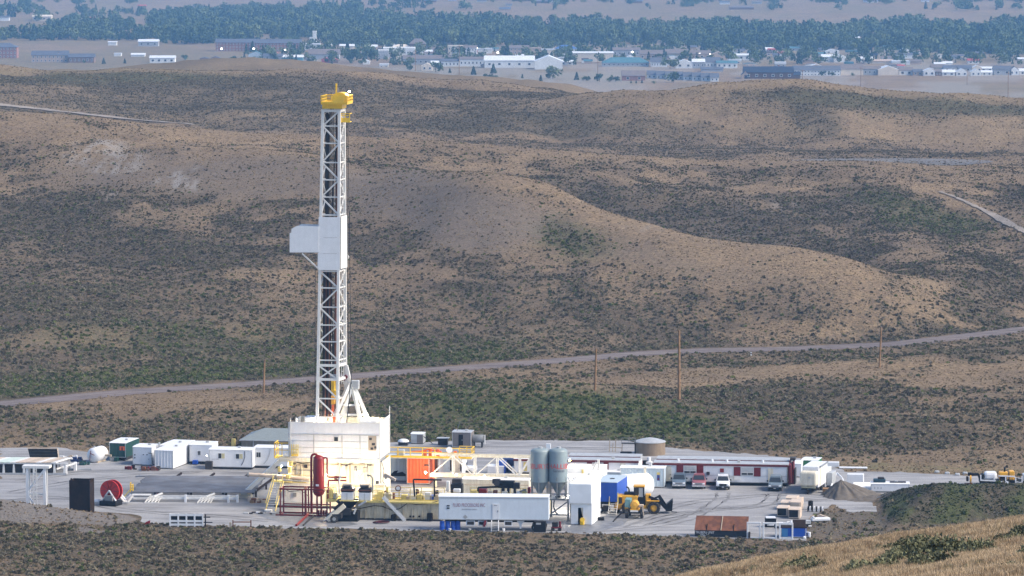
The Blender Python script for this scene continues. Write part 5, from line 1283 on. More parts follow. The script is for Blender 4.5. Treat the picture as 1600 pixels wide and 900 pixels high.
part('battery_box', DARK, t, 'cbox', 1.0, 1.9, -.1, .5, .3, 1.1, .05)
t2 = thing('trailer_steps', 'white entry steps with yellow handrails at the blue trailer', 'steps', G(950.5, 804), math.radians(-13))
stairs(t2, (0, -.3, .05), (0, .9, 1.55), 1.15, WHITE, WHITE, 5, 'y', 0, .16)
for x in (0, 1.15): pbar(t2, 'grab_rail', YPALE, (x, .9, 1.5), (x, .9, 2.9), .14); pbar(t2, 'grab_rail', YPALE, (x, .3, 1.2), (x, .9, 2.6), .06)
t, S, w, h = cabin('pale_blue_container', 'pale blue corrugated container with a small blue poster, behind the round tank', 'container', 969.5, 1037.5, 730.5, 761.5, 2.6, LBLUE, WHITE2, ROT, overhang=.12)
part('poster', mat('poster_blue', (.03,.05,.22), .5), t, 'box', S(1026.5,745).x, S(1030.8,745).x, -.03, -.004, S(1028,751).z, S(1028,739.5).z); part('poster_top', YPALE, t, 'box', S(1026.3,740).x, S(1031,740).x, -.05, -.031, S(1028,742).z, S(1028,738).z)
part('poster_mark', DRED, t, 'box', S(1027.5,747).x, S(1030,747).x, -.04, -.031, S(1028,750).z, S(1028,747).z)
t = thing('round_tank', 'big round white tank lying on its side behind the yellow loader', 'tank', G(1001, 783), math.radians(28))
rr = 1.62
part('shell', CLOTH, t, 'lathe', [(.02,-2.9),(.7,-2.75),(1.25,-2.4),(rr,-1.9),(rr,1.9),(1.3,2.3),(.7,2.6),(.02,2.7)], (0,1.5,rr+.45), 28, axis='x', smooth=True)
part('saddle', GREY, t, 'box', -1.6, -1.3, .4, 2.6, 0, .9); part('saddle', GREY, t, 'box', 1.3, 1.6, .4, 2.6, 0, .9)
part('vent_pipe', CREAM, t, 'tube', (1.5,1.4,2*rr+.2), (1.5,1.4,2*rr+1.1), .16, 8); part('vent_cap', CREAM, t, 'tube', (1.5,1.4,2*rr+1.1), (1.5,1.4,2*rr+1.25), .26, 8)
t, S, w, h = cabin('low_white_box', 'low white cover behind the blue trailer roof', 'box', 945, 975, 737, 752, 2.2, LBLUE, WHITE2, ROT, corr=False)

# ------------------------------------------------------------------ office trailers
def office(px0, px1, rt, rb, label, wins, reds, doors, depth=3.4, second=True, name='site_office'):
    t, S, w, h = cabin(name, label, 'office trailer', px0, px1, rt, rb, depth, WHITE2, LGREY, math.radians(-7), legs=.5, corr=False, overhang=.15, trim=DRED)
    for a, c, r0, r1 in wins:
        p, q = S(a, r0), S(c, r1); wn_ = part('window', WHITE, t, 'box', p.x, q.x, -.07, -.01, q.z, p.z)
        mz = p.z*.35 + q.z*.65
        MB().box(p.x+.08, q.x-.08, -.085, -.071, mz+.06, p.z-.08).build('blind', LGREY, wn_)
        for x0, x1 in ((p.x+.08, (p.x+q.x)/2-.04), ((p.x+q.x)/2+.04, q.x-.08)): MB().box(x0, x1, -.085, -.071, q.z+.08, mz-.04).build('pane', GLASS, wn_)
    for a, c, r0, r1 in reds:
        p, q = S(a, r0), S(c, r1); sh = part('shutter', DRED, t, 'box', p.x, q.x, -.06, -.01, q.z, p.z)
        n = 8
        for k in range(1, n): z = q.z+(p.z-q.z)*k/n; MB().box(p.x+.04, q.x-.04, -.075, -.061, z-.02, z+.02).build('slat', RED, sh)
    for a, c, r0, r1 in doors:
        p, q = S(a, r0), S(c, r1); d_ = part('door', CREAM, t, 'box', p.x, q.x, -.06, -.01, .52, p.z); MB().box(q.x-.2, q.x-.12, -.1, -.061, 1.4, 1.55).build('handle', DARK, d_)
    part('seam', LGREY, t, 'box', 0, w, -.02, -.004, h*.46, h*.46+.05)
    if second:
        part('rear_roof', LGREY, t, 'prismx', [(depth+.4, h-.5), (depth*2+.4, h-.5), (depth*2+.1, h+.1), (depth*1.5+.3, h+.22), (depth+.6, h+.1)], .0, w); part('rear_fascia', DRED, t, 'box', .0, w, depth+.33, depth+.39, h-.25, h+.02)
        part('rear_body', WHITE2, t, 'box', .05, w-.05, depth+.4, depth*2+.3, .4, h-.5)
    return t, S, w, h
t, S, w, h = office(1022, 1230, 724.5, 757, 'long white site office with red shutters behind the parked pickups', ((1068.5,1088,727.5,740),(1158,1177.5,730,743)), ((1057,1067.5,726.5,740.5),(1088.5,1099,727.5,741),(1146.5,1157,729.5,743.5),(1178,1188.5,730.5,744.5)), ((1041,1049,728,755),(1200,1208,732,757),))
part('notice', RED, t, 'box', S(1125,735).x, S(1131,735).x, -.07, -.01, S(1128,738).z, S(1128,732).z); part('ac_unit', DARK, t, 'cbox', S(1104,739).x, S(1109,739).x, -.3, -.01, S(1106,741.5).z, S(1106,737).z, .03)
part('ac_unit', LGREY, t, 'cbox', S(1140,748).x, S(1146,748).x, -.35, -.01, S(1143,751).z, S(1143,743).z, .03)
part('electric_box', WHITE, t, 'box', S(1147,747).x, S(1157,747).x, -.12, -.01, S(1152,750).z, S(1152,744).z)
for px_, r_ in ((1060,719),(1113,719),(1136,718),(1192,721)): p = S(px_, r_, 1.7); part('roof_vent', WHITE2, t, 'tube', (p.x, 1.7, h), (p.x, 1.7, h+.4), .16, 8)
part('corner_post', DRED, t, 'box', w+.16, w+.5, .1, 3.2, .3, h-.1)
t, S, w, h = office(884, 997, 719, 748, 'white site office with red stripe partly behind the lit white house', ((926,942,722.5,734),), ((917,925,721.5,735),(943,951,722.5,736)), ((969,977,724,747),))
t, S, w, h = cabin('white_rear_cabin', 'white cabin with a yellow door seen through the right end of the truss', 'cabin', 803, 832, 717, 742, 3, WHITE2, WHITE2, ROT, corr=False, legs=.4, doors=((818,823.5,722,736,YPALE),), trim=DRED)
t, S, w, h = cabin('small_white_cabin', 'white cabin end with dark red rear at the right end of the site office', 'cabin', 1237.5, 1252, 724, 746, 4, WHITE2, WHITE2, ROT, corr=False)
t = thing('stacked_frames', 'dark red steel frames standing at the right end of the site office', 'steel frames', G(1232.5, 757), ROT)
for k, (x, h_, m_) in enumerate(((0, 3.4, DRED), (.25, 3.0, BLACK), (.5, 3.3, DRED), (.75, 2.2, DARK))): part('frame', m_, t, 'box', x, x+.16, .0, 2.5, .05, h_)
part('top_clutter', DARK, t, 'cbox', .1, .9, .3, 2.0, 3.42, 3.8, .1)
# gap between the offices: tanks, hoses, an orange marker
for k, (px_, r_, w_, h_, m_, lb) in enumerate(((995.5,737,.7,2.0,ORANGE,'orange topped post in the gap between the two offices'),(1000,738,1.4,1.7,BLACK,'black tank in the gap between the two offices'),(1008,738,1.0,2.2,WHITE2,'white drum tank in the gap between the two offices'),(1014,738,.9,1.3,DARK,'dark pump in the gap left of the long office'))):
    q = MB(); q.cbox(0, w_, 0, .9, 0, h_*.72, .12); q.tube((w_*.5, .45, h_*.72+.003), (w_*.5, .45, h_), w_*.28, 10)
    tag(q.build('utility_tank', m_, loc=G(px_, r_), rz=ROT), lb, 'tank')

# ------------------------------------------------------------------ tank and cabins at the back edge
t = thing('storage_tank', 'round brown storage tank with pale conical lid behind the offices', 'tank', G(1013, 713), ROT)
k = PXM(t.location); r = 24/k; zt_ = 20.5/k
TANB = mat('tank_brown', (.22,.165,.11), .6, var=.1, dirt=(.15,.10,.06), dirt_amt=.5, streak=True)
part('shell', TANB, t, 'lathe', [(r, 0), (r, zt_)], (0, r, 0), 40, smooth=True); part('lid', LGREY, t, 'lathe', [(r+.08, zt_-.05), (r+.08, zt_+.05), (r*.5, zt_+.42), (.02, zt_+.62)], (0, r, 0), 40, smooth=True)
part('side_pipe', DARK, t, 'tube', (-r*.92, r*.6, 0), (-r*.92, r*.6, zt_+.3), .12, 8); part('catwalk', DARK, t, 'box', -r-1.9, -r*.9, r*.5, r*.9, zt_-.3, zt_-.2)
railing(t, [(-r-1.9, r*.5, zt_-.2), (-r*.9, r*.5, zt_-.2)], .8, GREY, w=.06, post=.9, kick=False); part('pump', BLACK, t, 'cbox', -r-2.0, -r-.3, .3, 1.2, 0, .55, .1)
t, S, w, h = cabin('brown_grey_cabin', 'brown grey cabin with open dark doorway behind the truss', 'cabin', 706.5, 736, 675, 700, 3, mat('cabin_brown', (.17,.15,.14), .7), LGREY, ROT, corr=False, doors=((716.5,723.5,679,696,BLACK),))
part('antenna', GREY, t, 'bar', (w*.2, 1, h), (w*.2+.5, 1, h+1.5), .06)
t = thing('fuel_tank', 'grey cylinder tank lying right of the brown cabin', 'tank', G(746, 700), ROT)
part('shell', GREY, t, 'lathe', [(.02,-.95),(.55,-.9),(.62,-.8),(.62,.8),(.55,.9),(.02,.95)], (0,.8,1.35), 20, axis='x', smooth=True)
for x in (-.6, .6): part('leg', DARK, t, 'box', x-.1, x+.1, .4, 1.2, 0, .95)
part('end_plate', LGREY, t, 'box', .98, 1.05, .3, 1.3, .5, 1.9)
t, S, w, h = cabin('grey_cabin', 'small grey cabin right of the rig floor with dark legs', 'cabin', 642, 661, 677.5, 694, 2.4, LGREY, WHITE2, ROT, corr=False)
part('side_panel', mat('cabin_brown', (.17,.15,.14)), t, 'box', w*.5, w, -.04, -.004, .2, h-.2)
for a, c in ((-1.2, .1), (w+1.4, w-.1)): pbar(t, 'stay', DARK, (a, .5, .1), (c, .5, h-.4), .1)
t = thing('covered_pump', 'low dark pump under a small flat roof left of the brown cabin', 'pump', G(691, 696), ROT)
part('roof', LGREY, t, 'box', -.9, .95, -.1, 1.4, 1.05, 1.13); part('pump_body', DARK, t, 'cbox', -.7, .75, .1, 1.2, 0, .95, .1)
t = thing('covered_pump', 'white capped machine on the gravel just right of the rig floor', 'pump', G(629, 697), ROT)
part('cap', WHITE2, t, 'lathe', [(.9,.6),(.75,.85),(.4,1.0),(.02,1.05)], (0,.8,0), 16); part('base', DARK, t, 'cbox', -.7, .7, .2, 1.4, 0, .58, .06)

# ------------------------------------------------------------------ things seen through the truss
t = thing('white_pickup', 'roof and hood of a white pickup seen through the truss', 'pickup', G(744, 741), math.radians(80))
for k, (a, c, ra, rb_, d, m_, lb) in enumerate(((761,787,728,741,2.2,WHITE2,'white skid tank with pale lid seen through the middle of the truss'),(778,789,721.5,729,1.5,BLUE,'small blue box on the white skid tank beyond the truss'),(786,804,717.5,737.5,2.2,mat('navy_paint', (.015,.03,.10), .5),'dark navy dumpster seen through the truss'),(800,814,730,741,1.4,WHITE2,'small white box right of the navy dumpster'))):
    cabin('yard_box', lb, 'container', a, c, ra, rb_ if k != 1 else 741, d, m_, m_, ROT, corr=False)
tag(MB().box(0, .6, 0, .1, 0, .6).build('red_sign', RED, loc=AT(803.5, 722, 603), rz=ROT), 'small red sign above the navy dumpster', 'sign')

# ------------------------------------------------------------------ RV trailer and boxes at the right
t = thing('camper_trailer', 'cream white camper trailer with rounded nose right of the offices', 'camper', G(1249, 772), math.radians(-16))
S = lambda px, r, d=0.0: LP(t, px, r, d)
w = S(1275,772).x; z0, z1 = S(1261,760).z, S(1261,737.5).z
part('nose', CREAM, t, 'cbox', 0, w, 0, 1.8, z0, z1, .25); part('body', WHITE2, t, 'cbox', .02, w-.02, 1.82, 8.0, z0-.4, z1+.55, .12)
part('chassis', BLACK, t, 'box', .2, w-.2, .2, 7.6, .55, z0-.42); part('propane_box', mat('olive_cover', (.35,.33,.22), .7), t, 'box', .3, w-.1, -.05, .15, .9, z0-.02); part('jack', DARK, t, 'bar', (w*.5,.1,0), (w*.5,.1,z0), .2)
part('front_window', LGREY, t, 'box', w*.52, w*.66, -.02, -.005, (z0+z1)/2+.1, (z0+z1)/2+.35)
for y in (4.6, 5.6): part('wheel', RUBBER, t, 'tube', (w-.32, y, .4), (w-.02, y, .4), .4, 14); part('wheel', RUBBER, t, 'tube', (.02, y, .4), (.32, y, .4), .4, 14)
part('door', CREAM, t, 'box', w-.015, w+.03, 2.6, 3.4, z0-.2, z1+.2); part('awning_tube', GREY, t, 'tube', (w+.1, 2.2, z1+.5), (w+.1, 7.5, z1+.5), .12, 8)
t, S, w, h = cabin('white_box_trailer', 'tall white box trailer right behind the camper', 'trailer', 1274, 1290, 733.5, 762, 4, WHITE2, WHITE2, math.radians(-16), corr=False)
part('side_unit', LGREY, t, 'cbox', w+.1, w+.9, .3, 3, .3, 2.2, .08)
t, S, w, h = cabin('green_container', 'green container with a white lid behind the camper', 'container', 1252, 1277.5, 718.5, 741, 3.5, mat('bright_green_paint', (.015,.13,.06), .5, var=.1), WHITE2, math.radians(-14))
tag(MB().cbox(0, 1.6, 0, 1.2, 0, .7, .06).build('crate', WOOD, loc=G(1285, 771), rz=ROT), 'brown crate on the ground beside the camper', 'crate')
tag(MB().cbox(0, 1.1, 0, .8, 0, .45, .1).build('green_bin', GREEN, loc=G(1296, 771), rz=ROT), 'dark green bin at the foot of the gravel pile', 'bin')
tag(MB().path([G(1297,770)+Vector((0,0,.2)), G(1302,757)+Vector((0,0,.9)), G(1308,753)+Vector((0,0,1.3)), G(1316,760)+Vector((0,0,1.2)), G(1322,768)+Vector((0,0,.3))], .12, 6).build('white_hose', WHITE2), 'white hose draped over the side of the gravel pile', 'hose')
# gravel pile
def heap(name, px, row, rx, ry, h, m, seed, label, cat, skew=0.0):
    c = G(px, row); n, k_ = 84, 30
    a = np.linspace(0, 2*math.pi, n, endpoint=False)[None,:]; f = np.linspace(0, 1, k_+1)[:,None]
    wob = 1 + .14*np.sin(3*a+seed) + .07*np.sin(7*a+2*seed) + .05*np.sin(15*a+seed)
    x = rx*f*wob*np.cos(a) + skew*(1-f); y = ry*f*wob*np.sin(a)
    z = h*((1-f)**1.1) + (1-f)*f*4*(.30*(fbm(np.cos(a)*5+f*.6+9, np.sin(a)*5+9, int(seed*10))-.5)*h*.55 + .22*(fbm(x*1.3+50, y*1.3+50, 7)-.5)) + (fbm(x*3+50, y*3+50, 8)-.5)*.22*(f < .98)
    z = np.where(f > .985, -.05, np.maximum(z, -.03))
    idx = np.arange((k_+1)*n).reshape(k_+1, n); F = np.stack([idx[:-1], np.roll(idx, -1, 1)[:-1], np.roll(idx, -1, 1)[1:], idx[1:]], -1).reshape(-1, 4)
    o = bpy.data.objects.new(name, np_mesh(name, np.stack([x, y, z], -1).reshape(-1, 3), F, m)); COL.objects.link(o); o.location = c
    return tag(o, label, cat)
DIRT = mat('grey_dirt', (.125,.108,.09), .95, var=.25, scale=1.2, dirt=(.09,.08,.07), dirt_amt=.6, bump=.6)
heap('gravel_pile', 1331, 776, 4.4, 3.4, 2.4, DIRT, 1.3, 'pointed grey gravel pile right of the camper', 'gravel pile', -1.6)
heap('gravel_pile', 1372, 781, 5.2, 2.2, .7, DIRT, 2.1, 'low flat dirt spread right of the pointed gravel pile', 'gravel pile')
# white skid tank and far white bits
t, S, w, h = cabin('white_skid_tank', 'long low white open tank behind the gravel pile', 'tank', 1361, 1421, 755.5, 769.5, 2.4, WHITE2, WHITE2, math.radians(-3), corr=False)
part('open_top', DARK, t, 'box', S(1391,756).x, S(1416,756).x, .5, 1.9, h+.062, h+.1)
part('pump_unit', mat('teal_dark', (.02,.05,.07), .5), t, 'cbox', S(1365,756).x, S(1384,756).x, .6, 1.8, h+.065, h+.5, .08); part('pump_unit', DARK, t, 'cbox', S(1372,751).x, S(1382,751).x, .7, 1.6, h+.505, h+.75, .08)
for k in range(3): part('marking', LGREY, t, 'box', S(1366+k*5,762).x, S(1367.5+k*5,762).x, -.02, -.004, .5, .8)
tag(MB().prismx([(0,0),(2.2,0),(1.9,.9),(.4,.5)], 0, 5.5).build('white_liner', CLOTH, loc=G(1334, 766), rz=math.radians(-3)), 'crumpled white liner left of the long white tank', 'tarp')
tag(MB().cbox(0, 2.4, 0, 1.2, 0, 1.5, .1).build('white_tote', WHITE2, loc=G(1323, 757), rz=ROT), 'white tote peeking over the gravel pile', 'tote')
for k, (a, c, r_, h_, lb) in enumerate(((1291,1311,730,.75,'low white trough on the grass at the far edge, left piece'),(1311,1355,732.5,.22,'long low white panels lying on the grass at the far edge'))):
    p = G(a, r_); q = MB(); q.cbox(0, (c-a)/PXM(p), 0, 1.0, .02, h_, .06); tag(q.build('white_sheet', WHITE2, loc=p, rz=math.radians(-5)), lb, 'sheet')
for k, (px_, r_) in enumerate(((1464,739),(1480,741),(1496,743),(1508,741),(1540,747))):
    tag(MB().cbox(-.35, .35, -.3, .3, -.05, .35, .14).build('pale_rock', LGREY, loc=G(px_, r_)), ('first','second','third','fourth','last')[k] + ' pale rock from the left on the grass strip before the auger truck', 'rock', 'pale rocks at the far edge')

# ------------------------------------------------------------------ tan totes, bins and frames at the front right
BOXT = mat('tan_plastic', (.55,.45,.36), .6, var=.08, dirt=(.35,.27,.2), dirt_amt=.3)
for k, (a, c, ra, rb_, lb) in enumerate(((1228,1244,777.5,790,'tan crate at the back of the left crate row'),(1237,1251,780,791,'tan crate at the back of the right crate row'),(1220,1236,784.5,797,'middle tan crate of the left crate row'),(1235,1250,784,799,'middle tan crate of the right crate row'),(1214,1229.5,793,808,'open dark fronted tan crate nearest at left of the crate rows'),(1232,1248,795.5,811,'open dark fronted tan crate nearest at right of the crate rows'))):
    t, S, w, h = cabin('tan_crate', lb, 'crate', a, c, ra, rb_, 2.6, BOXT, BOXT, math.radians(-11), corr=False, group='tan crates in two rows')
    if k >= 4: part('dark_opening', BLACK, t, 'box', .08, w-.1, -.03, -.004, .25, h-.15)
    else: part('shade_panel', TAN, t, 'box', .1, w-.1, -.03, -.004, .2, h-.3)  # darker tan panel set on the crate front
    part('side_wall', PINKT, t, 'box', w+.002, w+.12, .05, 2.55, .1, h*.95)
DUMPB = mat('dumpster_black', (.012,.014,.02), .5)
t = thing('rust_dumpster', 'long rusty brown open dumpster with black lower side at the front edge', 'dumpster', G(1085.5, 839), math.radians(-7))
S = lambda px, r, d=0.0: LP(t, px, r, d)
w = S(1166.5,839).x; zl = S(1126,829).z; zt_ = S(1126,806,1.9).z
part('lower_side', DUMPB, t, 'box', 0, w, 0, 2.0, .1, zl)
for x0, x1 in ((-.05, S(1126.5,820).x-.05), (S(1126.5,820).x+.05, w+.05)):
    q = MB(); q.add([(x0,-.05,zl+.003),(x1,-.05,zl+.003),(x1+.12,1.85,zt_),(x0+.12,1.85,zt_),(x0,2.0,zl+.003),(x1,2.0,zl+.003)], [(0,1,2,3),(3,2,5,4),(0,3,4),(1,5,2),(0,4,5,1)]); q.build('sloped_lid', RUST, t)
pbar(t, 'lid_strip', TAN, (S(1126.5,820).x, -.07, zl+.05), (S(1126.5,820).x+.12, 1.82, zt_+.03), .1)
for px_ in (1104, 1146): pbar(t, 'lid_hinge', RUSTB, (S(px_,829).x, -.08, zl-.1), (S(px_,829).x+.04, .6, zl+.75), .1)
text_mesh('TRUBERS UNIT', .46, 'lettering', TXT_W, t, (S(1086.5,833).x, -.012, S(1090,833.4).z)).scale = (.82,1,1); text_mesh('276-12', .42, 'lettering', TXT_W, t, (S(1094,838).x, -.012, S(1095,837.9).z))
for k, px_ in enumerate((1166.5, 1191.5, 1217)):
    t = thing('white_portal_frame', ('leftmost white square portal frame beside the rusty dumpster', 'middle white square portal frame of the three', 'rightmost white square portal frame before the blue bin')[k], 'frame', G(px_, 841.5+k*.5), math.radians(-6), 'white portal frames')
    w_, h_ = 1.86, 1.95
    part('side_post', WHITE2, t, 'cbox', 0, .2, 0, .22, 0, h_, .04); part('side_post', WHITE2, t, 'cbox', w_-.2, w_, 0, .22, 0, h_, .04); part('top_beam', WHITE2, t, 'cbox', 0, w_, 0, .22, h_+.003, h_+.24, .04); part('sill_beam', WHITE2, t, 'cbox', .21, w_-.21, .02, .2, .05, .22, .03)
    for x in (.1, w_-.1): pbar(t, 'rear_stay', WHITE2, (x, .2, h_), (x, 1.4, .05), .14)
    if k == 0: part('shovel_rack', DARK, t, 'cbox', .22, .5, -.1, .1, .1, .9, .05)
t, S, w, h = cabin('blue_bin', 'blue steel bin with rusty slanted lid behind the white frames', 'bin', 1220, 1259, 824, 841, 2.2, BLUE, RUSTB, math.radians(-6), corr=False)
part('pale_panel', mat('mid_blue', (.05,.2,.42), .5), t, 'box', .1, S(1231,830).x, -.03, -.004, .2, h-.2)
part('lid', RUSTB, t, 'prismx', [(.05,h+.065),(2.1,h+.065),(2.0,h+.75)], w*.45, w*.98)
t = thing('parts_heap', 'heap of white and grey machine parts behind the white frames', 'scrap heap', G(1213, 827), 0.0)
for k in range(26):
    x, y, z = random.uniform(-.8, 4.6), random.uniform(0, 2.6), random.uniform(0, .6); s_ = random.uniform(.2, .55)
    part('machine_part', random.choice((WHITE2, WHITE, LGREY, DARK, BLACK, WHITE2)), t, 'cbox', x-s_, x+s_, y-s_*.6, y+s_*.6, z, z+s_*random.uniform(.5, 1.3), .05)
part('bath', WHITE2, t, 'cbox', 1.9, 4.0, .4, 1.4, .55, 1.0, .15); part('black_trunk', BLACK, t, 'cbox', -1.4, .1, 1.4, 2.4, 0, 1.25, .06); part('pale_slab', WHITE2, t, 'cbox', -1.3, 0, 1.3, 2.5, 1.255, 1.4, .03)
tag(MB().tube((0,0,0), (0,0,1.25), .34, 18).tube((0,0,1.255), (0,0,1.3), .2, 12).build('black_drum', BLACK, loc=G(1266.5, 797)), 'black drum standing right of the tan crates', 'drum')
t = thing('black_coil_rack', 'row of black and white pipe hoops lying right of the tan crates', 'hoops', G(1262, 800), math.radians(-12))
for k in range(8): part('hoop', (BLACK, WHITE2)[k % 2], t, 'lathe', [(.34,-.05),(.42,-.05),(.42,.05),(.34,.05),(.34,-.05)], (k*.29, .4, .36), 14, axis='x')
tag(MB().cbox(0, 2.6, 0, .9, .05, .5, .12).cbox(.2, .5, -.03, .93, .51, .62, .03).build('white_trough', WHITE2, loc=G(1268.5, 815.5), rz=math.radians(10)), 'white trough lying on the dirt right of the crates', 'trough')
tag(MB().prism([(0,0),(.5,.25),(1.0,.1),(1.5,.35),(2.2,.12),(2.6,0)], 0, .6).build('tan_tarp', PINKT, loc=G(1264, 808), rz=math.radians(-5)), 'crumpled tan tarp behind the white trough', 'tarp')
for k, (px_, r_) in enumerate(((1264.5,840),(1257,842))): tag(MB().cbox(-.2, .2, -.2, .2, 0, (.75,.35)[k], .12).build('white_jug', WHITE2, loc=G(px_, r_)), ('upright white jug right of the blue bin', 'small white jug at the corner of the blue bin')[k], 'jug')
# ------------------------------------------------------------------ vehicles
def paint(name, c): return mat('car_' + name, c, .28, var=.03, spec=.6, dirt=tuple(v*.7+.05 for v in c), dirt_amt=.25)
CHROME = mat('bright_trim', (.55,.56,.57), .25, metal=.6, var=.05)
HEADL = mat('headlamp_glass', (.72,.74,.76), .15, var=.05, spec=.7)
def truck(name, label, cat, px, row, M, rot, suv=False, grille=CHROME, bumper=BLACK, roofm=None):
    """pickup facing -y, origin under the front bumper"""
    t = thing(name, label, cat, G(px, row), rot, 'trucks parked before the site office')
    W, Lh = .98, 5.6 if not suv else 4.7
    b = MB()   # lower body with tapering nose
    sec = [(-.02,.84,.55,.98),(.12,.93,.45,1.08),(1.2,W,.42,1.16),(1.5,W,.42,1.18),(3.5,W,.42,1.18),(Lh-.1,W,.45,1.18),(Lh,.95,.5,1.15)]
    for y, w, z0, z1 in sec: b.v += [(-w,y,z0),(w,y,z0),(w,y,z1-.12),(w-.1,y,z1),(-w+.1,y,z1),(-w,y,z1-.12)]
    for i in range(len(sec)-1):
        for k in range(6): b.f.append((i*6+k, i*6+(k+1)%6, i*6+6+(k+1)%6, i*6+6+k))
    b.f += [tuple(range(6)), tuple(range(len(b.v)-1, len(b.v)-7, -1))]
    body = b.build('body', M, t, smooth=True)
    cy0, cy1, cb = 1.35, (3.55 if not suv else 4.5), 1.9
    c = MB(); zt_ = 1.92
    c.add([(-.93,cy0,1.17),(.93,cy0,1.17),(.93,cy1,1.17),(-.93,cy1,1.17),(-.72,cy0+.62,zt_-.05),(.72,cy0+.62,zt_-.05),(.74,cy1-.25,zt_-.05),(-.74,cy1-.25,zt_-.05)], [(0,1,5,4),(1,2,6,5),(2,3,7,6),(3,0,4,7),(4,5,6,7)])
    c.build('cab', M, t)
    part('roof_panel', roofm or M, t, 'cbox', -.70, .70, cy0+.66, cy1-.28, zt_-.048, zt_+.03, .03)
    def glass(p):
        q = MB(); q.add(p, [tuple(range(4))]); q.build('window', GLASS, t)
    e = .012
    glass([(-.82,cy0+.02-e,1.24),(.82,cy0+.02-e,1.24),(.68,cy0+.54-e,zt_-.12),(-.68,cy0+.54-e,zt_-.12)])
    for s in (-1, 1): glass([(s*(.925+e),cy0+.3,1.22),(s*(.925+e),cy1-.2,1.22),(s*(.765+e),cy1-.35,zt_-.13),(s*(.765+e),cy0+.68,zt_-.13)])
    g = part('grille', grille, t, 'cbox', -.52, .52, -.06, .02, .66, .96, .03)
    MB().box(-.44, .44, -.075, -.061, .72, .78).build('grille_bar', BLACK, g); MB().box(-.44, .44, -.075, -.061, .84, .90).build('grille_bar', BLACK, g)
    for s in (-1, 1):
        part('headlight', HEADL, t, 'cbox', min(s*.55, s*.86), max(s*.55, s*.86), -.05, .08, .72, .95, .04)
        part('mirror', BLACK, t, 'cbox', min(s*.98, s*1.2), max(s*.98, s*1.2), cy0+.25, cy0+.4, 1.2, 1.42, .03)
    part('bumper', bumper, t, 'cbox', -.95, .95, -.16, .1, .40, .62, .05)
    part('number_plate', LGREY, t, 'box', -.16, .16, -.18, -.161, .45, .57)
    if not suv: part('load_bed', BLACK, t, 'box', -.8, .8, 3.7, Lh-.15, 1.181, 1.2)
    for y in (.95, Lh-1.05):
        for s in (-1, 1):
            wh = part('wheel', RUBBER, t, 'tube', (s*.70, y, .39), (s*.96, y, .39), .39, 18); MB().tube((s*.961, y, .39), (s*.98, y, .39), .22, 12).build('rim', CHROME, wh)
    return t
truck('pickup', 'blue silver pickup with chrome grille, leftmost of the parked row', 'pickup', 1060.5, 764, paint('blue_silver', (.10,.14,.18)), math.radians(-4), grille=CHROME, bumper=CHROME)
truck('pickup', 'faded red pickup parked second from the left before the office', 'pickup', 1091.5, 765, paint('faded_red', (.26,.09,.10)), math.radians(-4), bumper=CHROME)
truck('pickup', 'white pickup with black grille and bumper under the office lamp', 'pickup', 1129.5, 766.5, paint('white', (.72,.73,.74)), math.radians(-3), grille=BLACK)
truck('suv', 'silver blue sport utility parked alone at the right end of the office', 'suv', 1210.5, 768.5, paint('silver_blue', (.14,.18,.21)), math.radians(-6), suv=True)
# the pickup seen through the truss
t = [o for o in bpy.data.objects if o.name == 'white_pickup'][0]
part('body', paint('white', (.72,.73,.74)), t, 'cbox', -.95, .95, 0, 5.4, .5, 1.15, .08); part('cab', GLASS, t, 'cbox', -.85, .85, 1.4, 3.5, 1.153, 1.75, .15); part('roof', paint('white', (.72,.73,.74)), t, 'cbox', -.75, .75, 1.6, 3.3, 1.753, 1.85, .04)
for y in (1.0, 4.3):
    for s in (-1, 1): part('wheel', RUBBER, t, 'tube', (s*.7,y,.4), (s*.96,y,.4), .4, 14)

# wheel loader, side on, bucket arms to the right
t = thing('wheel_loader', 'yellow wheel loader with black cab and raised fork arms facing right', 'wheel loader', G(990, 803), math.radians(-4))
k = PXM(t.location); S = lambda px, r, d=0.0: LP(t, px, r, d)
def wheel(x, y, r, wdt, hub=LOADY, par=None):
    wh = part('wheel', RUBBER, par or t, 'lathe', [(r*.55,-wdt/2),(r*.92,-wdt/2),(r,-wdt*.32),(r,wdt*.32),(r*.92,wdt/2),(r*.55,wdt/2)], (x,y,r), 26, axis='y', smooth=True)
    MB().lathe([(.02,-wdt*.36),(r*.3,-wdt*.40),(r*.56,-wdt*.30),(r*.56,wdt*.30),(r*.02,wdt*.36)], (x,y,r), 20, axis='y').build('rim', hub, wh)
    for j in range(16):
        a = 2*math.pi*j/16; MB().bar((x+math.cos(a)*r*1.0, y-wdt*.45, r+math.sin(a)*r*1.0), (x+math.cos(a+.12)*r*1.0, y+wdt*.45, r+math.sin(a+.12)*r*1.0), .08, .08).build('tread_lug', RUBBER, wh)
rw = .84
for y in (.1, 2.0): wheel(S(1021.5,800).x, y, rw, .55); wheel(S(981,800).x, y, rw, .55)
part('engine_hood', LOADY, t, 'cbox', S(961,780).x, S(997,780).x, .3, 1.9, S(980,794).z, S(980,774).z, .2)
part('counterweight', LOADY, t, 'cbox', S(959,785).x, S(972,785).x, .1, 2.1, S(965,797).z, S(965,775).z, .22); part('radiator_grille', DARK, t, 'box', S(965,785).x, S(972,785).x, .07, .099, S(968,787).z, S(968,777).z)
part('exhaust', BLACK, t, 'path', [S(983,776,.8), S(983,765,.8), S(981.5,761.5,.8), S(978.5,761,.8)], .1, 8)
part('dark_hood_top', BLACK, t, 'cbox', S(975,773).x, S(992,773).x, .45, 1.75, S(980,774).z+.003, S(980,770.5).z, .06)
cb = part('cab_frame', BLACK, t, 'cbox', S(990,780).x, S(1008,780).x, .35, 1.85, S(1000,790).z, S(1000,778).z, .08)
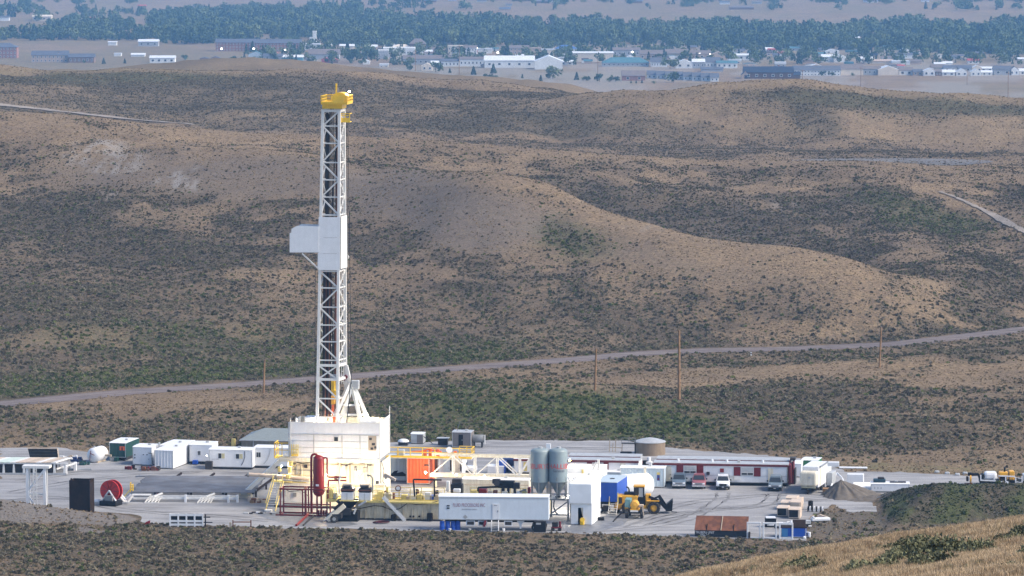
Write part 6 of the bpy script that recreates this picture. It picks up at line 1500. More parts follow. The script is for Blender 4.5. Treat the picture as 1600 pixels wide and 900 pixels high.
for px_ in (990.8, 1005.5):
    for y in (.4, 1.8): MB().bar((S(px_,778).x, y, S(1000,778).z), (S(px_,762).x, y, S(1000,761.5).z), .12).build('pillar', BLACK, cb)
MB().cbox(S(989.5,760).x, S(1007.5,760).x, .28, 1.92, S(1000,762).z, S(1000,759.7).z, .06).build('cab_roof', LOADY, cb)
MB().box(S(991.8,770).x, S(997,770).x, .38, .40, S(1000,777).z, S(1000,763).z).build('window', GLASS, cb); MB().box(S(998,770).x, S(1004.5,770).x, .38, .40, S(1000,777).z, S(1000,763).z).build('window', LGREY, cb); MB().box(S(991.8,770).x, S(1004.5,770).x, 1.80, 1.82, S(1000,777).z, S(1000,763).z).build('window', GLASS, cb)
part('front_frame', LOADY, t, 'cbox', S(1008,780).x, S(1016.5,780).x, .5, 1.7, S(1012,796).z, S(1012,773).z, .1); part('fender', LOADY, t, 'cbox', S(1010,784).x, S(1030,784).x, .05, .5, 2*rw+.03, 2*rw+.14, .04); part('side_panel', LOADY, t, 'cbox', S(996,792).x, S(1010,792).x, .25, .45, S(1003,797).z, S(1003,790).z, .05)
for y in (.55, 1.6):
    pbar(t, 'lift_arm', BLACK, S(1014,776,y), S(1030,783,y), .2, .35); pbar(t, 'lift_arm', BLACK, S(1030,783,y), S(1043,797,y), .2, .38)
pbar(t, 'tilt_link', BLACK, S(1029,774,1.1), S(1041,792,1.1), .2, .45); pbar(t, 'tilt_cylinder', LGREY, S(1027,780,1.1), S(1037,789,1.1), .15); pbar(t, 'tilt_link', BLACK, S(1017,781,1.1), S(1031,775,1.1), .18, .25)
part('fork_carriage', BLACK, t, 'prism', [(S(a,c).x, S(a,c).z) for a, c in ((1039,791),(1050,781.5),(1051,785),(1050,799),(1040,799.5))], .2, 2.0)
for y in (.5, 1.6): pbar(t, 'fork_tine', BLACK, S(1049,799.5,y), S(1058,800.5,y), .14, .08)
pbar(t, 'light_rod', LGREY, S(1050,787,.3), S(1052,786,.3), .1); part('step', CREAM, t, 'box', S(1005,795).x, S(1013,795).x, -.05, .3, .55, .7)
# yellow cement mixing tractor in front of it
t = thing('yellow_tractor', 'small yellow tractor with teal tank facing the front, before the loader', 'tractor', G(986, 811), math.radians(-6))
S = lambda px, r, d=0.0: LP(t, px, r, d)
for px_ in (979, 1002.5): x = S(px_,808).x; part('wheel', RUBBER, t, 'lathe', [(.3,-.2),(.6,-.2),(.68,-.12),(.68,.12),(.6,.2),(.3,.2)], (x,.6,.68), 20, axis='x', smooth=True); part('hub', TAN, t, 'tube', (x-.22,.6,.68), (x+.22,.6,.68), .3, 12)
for px_ in (981, 1000.5): x = S(px_,808).x; part('wheel', RUBBER, t, 'lathe', [(.3,-.18),(.55,-.18),(.6,-.1),(.6,.1),(.55,.18),(.3,.18)], (x,3.2,.6), 18, axis='x', smooth=True)
part('chassis', DARK, t, 'cbox', S(983,802).x, S(1000,802).x, .2, 3.6, .7, 1.15, .06); part('drum', LOADY, t, 'lathe', [(.02,-.1),(.5,0),(.62,.3),(.62,1.2),(.4,1.4),(.02,1.45)], (S(991,790).x, .1, 1.85), 20, axis='y', smooth=True)
part('drum_cradle', LOADY, t, 'cbox', S(984.5,798).x, S(998.5,798).x, .1, 1.6, 1.153, 1.35, .05); part('teal_tank', mat('teal_paint', (.13,.24,.24), .5), t, 'cbox', S(976,788).x, S(985.5,788).x, .3, 2.2, 1.5, 2.65, .1)
part('front_bar', WHITE, t, 'box', S(985,797).x, S(997,797).x, -.15, -.02, 1.0, 1.2); part('right_bracket', PINKT, t, 'cbox', S(998,790).x, S(1005,790).x, 0, .8, 1.7, 1.95, .04); pbar(t, 'right_post', PINKT, S(1004.5,790,.1), S(1004.5,800,.1), .14)

# orange and white auger truck at the far right
t = thing('auger_truck', 'flatbed rig truck with white tank and orange engine at the right edge', 'truck', G(1531, 758.5), math.radians(-2))
S = lambda px, r, d=0.0: LP(t, px, r, d)
part('bed', BLACK, t, 'box', S(1531,755).x, S(1612,755).x, .1, 2.3, S(1560,755).z, S(1560,751.5).z)
for px_ in (1565.5, 1573.5, 1589.5):
    for y in (0, 2.0): wh = part('wheel', RUBBER, t, 'tube', (S(px_,757).x, y, .42), (S(px_,757).x, y+.3, .42), .42, 16); MB().tube((S(px_,757).x, y-.03, .42), (S(px_,757).x, y, .42), .24, 10).build('rim', WHITE2, wh)
part('tank', WHITE2, t, 'cbox', S(1538.5,745).x, S(1558.5,745).x, .3, 2.1, S(1548,750.8).z, S(1548,738.5).z, .35); part('front_gear', BLACK, t, 'cbox', S(1533.5,745).x, S(1538,745).x, .4, 1.8, S(1536,749).z, S(1536,742).z, .08)
fr = part('tank_frame', WHITE2, t, 'bar', S(1532.5,751,.1), S(1532.5,742,.1), .16)
for a, c in (((1532,750.5),(1556,751.3)),((1553.5,751),(1553.5,743)),((1560,743.5),(1586,744.5)),((1571.5,752),(1571.5,744)),((1587,753),(1587,746)),((1597,753.5),(1597,744)),((1586,753.5),(1598,753.8))): MB().bar(S(a[0],a[1],.05), S(c[0],c[1],.05), .16).build('rail', WHITE2, fr)
part('engine', LOADY, t, 'cbox', S(1561.5,745).x, S(1575.5,745).x, .5, 1.9, S(1568,751).z, S(1568,738.5).z, .12); part('engine_cowl', LOADY, t, 'cbox', S(1577,745).x, S(1585.5,745).x, .4, 2.0, S(1580,751).z, S(1580,737).z, .12); part('engine_dark', RUSTB, t, 'box', S(1562.5,748).x, S(1574,748).x, .44, .49, S(1568,750.5).z, S(1568,745).z)
part('exhaust', BLACK, t, 'tube', S(1569.5,738,1), S(1570,730,1), .14, 8); part('cab', LBLUE, t, 'cbox', S(1599,748).x, S(1612,748).x, .2, 2.2, S(1605,754).z, S(1605,742).z, .12)
pbar(t, 'boom', BLACK, S(1533,754,1.1), S(1528.5,741,1.1), .3, .3); pbar(t, 'boom', BLACK, S(1529,741,1.1), S(1515,741.5,1.1), .3, .35); part('boom_head', BLACK, t, 'cbox', S(1513,742).x, S(1519,742).x, .8, 1.5, S(1516,745).z, S(1516,740).z, .08)
part('auger_disc', LOADY, t, 'lathe', [(.02,-.1),(.62,-.1),(.62,.1),(.02,.1)], S(1516.5,749,.9), 20, axis='x'); part('auger_hub', RUSTB, t, 'cbox', S(1510.5,750).x, S(1514,750).x, .5, 1.3, S(1512,753).z, S(1512,746).z, .06); part('foot_plate', RUST, t, 'box', S(1508,754).x, S(1520,754).x, .4, 1.5, .02, .15)

# ------------------------------------------------------------------ left yard
# pipe rack with tubulars
t = thing('pipe_rack', 'white pipe rack of beams and triangular trestles holding the grey drill pipe', 'pipe rack', G(222, 786), math.radians(-2))
S = lambda px, r, d=0.0: LP(t, px, r, d)
zr = 1.05
for px_ in (238, 290, 345, 392):
    p0, p1 = G(px_, 784), G(px_+26, 752); a = p0 - t.location; c = p1 - t.location
    part('rack_beam', RUSTB, t, 'bar', (a.x, a.y+2.6, zr-.15), (c.x+.8, c.y+2, zr-.15), .25, .25)
    for f in (.12, .5, .9): q = Vector((a.x+(c.x+.8-a.x)*f, a.y+2.6+(c.y+2-a.y-2.6)*f, 0)); part('rack_leg', RUSTB, t, 'box', q.x-.12, q.x+.12, q.y-.12, q.y+.12, 0, zr-.28)
for d_, z_ in ((1.1, .55), (1.9, .7)): pbar(t, 'catwalk_beam', WHITE, (S(208,775,d_).x, d_, z_), (S(372,778,d_).x, d_, z_), .3, .3)
part('catwalk_plate', WHITE, t, 'box', S(206,772,1.2).x, S(235,772,1.2).x, .9, 2.1, .9, 1.0)
for px_ in (290, 357, 371): part('catwalk_post', WHITE2, t, 'box', S(px_,778,.9).x-.15, S(px_,778,.9).x+.15, .7, 1.2, 0, 1.05)
for px_ in (226, 308):
    o = Vector((S(px_,795,-.2).x, -.3, 0))
    def tp(x, y, z): return (o.x + x, o.y + y, z)
    tr = pbar(t, 'trestle', WHITE, tp(0,0,.1), tp(1.9,0,.1), .1)
    MB().bar(tp(.5,1.6,.75), tp(2.3,1.6,.75), .1).build('trestle_rail', WHITE, tr)
    for j in range(5): MB().bar(tp(j*.46,0,.1), tp(.5+j*.44,1.6,.75), .09).build('trestle_bar', WHITE, tr); 
    for j in range(4): MB().bar(tp(j*.46,0,.1), tp(.5+(j+1)*.44,1.6,.75), .07).build('trestle_bar', WHITE, tr)
    MB().bar(tp(1.1,1.6,.75), tp(2.2,2.4,1.1), .3, .2).build('trestle_head', WHITE, tr)
n = 62
p_front, p_back = G(300, 770, zr), G(322, 745, zr)
q = MB(); q.tube((-8.2,0,0), (8.2,0,0), .075, 8); q.tube((-8.45,0,0), (-8.2,0,0), .11, 8); q.tube((8.2,0,0), (8.5,0,0), .11, 8)
pm_ = q.mesh('drill_pipe', PIPEM)
for k in range(n):
    f = k/(n-1); p = p_front.lerp(p_back, f)
    o = bpy.data.objects.new('drill_pipe', pm_); COL.objects.link(o)
    o.location = (p.x + random.uniform(-.35, .35) + (1.4 if f > .96 else 0)*-1, p.y, zr+.08); o.rotation_euler[2] = math.radians(-2)+random.uniform(-.002, .002)
    tag(o, 'grey steel drill pipe lying in the flat layer on the white pipe rack', 'drill pipe', 'drill pipes on the rack')
# hose reel
t = thing('hose_reel', 'red round hose reel on white legs and a black base left of the pipe rack', 'hose reel', G(172, 790), math.radians(-22))
RD = mat('reel_red', (.50,.02,.015), .45, var=.12)
for y in (0, .9):
    ds = part('reel_disc', RD, t, 'lathe', [(.02,-.04),(1.36,-.04),(1.42,-.09),(1.48,-.09),(1.48,.09),(1.42,.09),(1.36,.04),(.02,.04)], (0,y,2.05), 36, axis='y')
    for j in range(10): a = 2*math.pi*j/10; MB().bar((0,y-.07,2.05), (1.38*math.cos(a),y-.07,2.05+1.38*math.sin(a)), .07, .06).build('spoke', DRED, ds)
part('drum', DRED, t, 'lathe', [(.8,.05),(.8,.85)], (0,0,2.05), 24, axis='y')
for s in (-1, 1): pbar(t, 'a_frame_leg', WHITE2, (s*1.0,-.2,.75), (0,-.2,2.15), .35, .12)
part('motor', GREY, t, 'cbox', -.6, .7, -.6, -.25, .7, 1.5, .1); part('base_tray', BLACK, t, 'cbox', -1.2, 1.3, -.9, 1.2, .05, .72, .05)
part('air_tank', WHITE2, t, 'lathe', [(.02,-1.2),(.22,-1.05),(.3,-.8),(.3,.2),(.02,.3)], (-1.9,.2,.45), 14, axis='x', smooth=True)
t = thing('yellow_stile', 'small yellow folding stair beside the red reel', 'stairs', G(190, 781), math.radians(-2))
stairs(t, (0, 0, .05), (1.2, 0, 1.4), .7, YPALE, YPALE, 5, 'x', .0, .14)
for y in (0, .7): pbar(t, 'gate_post', YELLOW, (1.25,y,1.1), (1.25,y,2.4), .12); pbar(t, 'gate_post', YELLOW, (1.55,y,1.1), (1.55,y,2.1), .12)
for z in (1.4, 1.8, 2.1): pbar(t, 'gate_bar', YELLOW, (1.25,0,z), (1.55,.7,z), .08)
t = thing('chute_elbow', 'white angled pipes between the red reel and the rack', 'pipe', G(186, 788), 0.0)
part('pipe', WHITE, t, 'path', [(0,0,1.2),(.7,0,.35),(1.2,0,.35),(1.9,.2,1.25)], .2, 8); part('pipe', WHITE2, t, 'path', [(.2,.5,1.3),(.9,.5,.5),(1.6,.6,1.3)], .16, 8)
# tall rusty bin
t = thing('tall_rusty_bin', 'tall dark brown rusted steel bin standing at the left front', 'bin', G(108.5, 806), math.radians(-9))
S = lambda px, r, d=0.0: LP(t, px, r, d); w = S(139.5,806).x; h = S(124,751).z
for x0, x1, y0, y1 in ((0,w,0,.1),(0,w,2.2,2.3),(0,.1,.102,2.198),(w-.1,w,.102,2.198)): part('side', RUSTB, t, 'box', x0, x1, y0, y1, .05, h)
part('floor', RUSTB, t, 'box', .1, w-.1, .1, 2.2, .05, .15)
for x in (.3, w-.1): part('lifting_lug', RUSTB, t, 'box', x-.1, x+.1, -.02, .12, h+.003, h+.3)
part('corner_rail', RUSTB, t, 'box', w+.003, w+.12, -.05, 2.3, .0, h+.05)
# white stand with ladder and the long deck behind it
t = thing('ladder_stand', 'tall white steel stand with ladder and diagonal braces at the far left', 'steel stand', G(41, 796), math.radians(-6))
S = lambda px, r, d=0.0: LP(t, px, r, d); h = S(57,732).z; w = S(72,796).x
for x in (.15, w-.2):
    lg = part('leg', WHITE2, t, 'prism', [(x-.2,0),(x+.24,0),(x+.15,h),(x-.15,h)], 0, .35)
part('head_beam', WHITE, t, 'box', -.5, w+.5, -.1, 1.6, h, h+.35)
pbar(t, 'brace', WHITE2, (.25,.15,2.6), (w-.25,.15,h-.2), .22); pbar(t, 'brace', WHITE2, (.25,.15,1.9), (1.55,.15,.05), .2); pbar(t, 'tie', WHITE, (.2,.3,2.1), (w-.2,.3,2.1), .18)
for y in (1.5,):
    for x in (.15, w-.2): pbar(t, 'rear_leg', WHITE, (x,y,0), (x,y,h), .22)
ld = pbar(t, 'ladder', WHITE, (1.05,-.1,.2), (1.05,-.1,h+.2), .09); MB().bar((1.5,-.1,.2), (1.5,-.1,h+.2), .09).build('ladder_rail', WHITE, ld)
for k in range(14): MB().bar((1.05,-.1,.4+k*.4), (1.5,-.1,.4+k*.4), .06).build('rung', WHITE, ld)
t = thing('loading_deck', 'long low pipe tub deck with tan and pale green cover boards, far left', 'loading deck', G(-10, 742), math.radians(-2))
S = lambda px, r, d=0.0: LP(t, px, r, d)
zd = 1.75; xe = S(104,742).x
fr = part('frame_beam', LGREY, t, 'box', -2, xe, 0, .2, .05, .3)
MB().box(-2, xe+3, 5.0, 5.2, .05, .3).build('frame_beam', LGREY, fr)
for k in range(9):
    x = -1.5 + k*(xe+1.2)/8
    for y in (0, 5.0): part('leg', WHITE, t, 'prism', [(x-.18,.3),(x+.18,.3),(x+.1,zd-.1),(x-.1,zd-.1)], y, y+.2)
part('shadow_tub', DARK, t, 'box', -1.5, xe-2, .6, 4.6, .3, 1.3)  # dark steel box under the cover boards
for y in (-.1, 5.1): part('side_rail', WHITE, t, 'box', -2, xe+.2, y, y+.2, zd-.12, zd+.05)
nb_ = 15
for k in range(nb_):
    x = -2 + k*(xe+.6)/nb_; m_ = (PINKT, PINKT, WHITE2, mat('pale_green_board', (.50,.58,.52), .6), mat('pale_green_board', (.50,.58,.52)), mat('pale_green_board', (.50,.58,.52)), WHITE, PINKT, PINKT, TAN, PINKT, WHITE, PINKT, TAN, WHITE)[k]
    q = MB(); wd = (xe+.6)/nb_-.08
    q.add([(x,-.2,zd+.06),(x+wd,-.2,zd+.06),(x+wd+1.6,5.3,zd+.06),(x+1.6,5.3,zd+.06),(x,-.2,zd+.16),(x+wd,-.2,zd+.16),(x+wd+1.6,5.3,zd+.16),(x+1.6,5.3,zd+.16)], [(0,3,2,1),(4,5,6,7),(0,1,5,4),(1,2,6,5),(2,3,7,6),(3,0,4,7)]); q.build('cover_board', m_, t)
for px_ in (102, 117): p = S(px_, 738, 1 if px_ == 102 else 4.5); part('end_leg', WHITE2, t, 'cbox', p.x-.22, p.x+.22, p.y, p.y+.6, 0, 1.3, .05)
pbar(t, 'end_rail', WHITE, S(88,733,.5), S(117,724,4.5), .2)
# tilted dark panel bin
t = thing('tilted_bin', 'black open bin panel with cream rim leaning at the back left', 'bin panel', G(46, 722), math.radians(-2))
S = lambda px, r, d=0.0: LP(t, px, r, d); w = S(92,722).x; h = S(68,702.5).z
q = MB(); q.add([(.2,0,.1),(w,0,.1),(w-.35,.9,h),(-.35,.9,h),(.2,.2,.1),(w,.2,.1),(w-.35,1.1,h),(-.35,1.1,h)], [(0,1,2,3),(7,6,5,4),(0,4,5,1),(1,5,6,2),(2,6,7,3),(3,7,4,0)]); q.build('panel', BLACK, t)
pbar(t, 'rim', PINKT, (-.4,.85,h+.08), (w-.3,.85,h+.08), .2, .16); pbar(t, 'rim', PINKT, (w+.03,-.05,.1), (w-.3,.85,h), .16, .16)
for k in range(3): pbar(t, 'rib', DARK, (.25-.14*k, .1+.25*k-.05, .55+.5*k), (w-.05-.1*k, .1+.25*k-.05, .55+.5*k), .06)
t = thing('white_round_tank', 'white round ended tank lying end on at the back left', 'tank', G(143.5, 724), math.radians(-22))
part('shell', WHITE2, t, 'lathe', [(.02,-.35),(.6,-.25),(1.0,0),(1.12,.3),(1.12,2.8),(.9,3.2),(.02,3.4)], (0,.4,1.15), 26, axis='y', smooth=True); part('cradle', TAN, t, 'cbox', -.7, .7, .6, 3.2, 0, .35, .05)
for a, c in (((-.35,.1),(-.2,1.9)),((-.3,1.2),(.45,1.25))): part('end_pipe', DRED, t, 'tube', (a[0], -.02, a[1]+.3), (c[0], -.02, c[1]), .05, 6)
part('lug', LGREY, t, 'tube', (0,.9,2.2), (0,.9,2.5), .12, 8); part('hitch', TAN, t, 'bar', (.9,2.2,1.0), (2.1,2.2,1.0), .3)
rand_bits = (('hose_heap', 'tangled white hoses and fittings behind the loading deck', 'hoses', 96, 720, 2.6, (WHITE2, LGREY, TAN, WHITE)), ('navy_tarp_pile', 'dark navy tarp and pallet left of the round white tank', 'tarp pile', 107, 722, 1.6, (mat('navy_paint', (.015,.03,.10)), DARK)), ('green_pallet', 'dark green pallet in front of the round white tank', 'pallet', 125, 727, 1.2, (GREEN, DARK)),
    ('valve_pile', 'pile of dark red valves before the white double door box', 'valves', 193, 734, 5.0, (DRED, RUSTB, BLACK, DRED, RUST)), ('valve_pile', 'brown and dark fittings heaped before the corrugated white container', 'fittings', 224, 736, 2.0, (RUST, DRED, DARK)),
    ('hose_coil', 'dark red hose coil on the gravel right of the black hopper', 'hose', 572, 818, 3.0, (DRED, DRED, DARK)), ('scrap_pile', 'scattered pale rags and fittings at the foot of the yellow stairs', 'scrap', 376, 803, 4.5, (WHITE2, LGREY, TAN, RUSTB)), ('clutter_pile', 'brown planks and hoses at the foot of the pipe ramp', 'planks', 386, 786, 2.6, (WOOD, TAN, RUST, PINKT)))
for nm, lb, ct, px_, r_, L_, ms in rand_bits:
    t = thing(nm, lb, ct, G(px_, r_), ROT)
    for k in range(12):
        x = random.uniform(0, L_); y = random.uniform(0, 1.4); s_ = random.uniform(.15, .4); h_ = random.uniform(.2, .75) if nm not in ('hose_coil', 'scrap_pile') else random.uniform(.1, .25)
        if nm == 'hose_coil': part('coil', random.choice(ms), t, 'lathe', [(.35+k*.06,.03),(.42+k*.06,.06),(.40+k*.06,.12),(.35+k*.06,.03)], (1.2+k*.08, .6, k*.01), 20)
        else: part('piece', random.choice(ms), t, 'cbox', x-s_, x+s_, y-s_*.7, y+s_*.7, 0, h_, .05)
# low white barrier and post rail at the front
t = thing('white_barrier', 'low white slatted barrier with dark gaps at the front edge left', 'barrier', G(264.5, 823), math.radians(-2))
S = lambda px, r, d=0.0: LP(t, px, r, d); w = S(318,823).x
for z in (.15, .62, 1.45): part('rail', WHITE2, t, 'box', 0, w, 0, .15, z, z+.28)
for k in range(5): x = k*(w-.2)/4; part('post', WHITE2, t, 'box', x, x+.2, -.03, .2, 0, 1.75)
part('backing', BLACK, t, 'box', .1, w-.1, .3, .4, .3, 1.5); pbar(t, 'dark_arm', BLACK, (w,.1,1.3), (w+.9,.1,1.3), .12); pbar(t, 'dark_arm', BLACK, (w,.1,.6), (w+1.2,.1,.6), .12); pbar(t, 'dark_post', BLACK, (w+.25,.1,.1), (w+.25,.1,1.7), .16)
t = thing('post_rail', 'small rusty brown rail on posts at the front edge left of the red skid', 'rail', G(364, 825.5), 0.0)
for x in (0, 2.4): pbar(t, 'post', RUST, (x,0,0), (x,0,1.1), .14)
pbar(t, 'rail', RUST, (0,0,.85), (2.4,0,.85), .12); part('stub', TAN, t, 'box', -.5, -.2, 0, .2, 0, .8)
tag(MB().prism([(0,0),(.7,.15),(.75,.55),(.15,.3)], 0, .4).build('red_flag', RED, loc=G(226, 819.5)), 'small red scrap at the front edge of the gravel left of the white barrier', 'scrap')
t = thing('black_sump', 'black hose end and sump on the mud beside the white pump house', 'sump', G(927, 814), 0.0)
part('sump_box', BLACK, t, 'cbox', 0, 1.5, 0, .9, 0, .45, .1); part('hose', BLACK, t, 'path', [(0,.2,.2),(-.6,-.3,.12),(-1.2,-.8,.1)], .12, 7)
tag(MB().path([G(a,c)+Vector((0,0,.1)) for a, c in ((958,816),(964,809),(970,804),(976,802))], .09, 6).build('black_hose', BLACK), 'black hose running over the gravel to the yellow tractor', 'hose')
MUD = mat('wet_grey_mud', (.16,.165,.175), .5, var=.25, scale=1.0)
for k, pts in enumerate((((395,800),(440,796),(520,806),(560,820),(520,824),(470,822),(420,812)), ((880,824),(930,812),(960,800),(985,806),(975,820),(930,832),(885,833)))):
    q = MB(); q.add([(*G(a, c)[:2], .045+.002*k) for a, c in pts], [tuple(range(len(pts)))]); tag(q.build('wet_patch', MUD), kind='structure')

# ------------------------------------------------------------------ poles beyond the pad
def pole(px, rb, rt, label, bent=0, w=.26, cross=False, Y=None):
    p = on_ground(px, rb, 560, 1200) if Y is None else AT(px, rb, Y)
    t = thing('utility_pole', label, 'utility pole', (p.x, p.y, p.z-.3), 0.0, 'utility poles')
    top = AT(px+bent, rt, p.y)
    part('pole', WOOD, t, 'tube', (0,0,0), (top.x-p.x, 0, top.z-p.z+.3), w/2, 8, r2=w*.36)
    z = top.z-p.z
    if cross: part('cross_arm', WOOD, t, 'box', -.9, .9, -.06, .06, z-.5, z-.36)
    for s in ((-.8,.8) if cross else (0,)): part('insulator', GREY, t, 'tube', (top.x-p.x+s, -.08, z-.34 if cross else z-.3), (top.x-p.x+s, -.08, z-.15 if cross else z+.35), .06, 6)
    return t
pole(1061, 626, 516, 'tall wooden utility pole behind the offices near the road', w=.52)
pole(929.5, 612, 545, 'wooden pole left of the tallest pole, by the sage rise', 2, .42)
pole(411.5, 616, 561, 'wooden pole left of the drilling mast near the road', 2, .38)
pole(1374, 575, 511, 'thin wooden pole at the right beside the road', 3, .38)
t = thing('road_marker', 'small white marker post at the road edge', 'marker post', G(1173.5, 556), 0.0)
part('post', WHITE2, t, 'box', -.12, .12, -.05, .05, 0, .7); part('reflector', BLACK, t, 'box', -.13, .13, -.06, -.051, .35, .5)
tag(MB().tube((0,0,0), (0,0,2.6), .1, 8).tube((0,0,2.61), (0,0,2.75), .16, 8).build('vent_stack', DARK, loc=G(1036.5, 707)), 'thin dark vent pipe right of the brown storage tank', 'pipe')
t = thing('well_head', 'pale wooden well frame on the back gravel left of the brown tank', 'well frame', G(952, 706), 0.0)
for x, h_ in ((0,2.0),(.5,1.4),(.9,1.9),(1.9,1.3)): pbar(t, 'post', TAN, (x,0,0), (x+.08,0,h_), .14)
pbar(t, 'rail', TAN, (0,0,.7), (2,0,.6), .12)

# ------------------------------------------------------------------ lamps that are lit
lamp(507, 683.5, 565.5, 200, 'glaring flood lamp on the white wall of the rig floor', BULBW, (1,.93,.80), .28)
lamp(511, 741.5, 562.0, 294, 'warm lamp glowing right beside the red vessel', BULB, (1,.74,.42), .2)
lamp(560.5, 738.5, 559.5, 462, 'bright lamp above the shale shakers on the cream wall', BULBW, (1,.88,.66), .26)
lamp(665, 738.5, 583.5, 176, 'warm lamp in front of the orange container', BULB, (1,.78,.45), .22)
lamp(713, 742, 578.0, 210, 'lamp under the left part of the truss above the mud pumps', BULB, (1,.84,.58), .16)
lamp(757, 744, 577.0, 147, 'lamp at the middle of the truss lower chord', BULB, (1,.86,.62), .13)
lamp(890, 719, 584.0, 109, 'orange lamp at the left end of the site office behind the silos', BULBO, (1,.6,.25), .18)
lamp(944, 735.5, 576.5, 210, 'lamp at the right corner of the lit white house', BULBW, (1,.9,.72), .16)
lamp(892, 748, 562.5, 630, 'lamp between the silos and the tarped white boxes', BULBW, (1,.9,.72), .16)
lamp(1128, 726.5, 589.8, 92, 'orange lamp over the notice on the long site office', BULBO, (1,.55,.22), .18)
lamp(323, 712, 600.5, 25, 'small lamp at the left end of the two window cabin', BULBW, (1,.85,.7), .1)
lamp(589, 728, 565.0, 210, 'lamp on the right column of the substructure', BULBW, (1,.88,.66), .13)
lamp(500, 656, 571.0, 294, 'lamp inside the rig floor behind the front wall, left', BULBW, (1,.85,.55), .16)
lamp(578, 655, 572.0, 294, 'lamp inside the rig floor behind the front wall, right', BULBW, (1,.85,.55), .16)
lamp(545.5, 143, 572.0, 10, 'small white beacon at the corner of the yellow crown', BULBW, (1,.95,.9), .16)
lamp(533, 505, 573.0, 67, 'small lamp half way up the mast', BULBW, (1,.88,.62), .14)
lamp(440, 728, 566.0, 126, 'lamp at the head of the pipe ramp left of the substructure', BULBW, (1,.88,.62), .12)
# ------------------------------------------------------------------ the town in the valley
TZ = -50.0
def TG(px, row): 
    p = G(px, row, TZ); p.z = gz(p.x, p.y); return p
BRICK = mat('brick_wall', (.27,.135,.105), .8, var=.12, scale=.3); BROWNW = mat('brown_wall', (.20,.13,.10), .8, var=.1, scale=.3)
SLATE = mat('slate_roof', (.085,.095,.12), .7, var=.12, scale=.3); BROOF = mat('brown_roof', (.15,.125,.115), .7, var=.12, scale=.3); TEALR = mat('teal_roof', (.06,.15,.18), .6, var=.1, scale=.3)
BLUER = mat('blue_roof', (.05,.12,.30), .6, var=.1, scale=.3); REDR = mat('red_roof', (.34,.07,.06), .6, var=.1, scale=.3); WROOF = mat('pale_metal_roof', (.60,.62,.64), .5, var=.06, scale=.3)
WALLW = mat('white_wall', (.66,.66,.64), .7, var=.06, scale=.3); WALLC = mat('cream_wall', (.60,.52,.42), .7, var=.06, scale=.3); WALLG = mat('grey_wall', (.34,.35,.36), .7, var=.08, scale=.3); WALLT = mat('tan_wall', (.42,.32,.25), .7, var=.08, scale=.3)
LOGW = mat('dark_log_wall', (.10,.05,.03), .8, var=.2, scale=.3); DSLATE = mat('dark_blue_roof', (.018,.025,.045), .6, var=.15, scale=.3)
WPANE = mat('window_pane', (.05,.06,.075), .2)
def house(px0, px1, rr, re, rb, wall, roof, label, style='side', depth=None, wins=(0,0), cat='house', group=None, rot=0.0, name='house', chimney=False, wm=None):
    """ridge row rr, eave row re, base row rb. side: ridge left-right; front: gable to the viewer; flat"""
    p = TG(px0, rb); t = thing(name, label, cat, (p.x, p.y, p.z-.3), rot, group); k = PXM(p)
    w = (px1-px0)/k; he = (rb-re)/k+.3; hr = (rb-rr)/k+.3; d = depth or min(max(w*.7, 8), 22)
    part('wall', wall, t, 'box', 0, w, 0, d, 0, he)
    e = .5
    if style == 'side': rf = part('roof', roof, t, 'prismx', [(-e, he+.01), (d+e, he+.01), (d/2, hr+.01)], -e, w+e)
    elif style == 'front': rf = part('roof', roof, t, 'prism', [(-e, he+.01), (w+e, he+.01), (w/2, hr)], .35, d+e); part('gable', wall, t, 'prism', [(.1, he+.005), (w-.1, he+.005), (w/2, hr-.4)], -.01, .34)
    elif style == 'hip':
        q = MB(); i = min(w, d)*.42; q.add([(-e,-e,he+.01),(w+e,-e,he+.01),(w+e,d+e,he+.01),(-e,d+e,he+.01),(i,d/2,hr),(w-i,d/2,hr)], [(0,1,5,4),(1,2,5),(2,3,4,5),(3,0,4),(0,3,2,1)]); rf = q.build('roof', roof, t)
    else: rf = part('roof', roof, t, 'box', -.2, w+.2, -.2, d+.2, he+.01, hr+.3)
    if chimney: MB().box(w*.7, w*.7+1.1, d*.5, d*.5+1, he, hr+1.2).build('chimney', BRICK, rf)
    nc, nr = wins
    for i in range(nc):
        for j in range(nr):
            cx = w*(i+.5)/nc; cz_ = he*(j+.5)/nr+.2; ww = min(w/nc*.42, 2.2); hh = min(he/nr*.5, 2.0)
            wn_ = part('window', WALLW, t, 'box', cx-ww/2, cx+ww/2, -.12, -.005, cz_-hh/2, cz_+hh/2); MB().box(cx-ww/2+.2, cx+ww/2-.2, -.16, -.121, cz_-hh/2+.2, cz_+hh/2-.2).build('pane', wm or WPANE, wn_)
    return t, w, he, hr, d
B = lambda *a, **k: house(*a, cat='building', name='building', **k)
B(-24, 26, 67.5, 74, 91, BRICK, SLATE, 'brick hotel with three rows of windows cut by the left edge', style='hip', wins=(9,3), depth=16)
B(49, 106, 79.5, 86.5, 97.5, WALLT, SLATE, 'long tan lodge with blue grey roof above the left ridge', wins=(9,2), depth=14)
B(107, 147, 84, 89.5, 98, BROWNW, SLATE, 'brown wing right of the tan lodge', wins=(6,1), depth=13)
B(87, 96, 81, 87, 97.3, WALLT, SLATE, 'projecting gable in the middle of the tan lodge', style='front', wins=(2,2), depth=4)
B(234, 273, 87, 90.5, 98.5, WALLW, WROOF, 'low white shed with dark openings above the left ridge', wins=(4,1), depth=12)
B(216, 247, 61.5, 65, 72.5, WALLG, WROOF, 'grey shed with a pale end in the left fields', wins=(3,1))
house(169, 182, 64.5, 66, 71, WALLW, WROOF, 'small white house in the left fields', style='side')
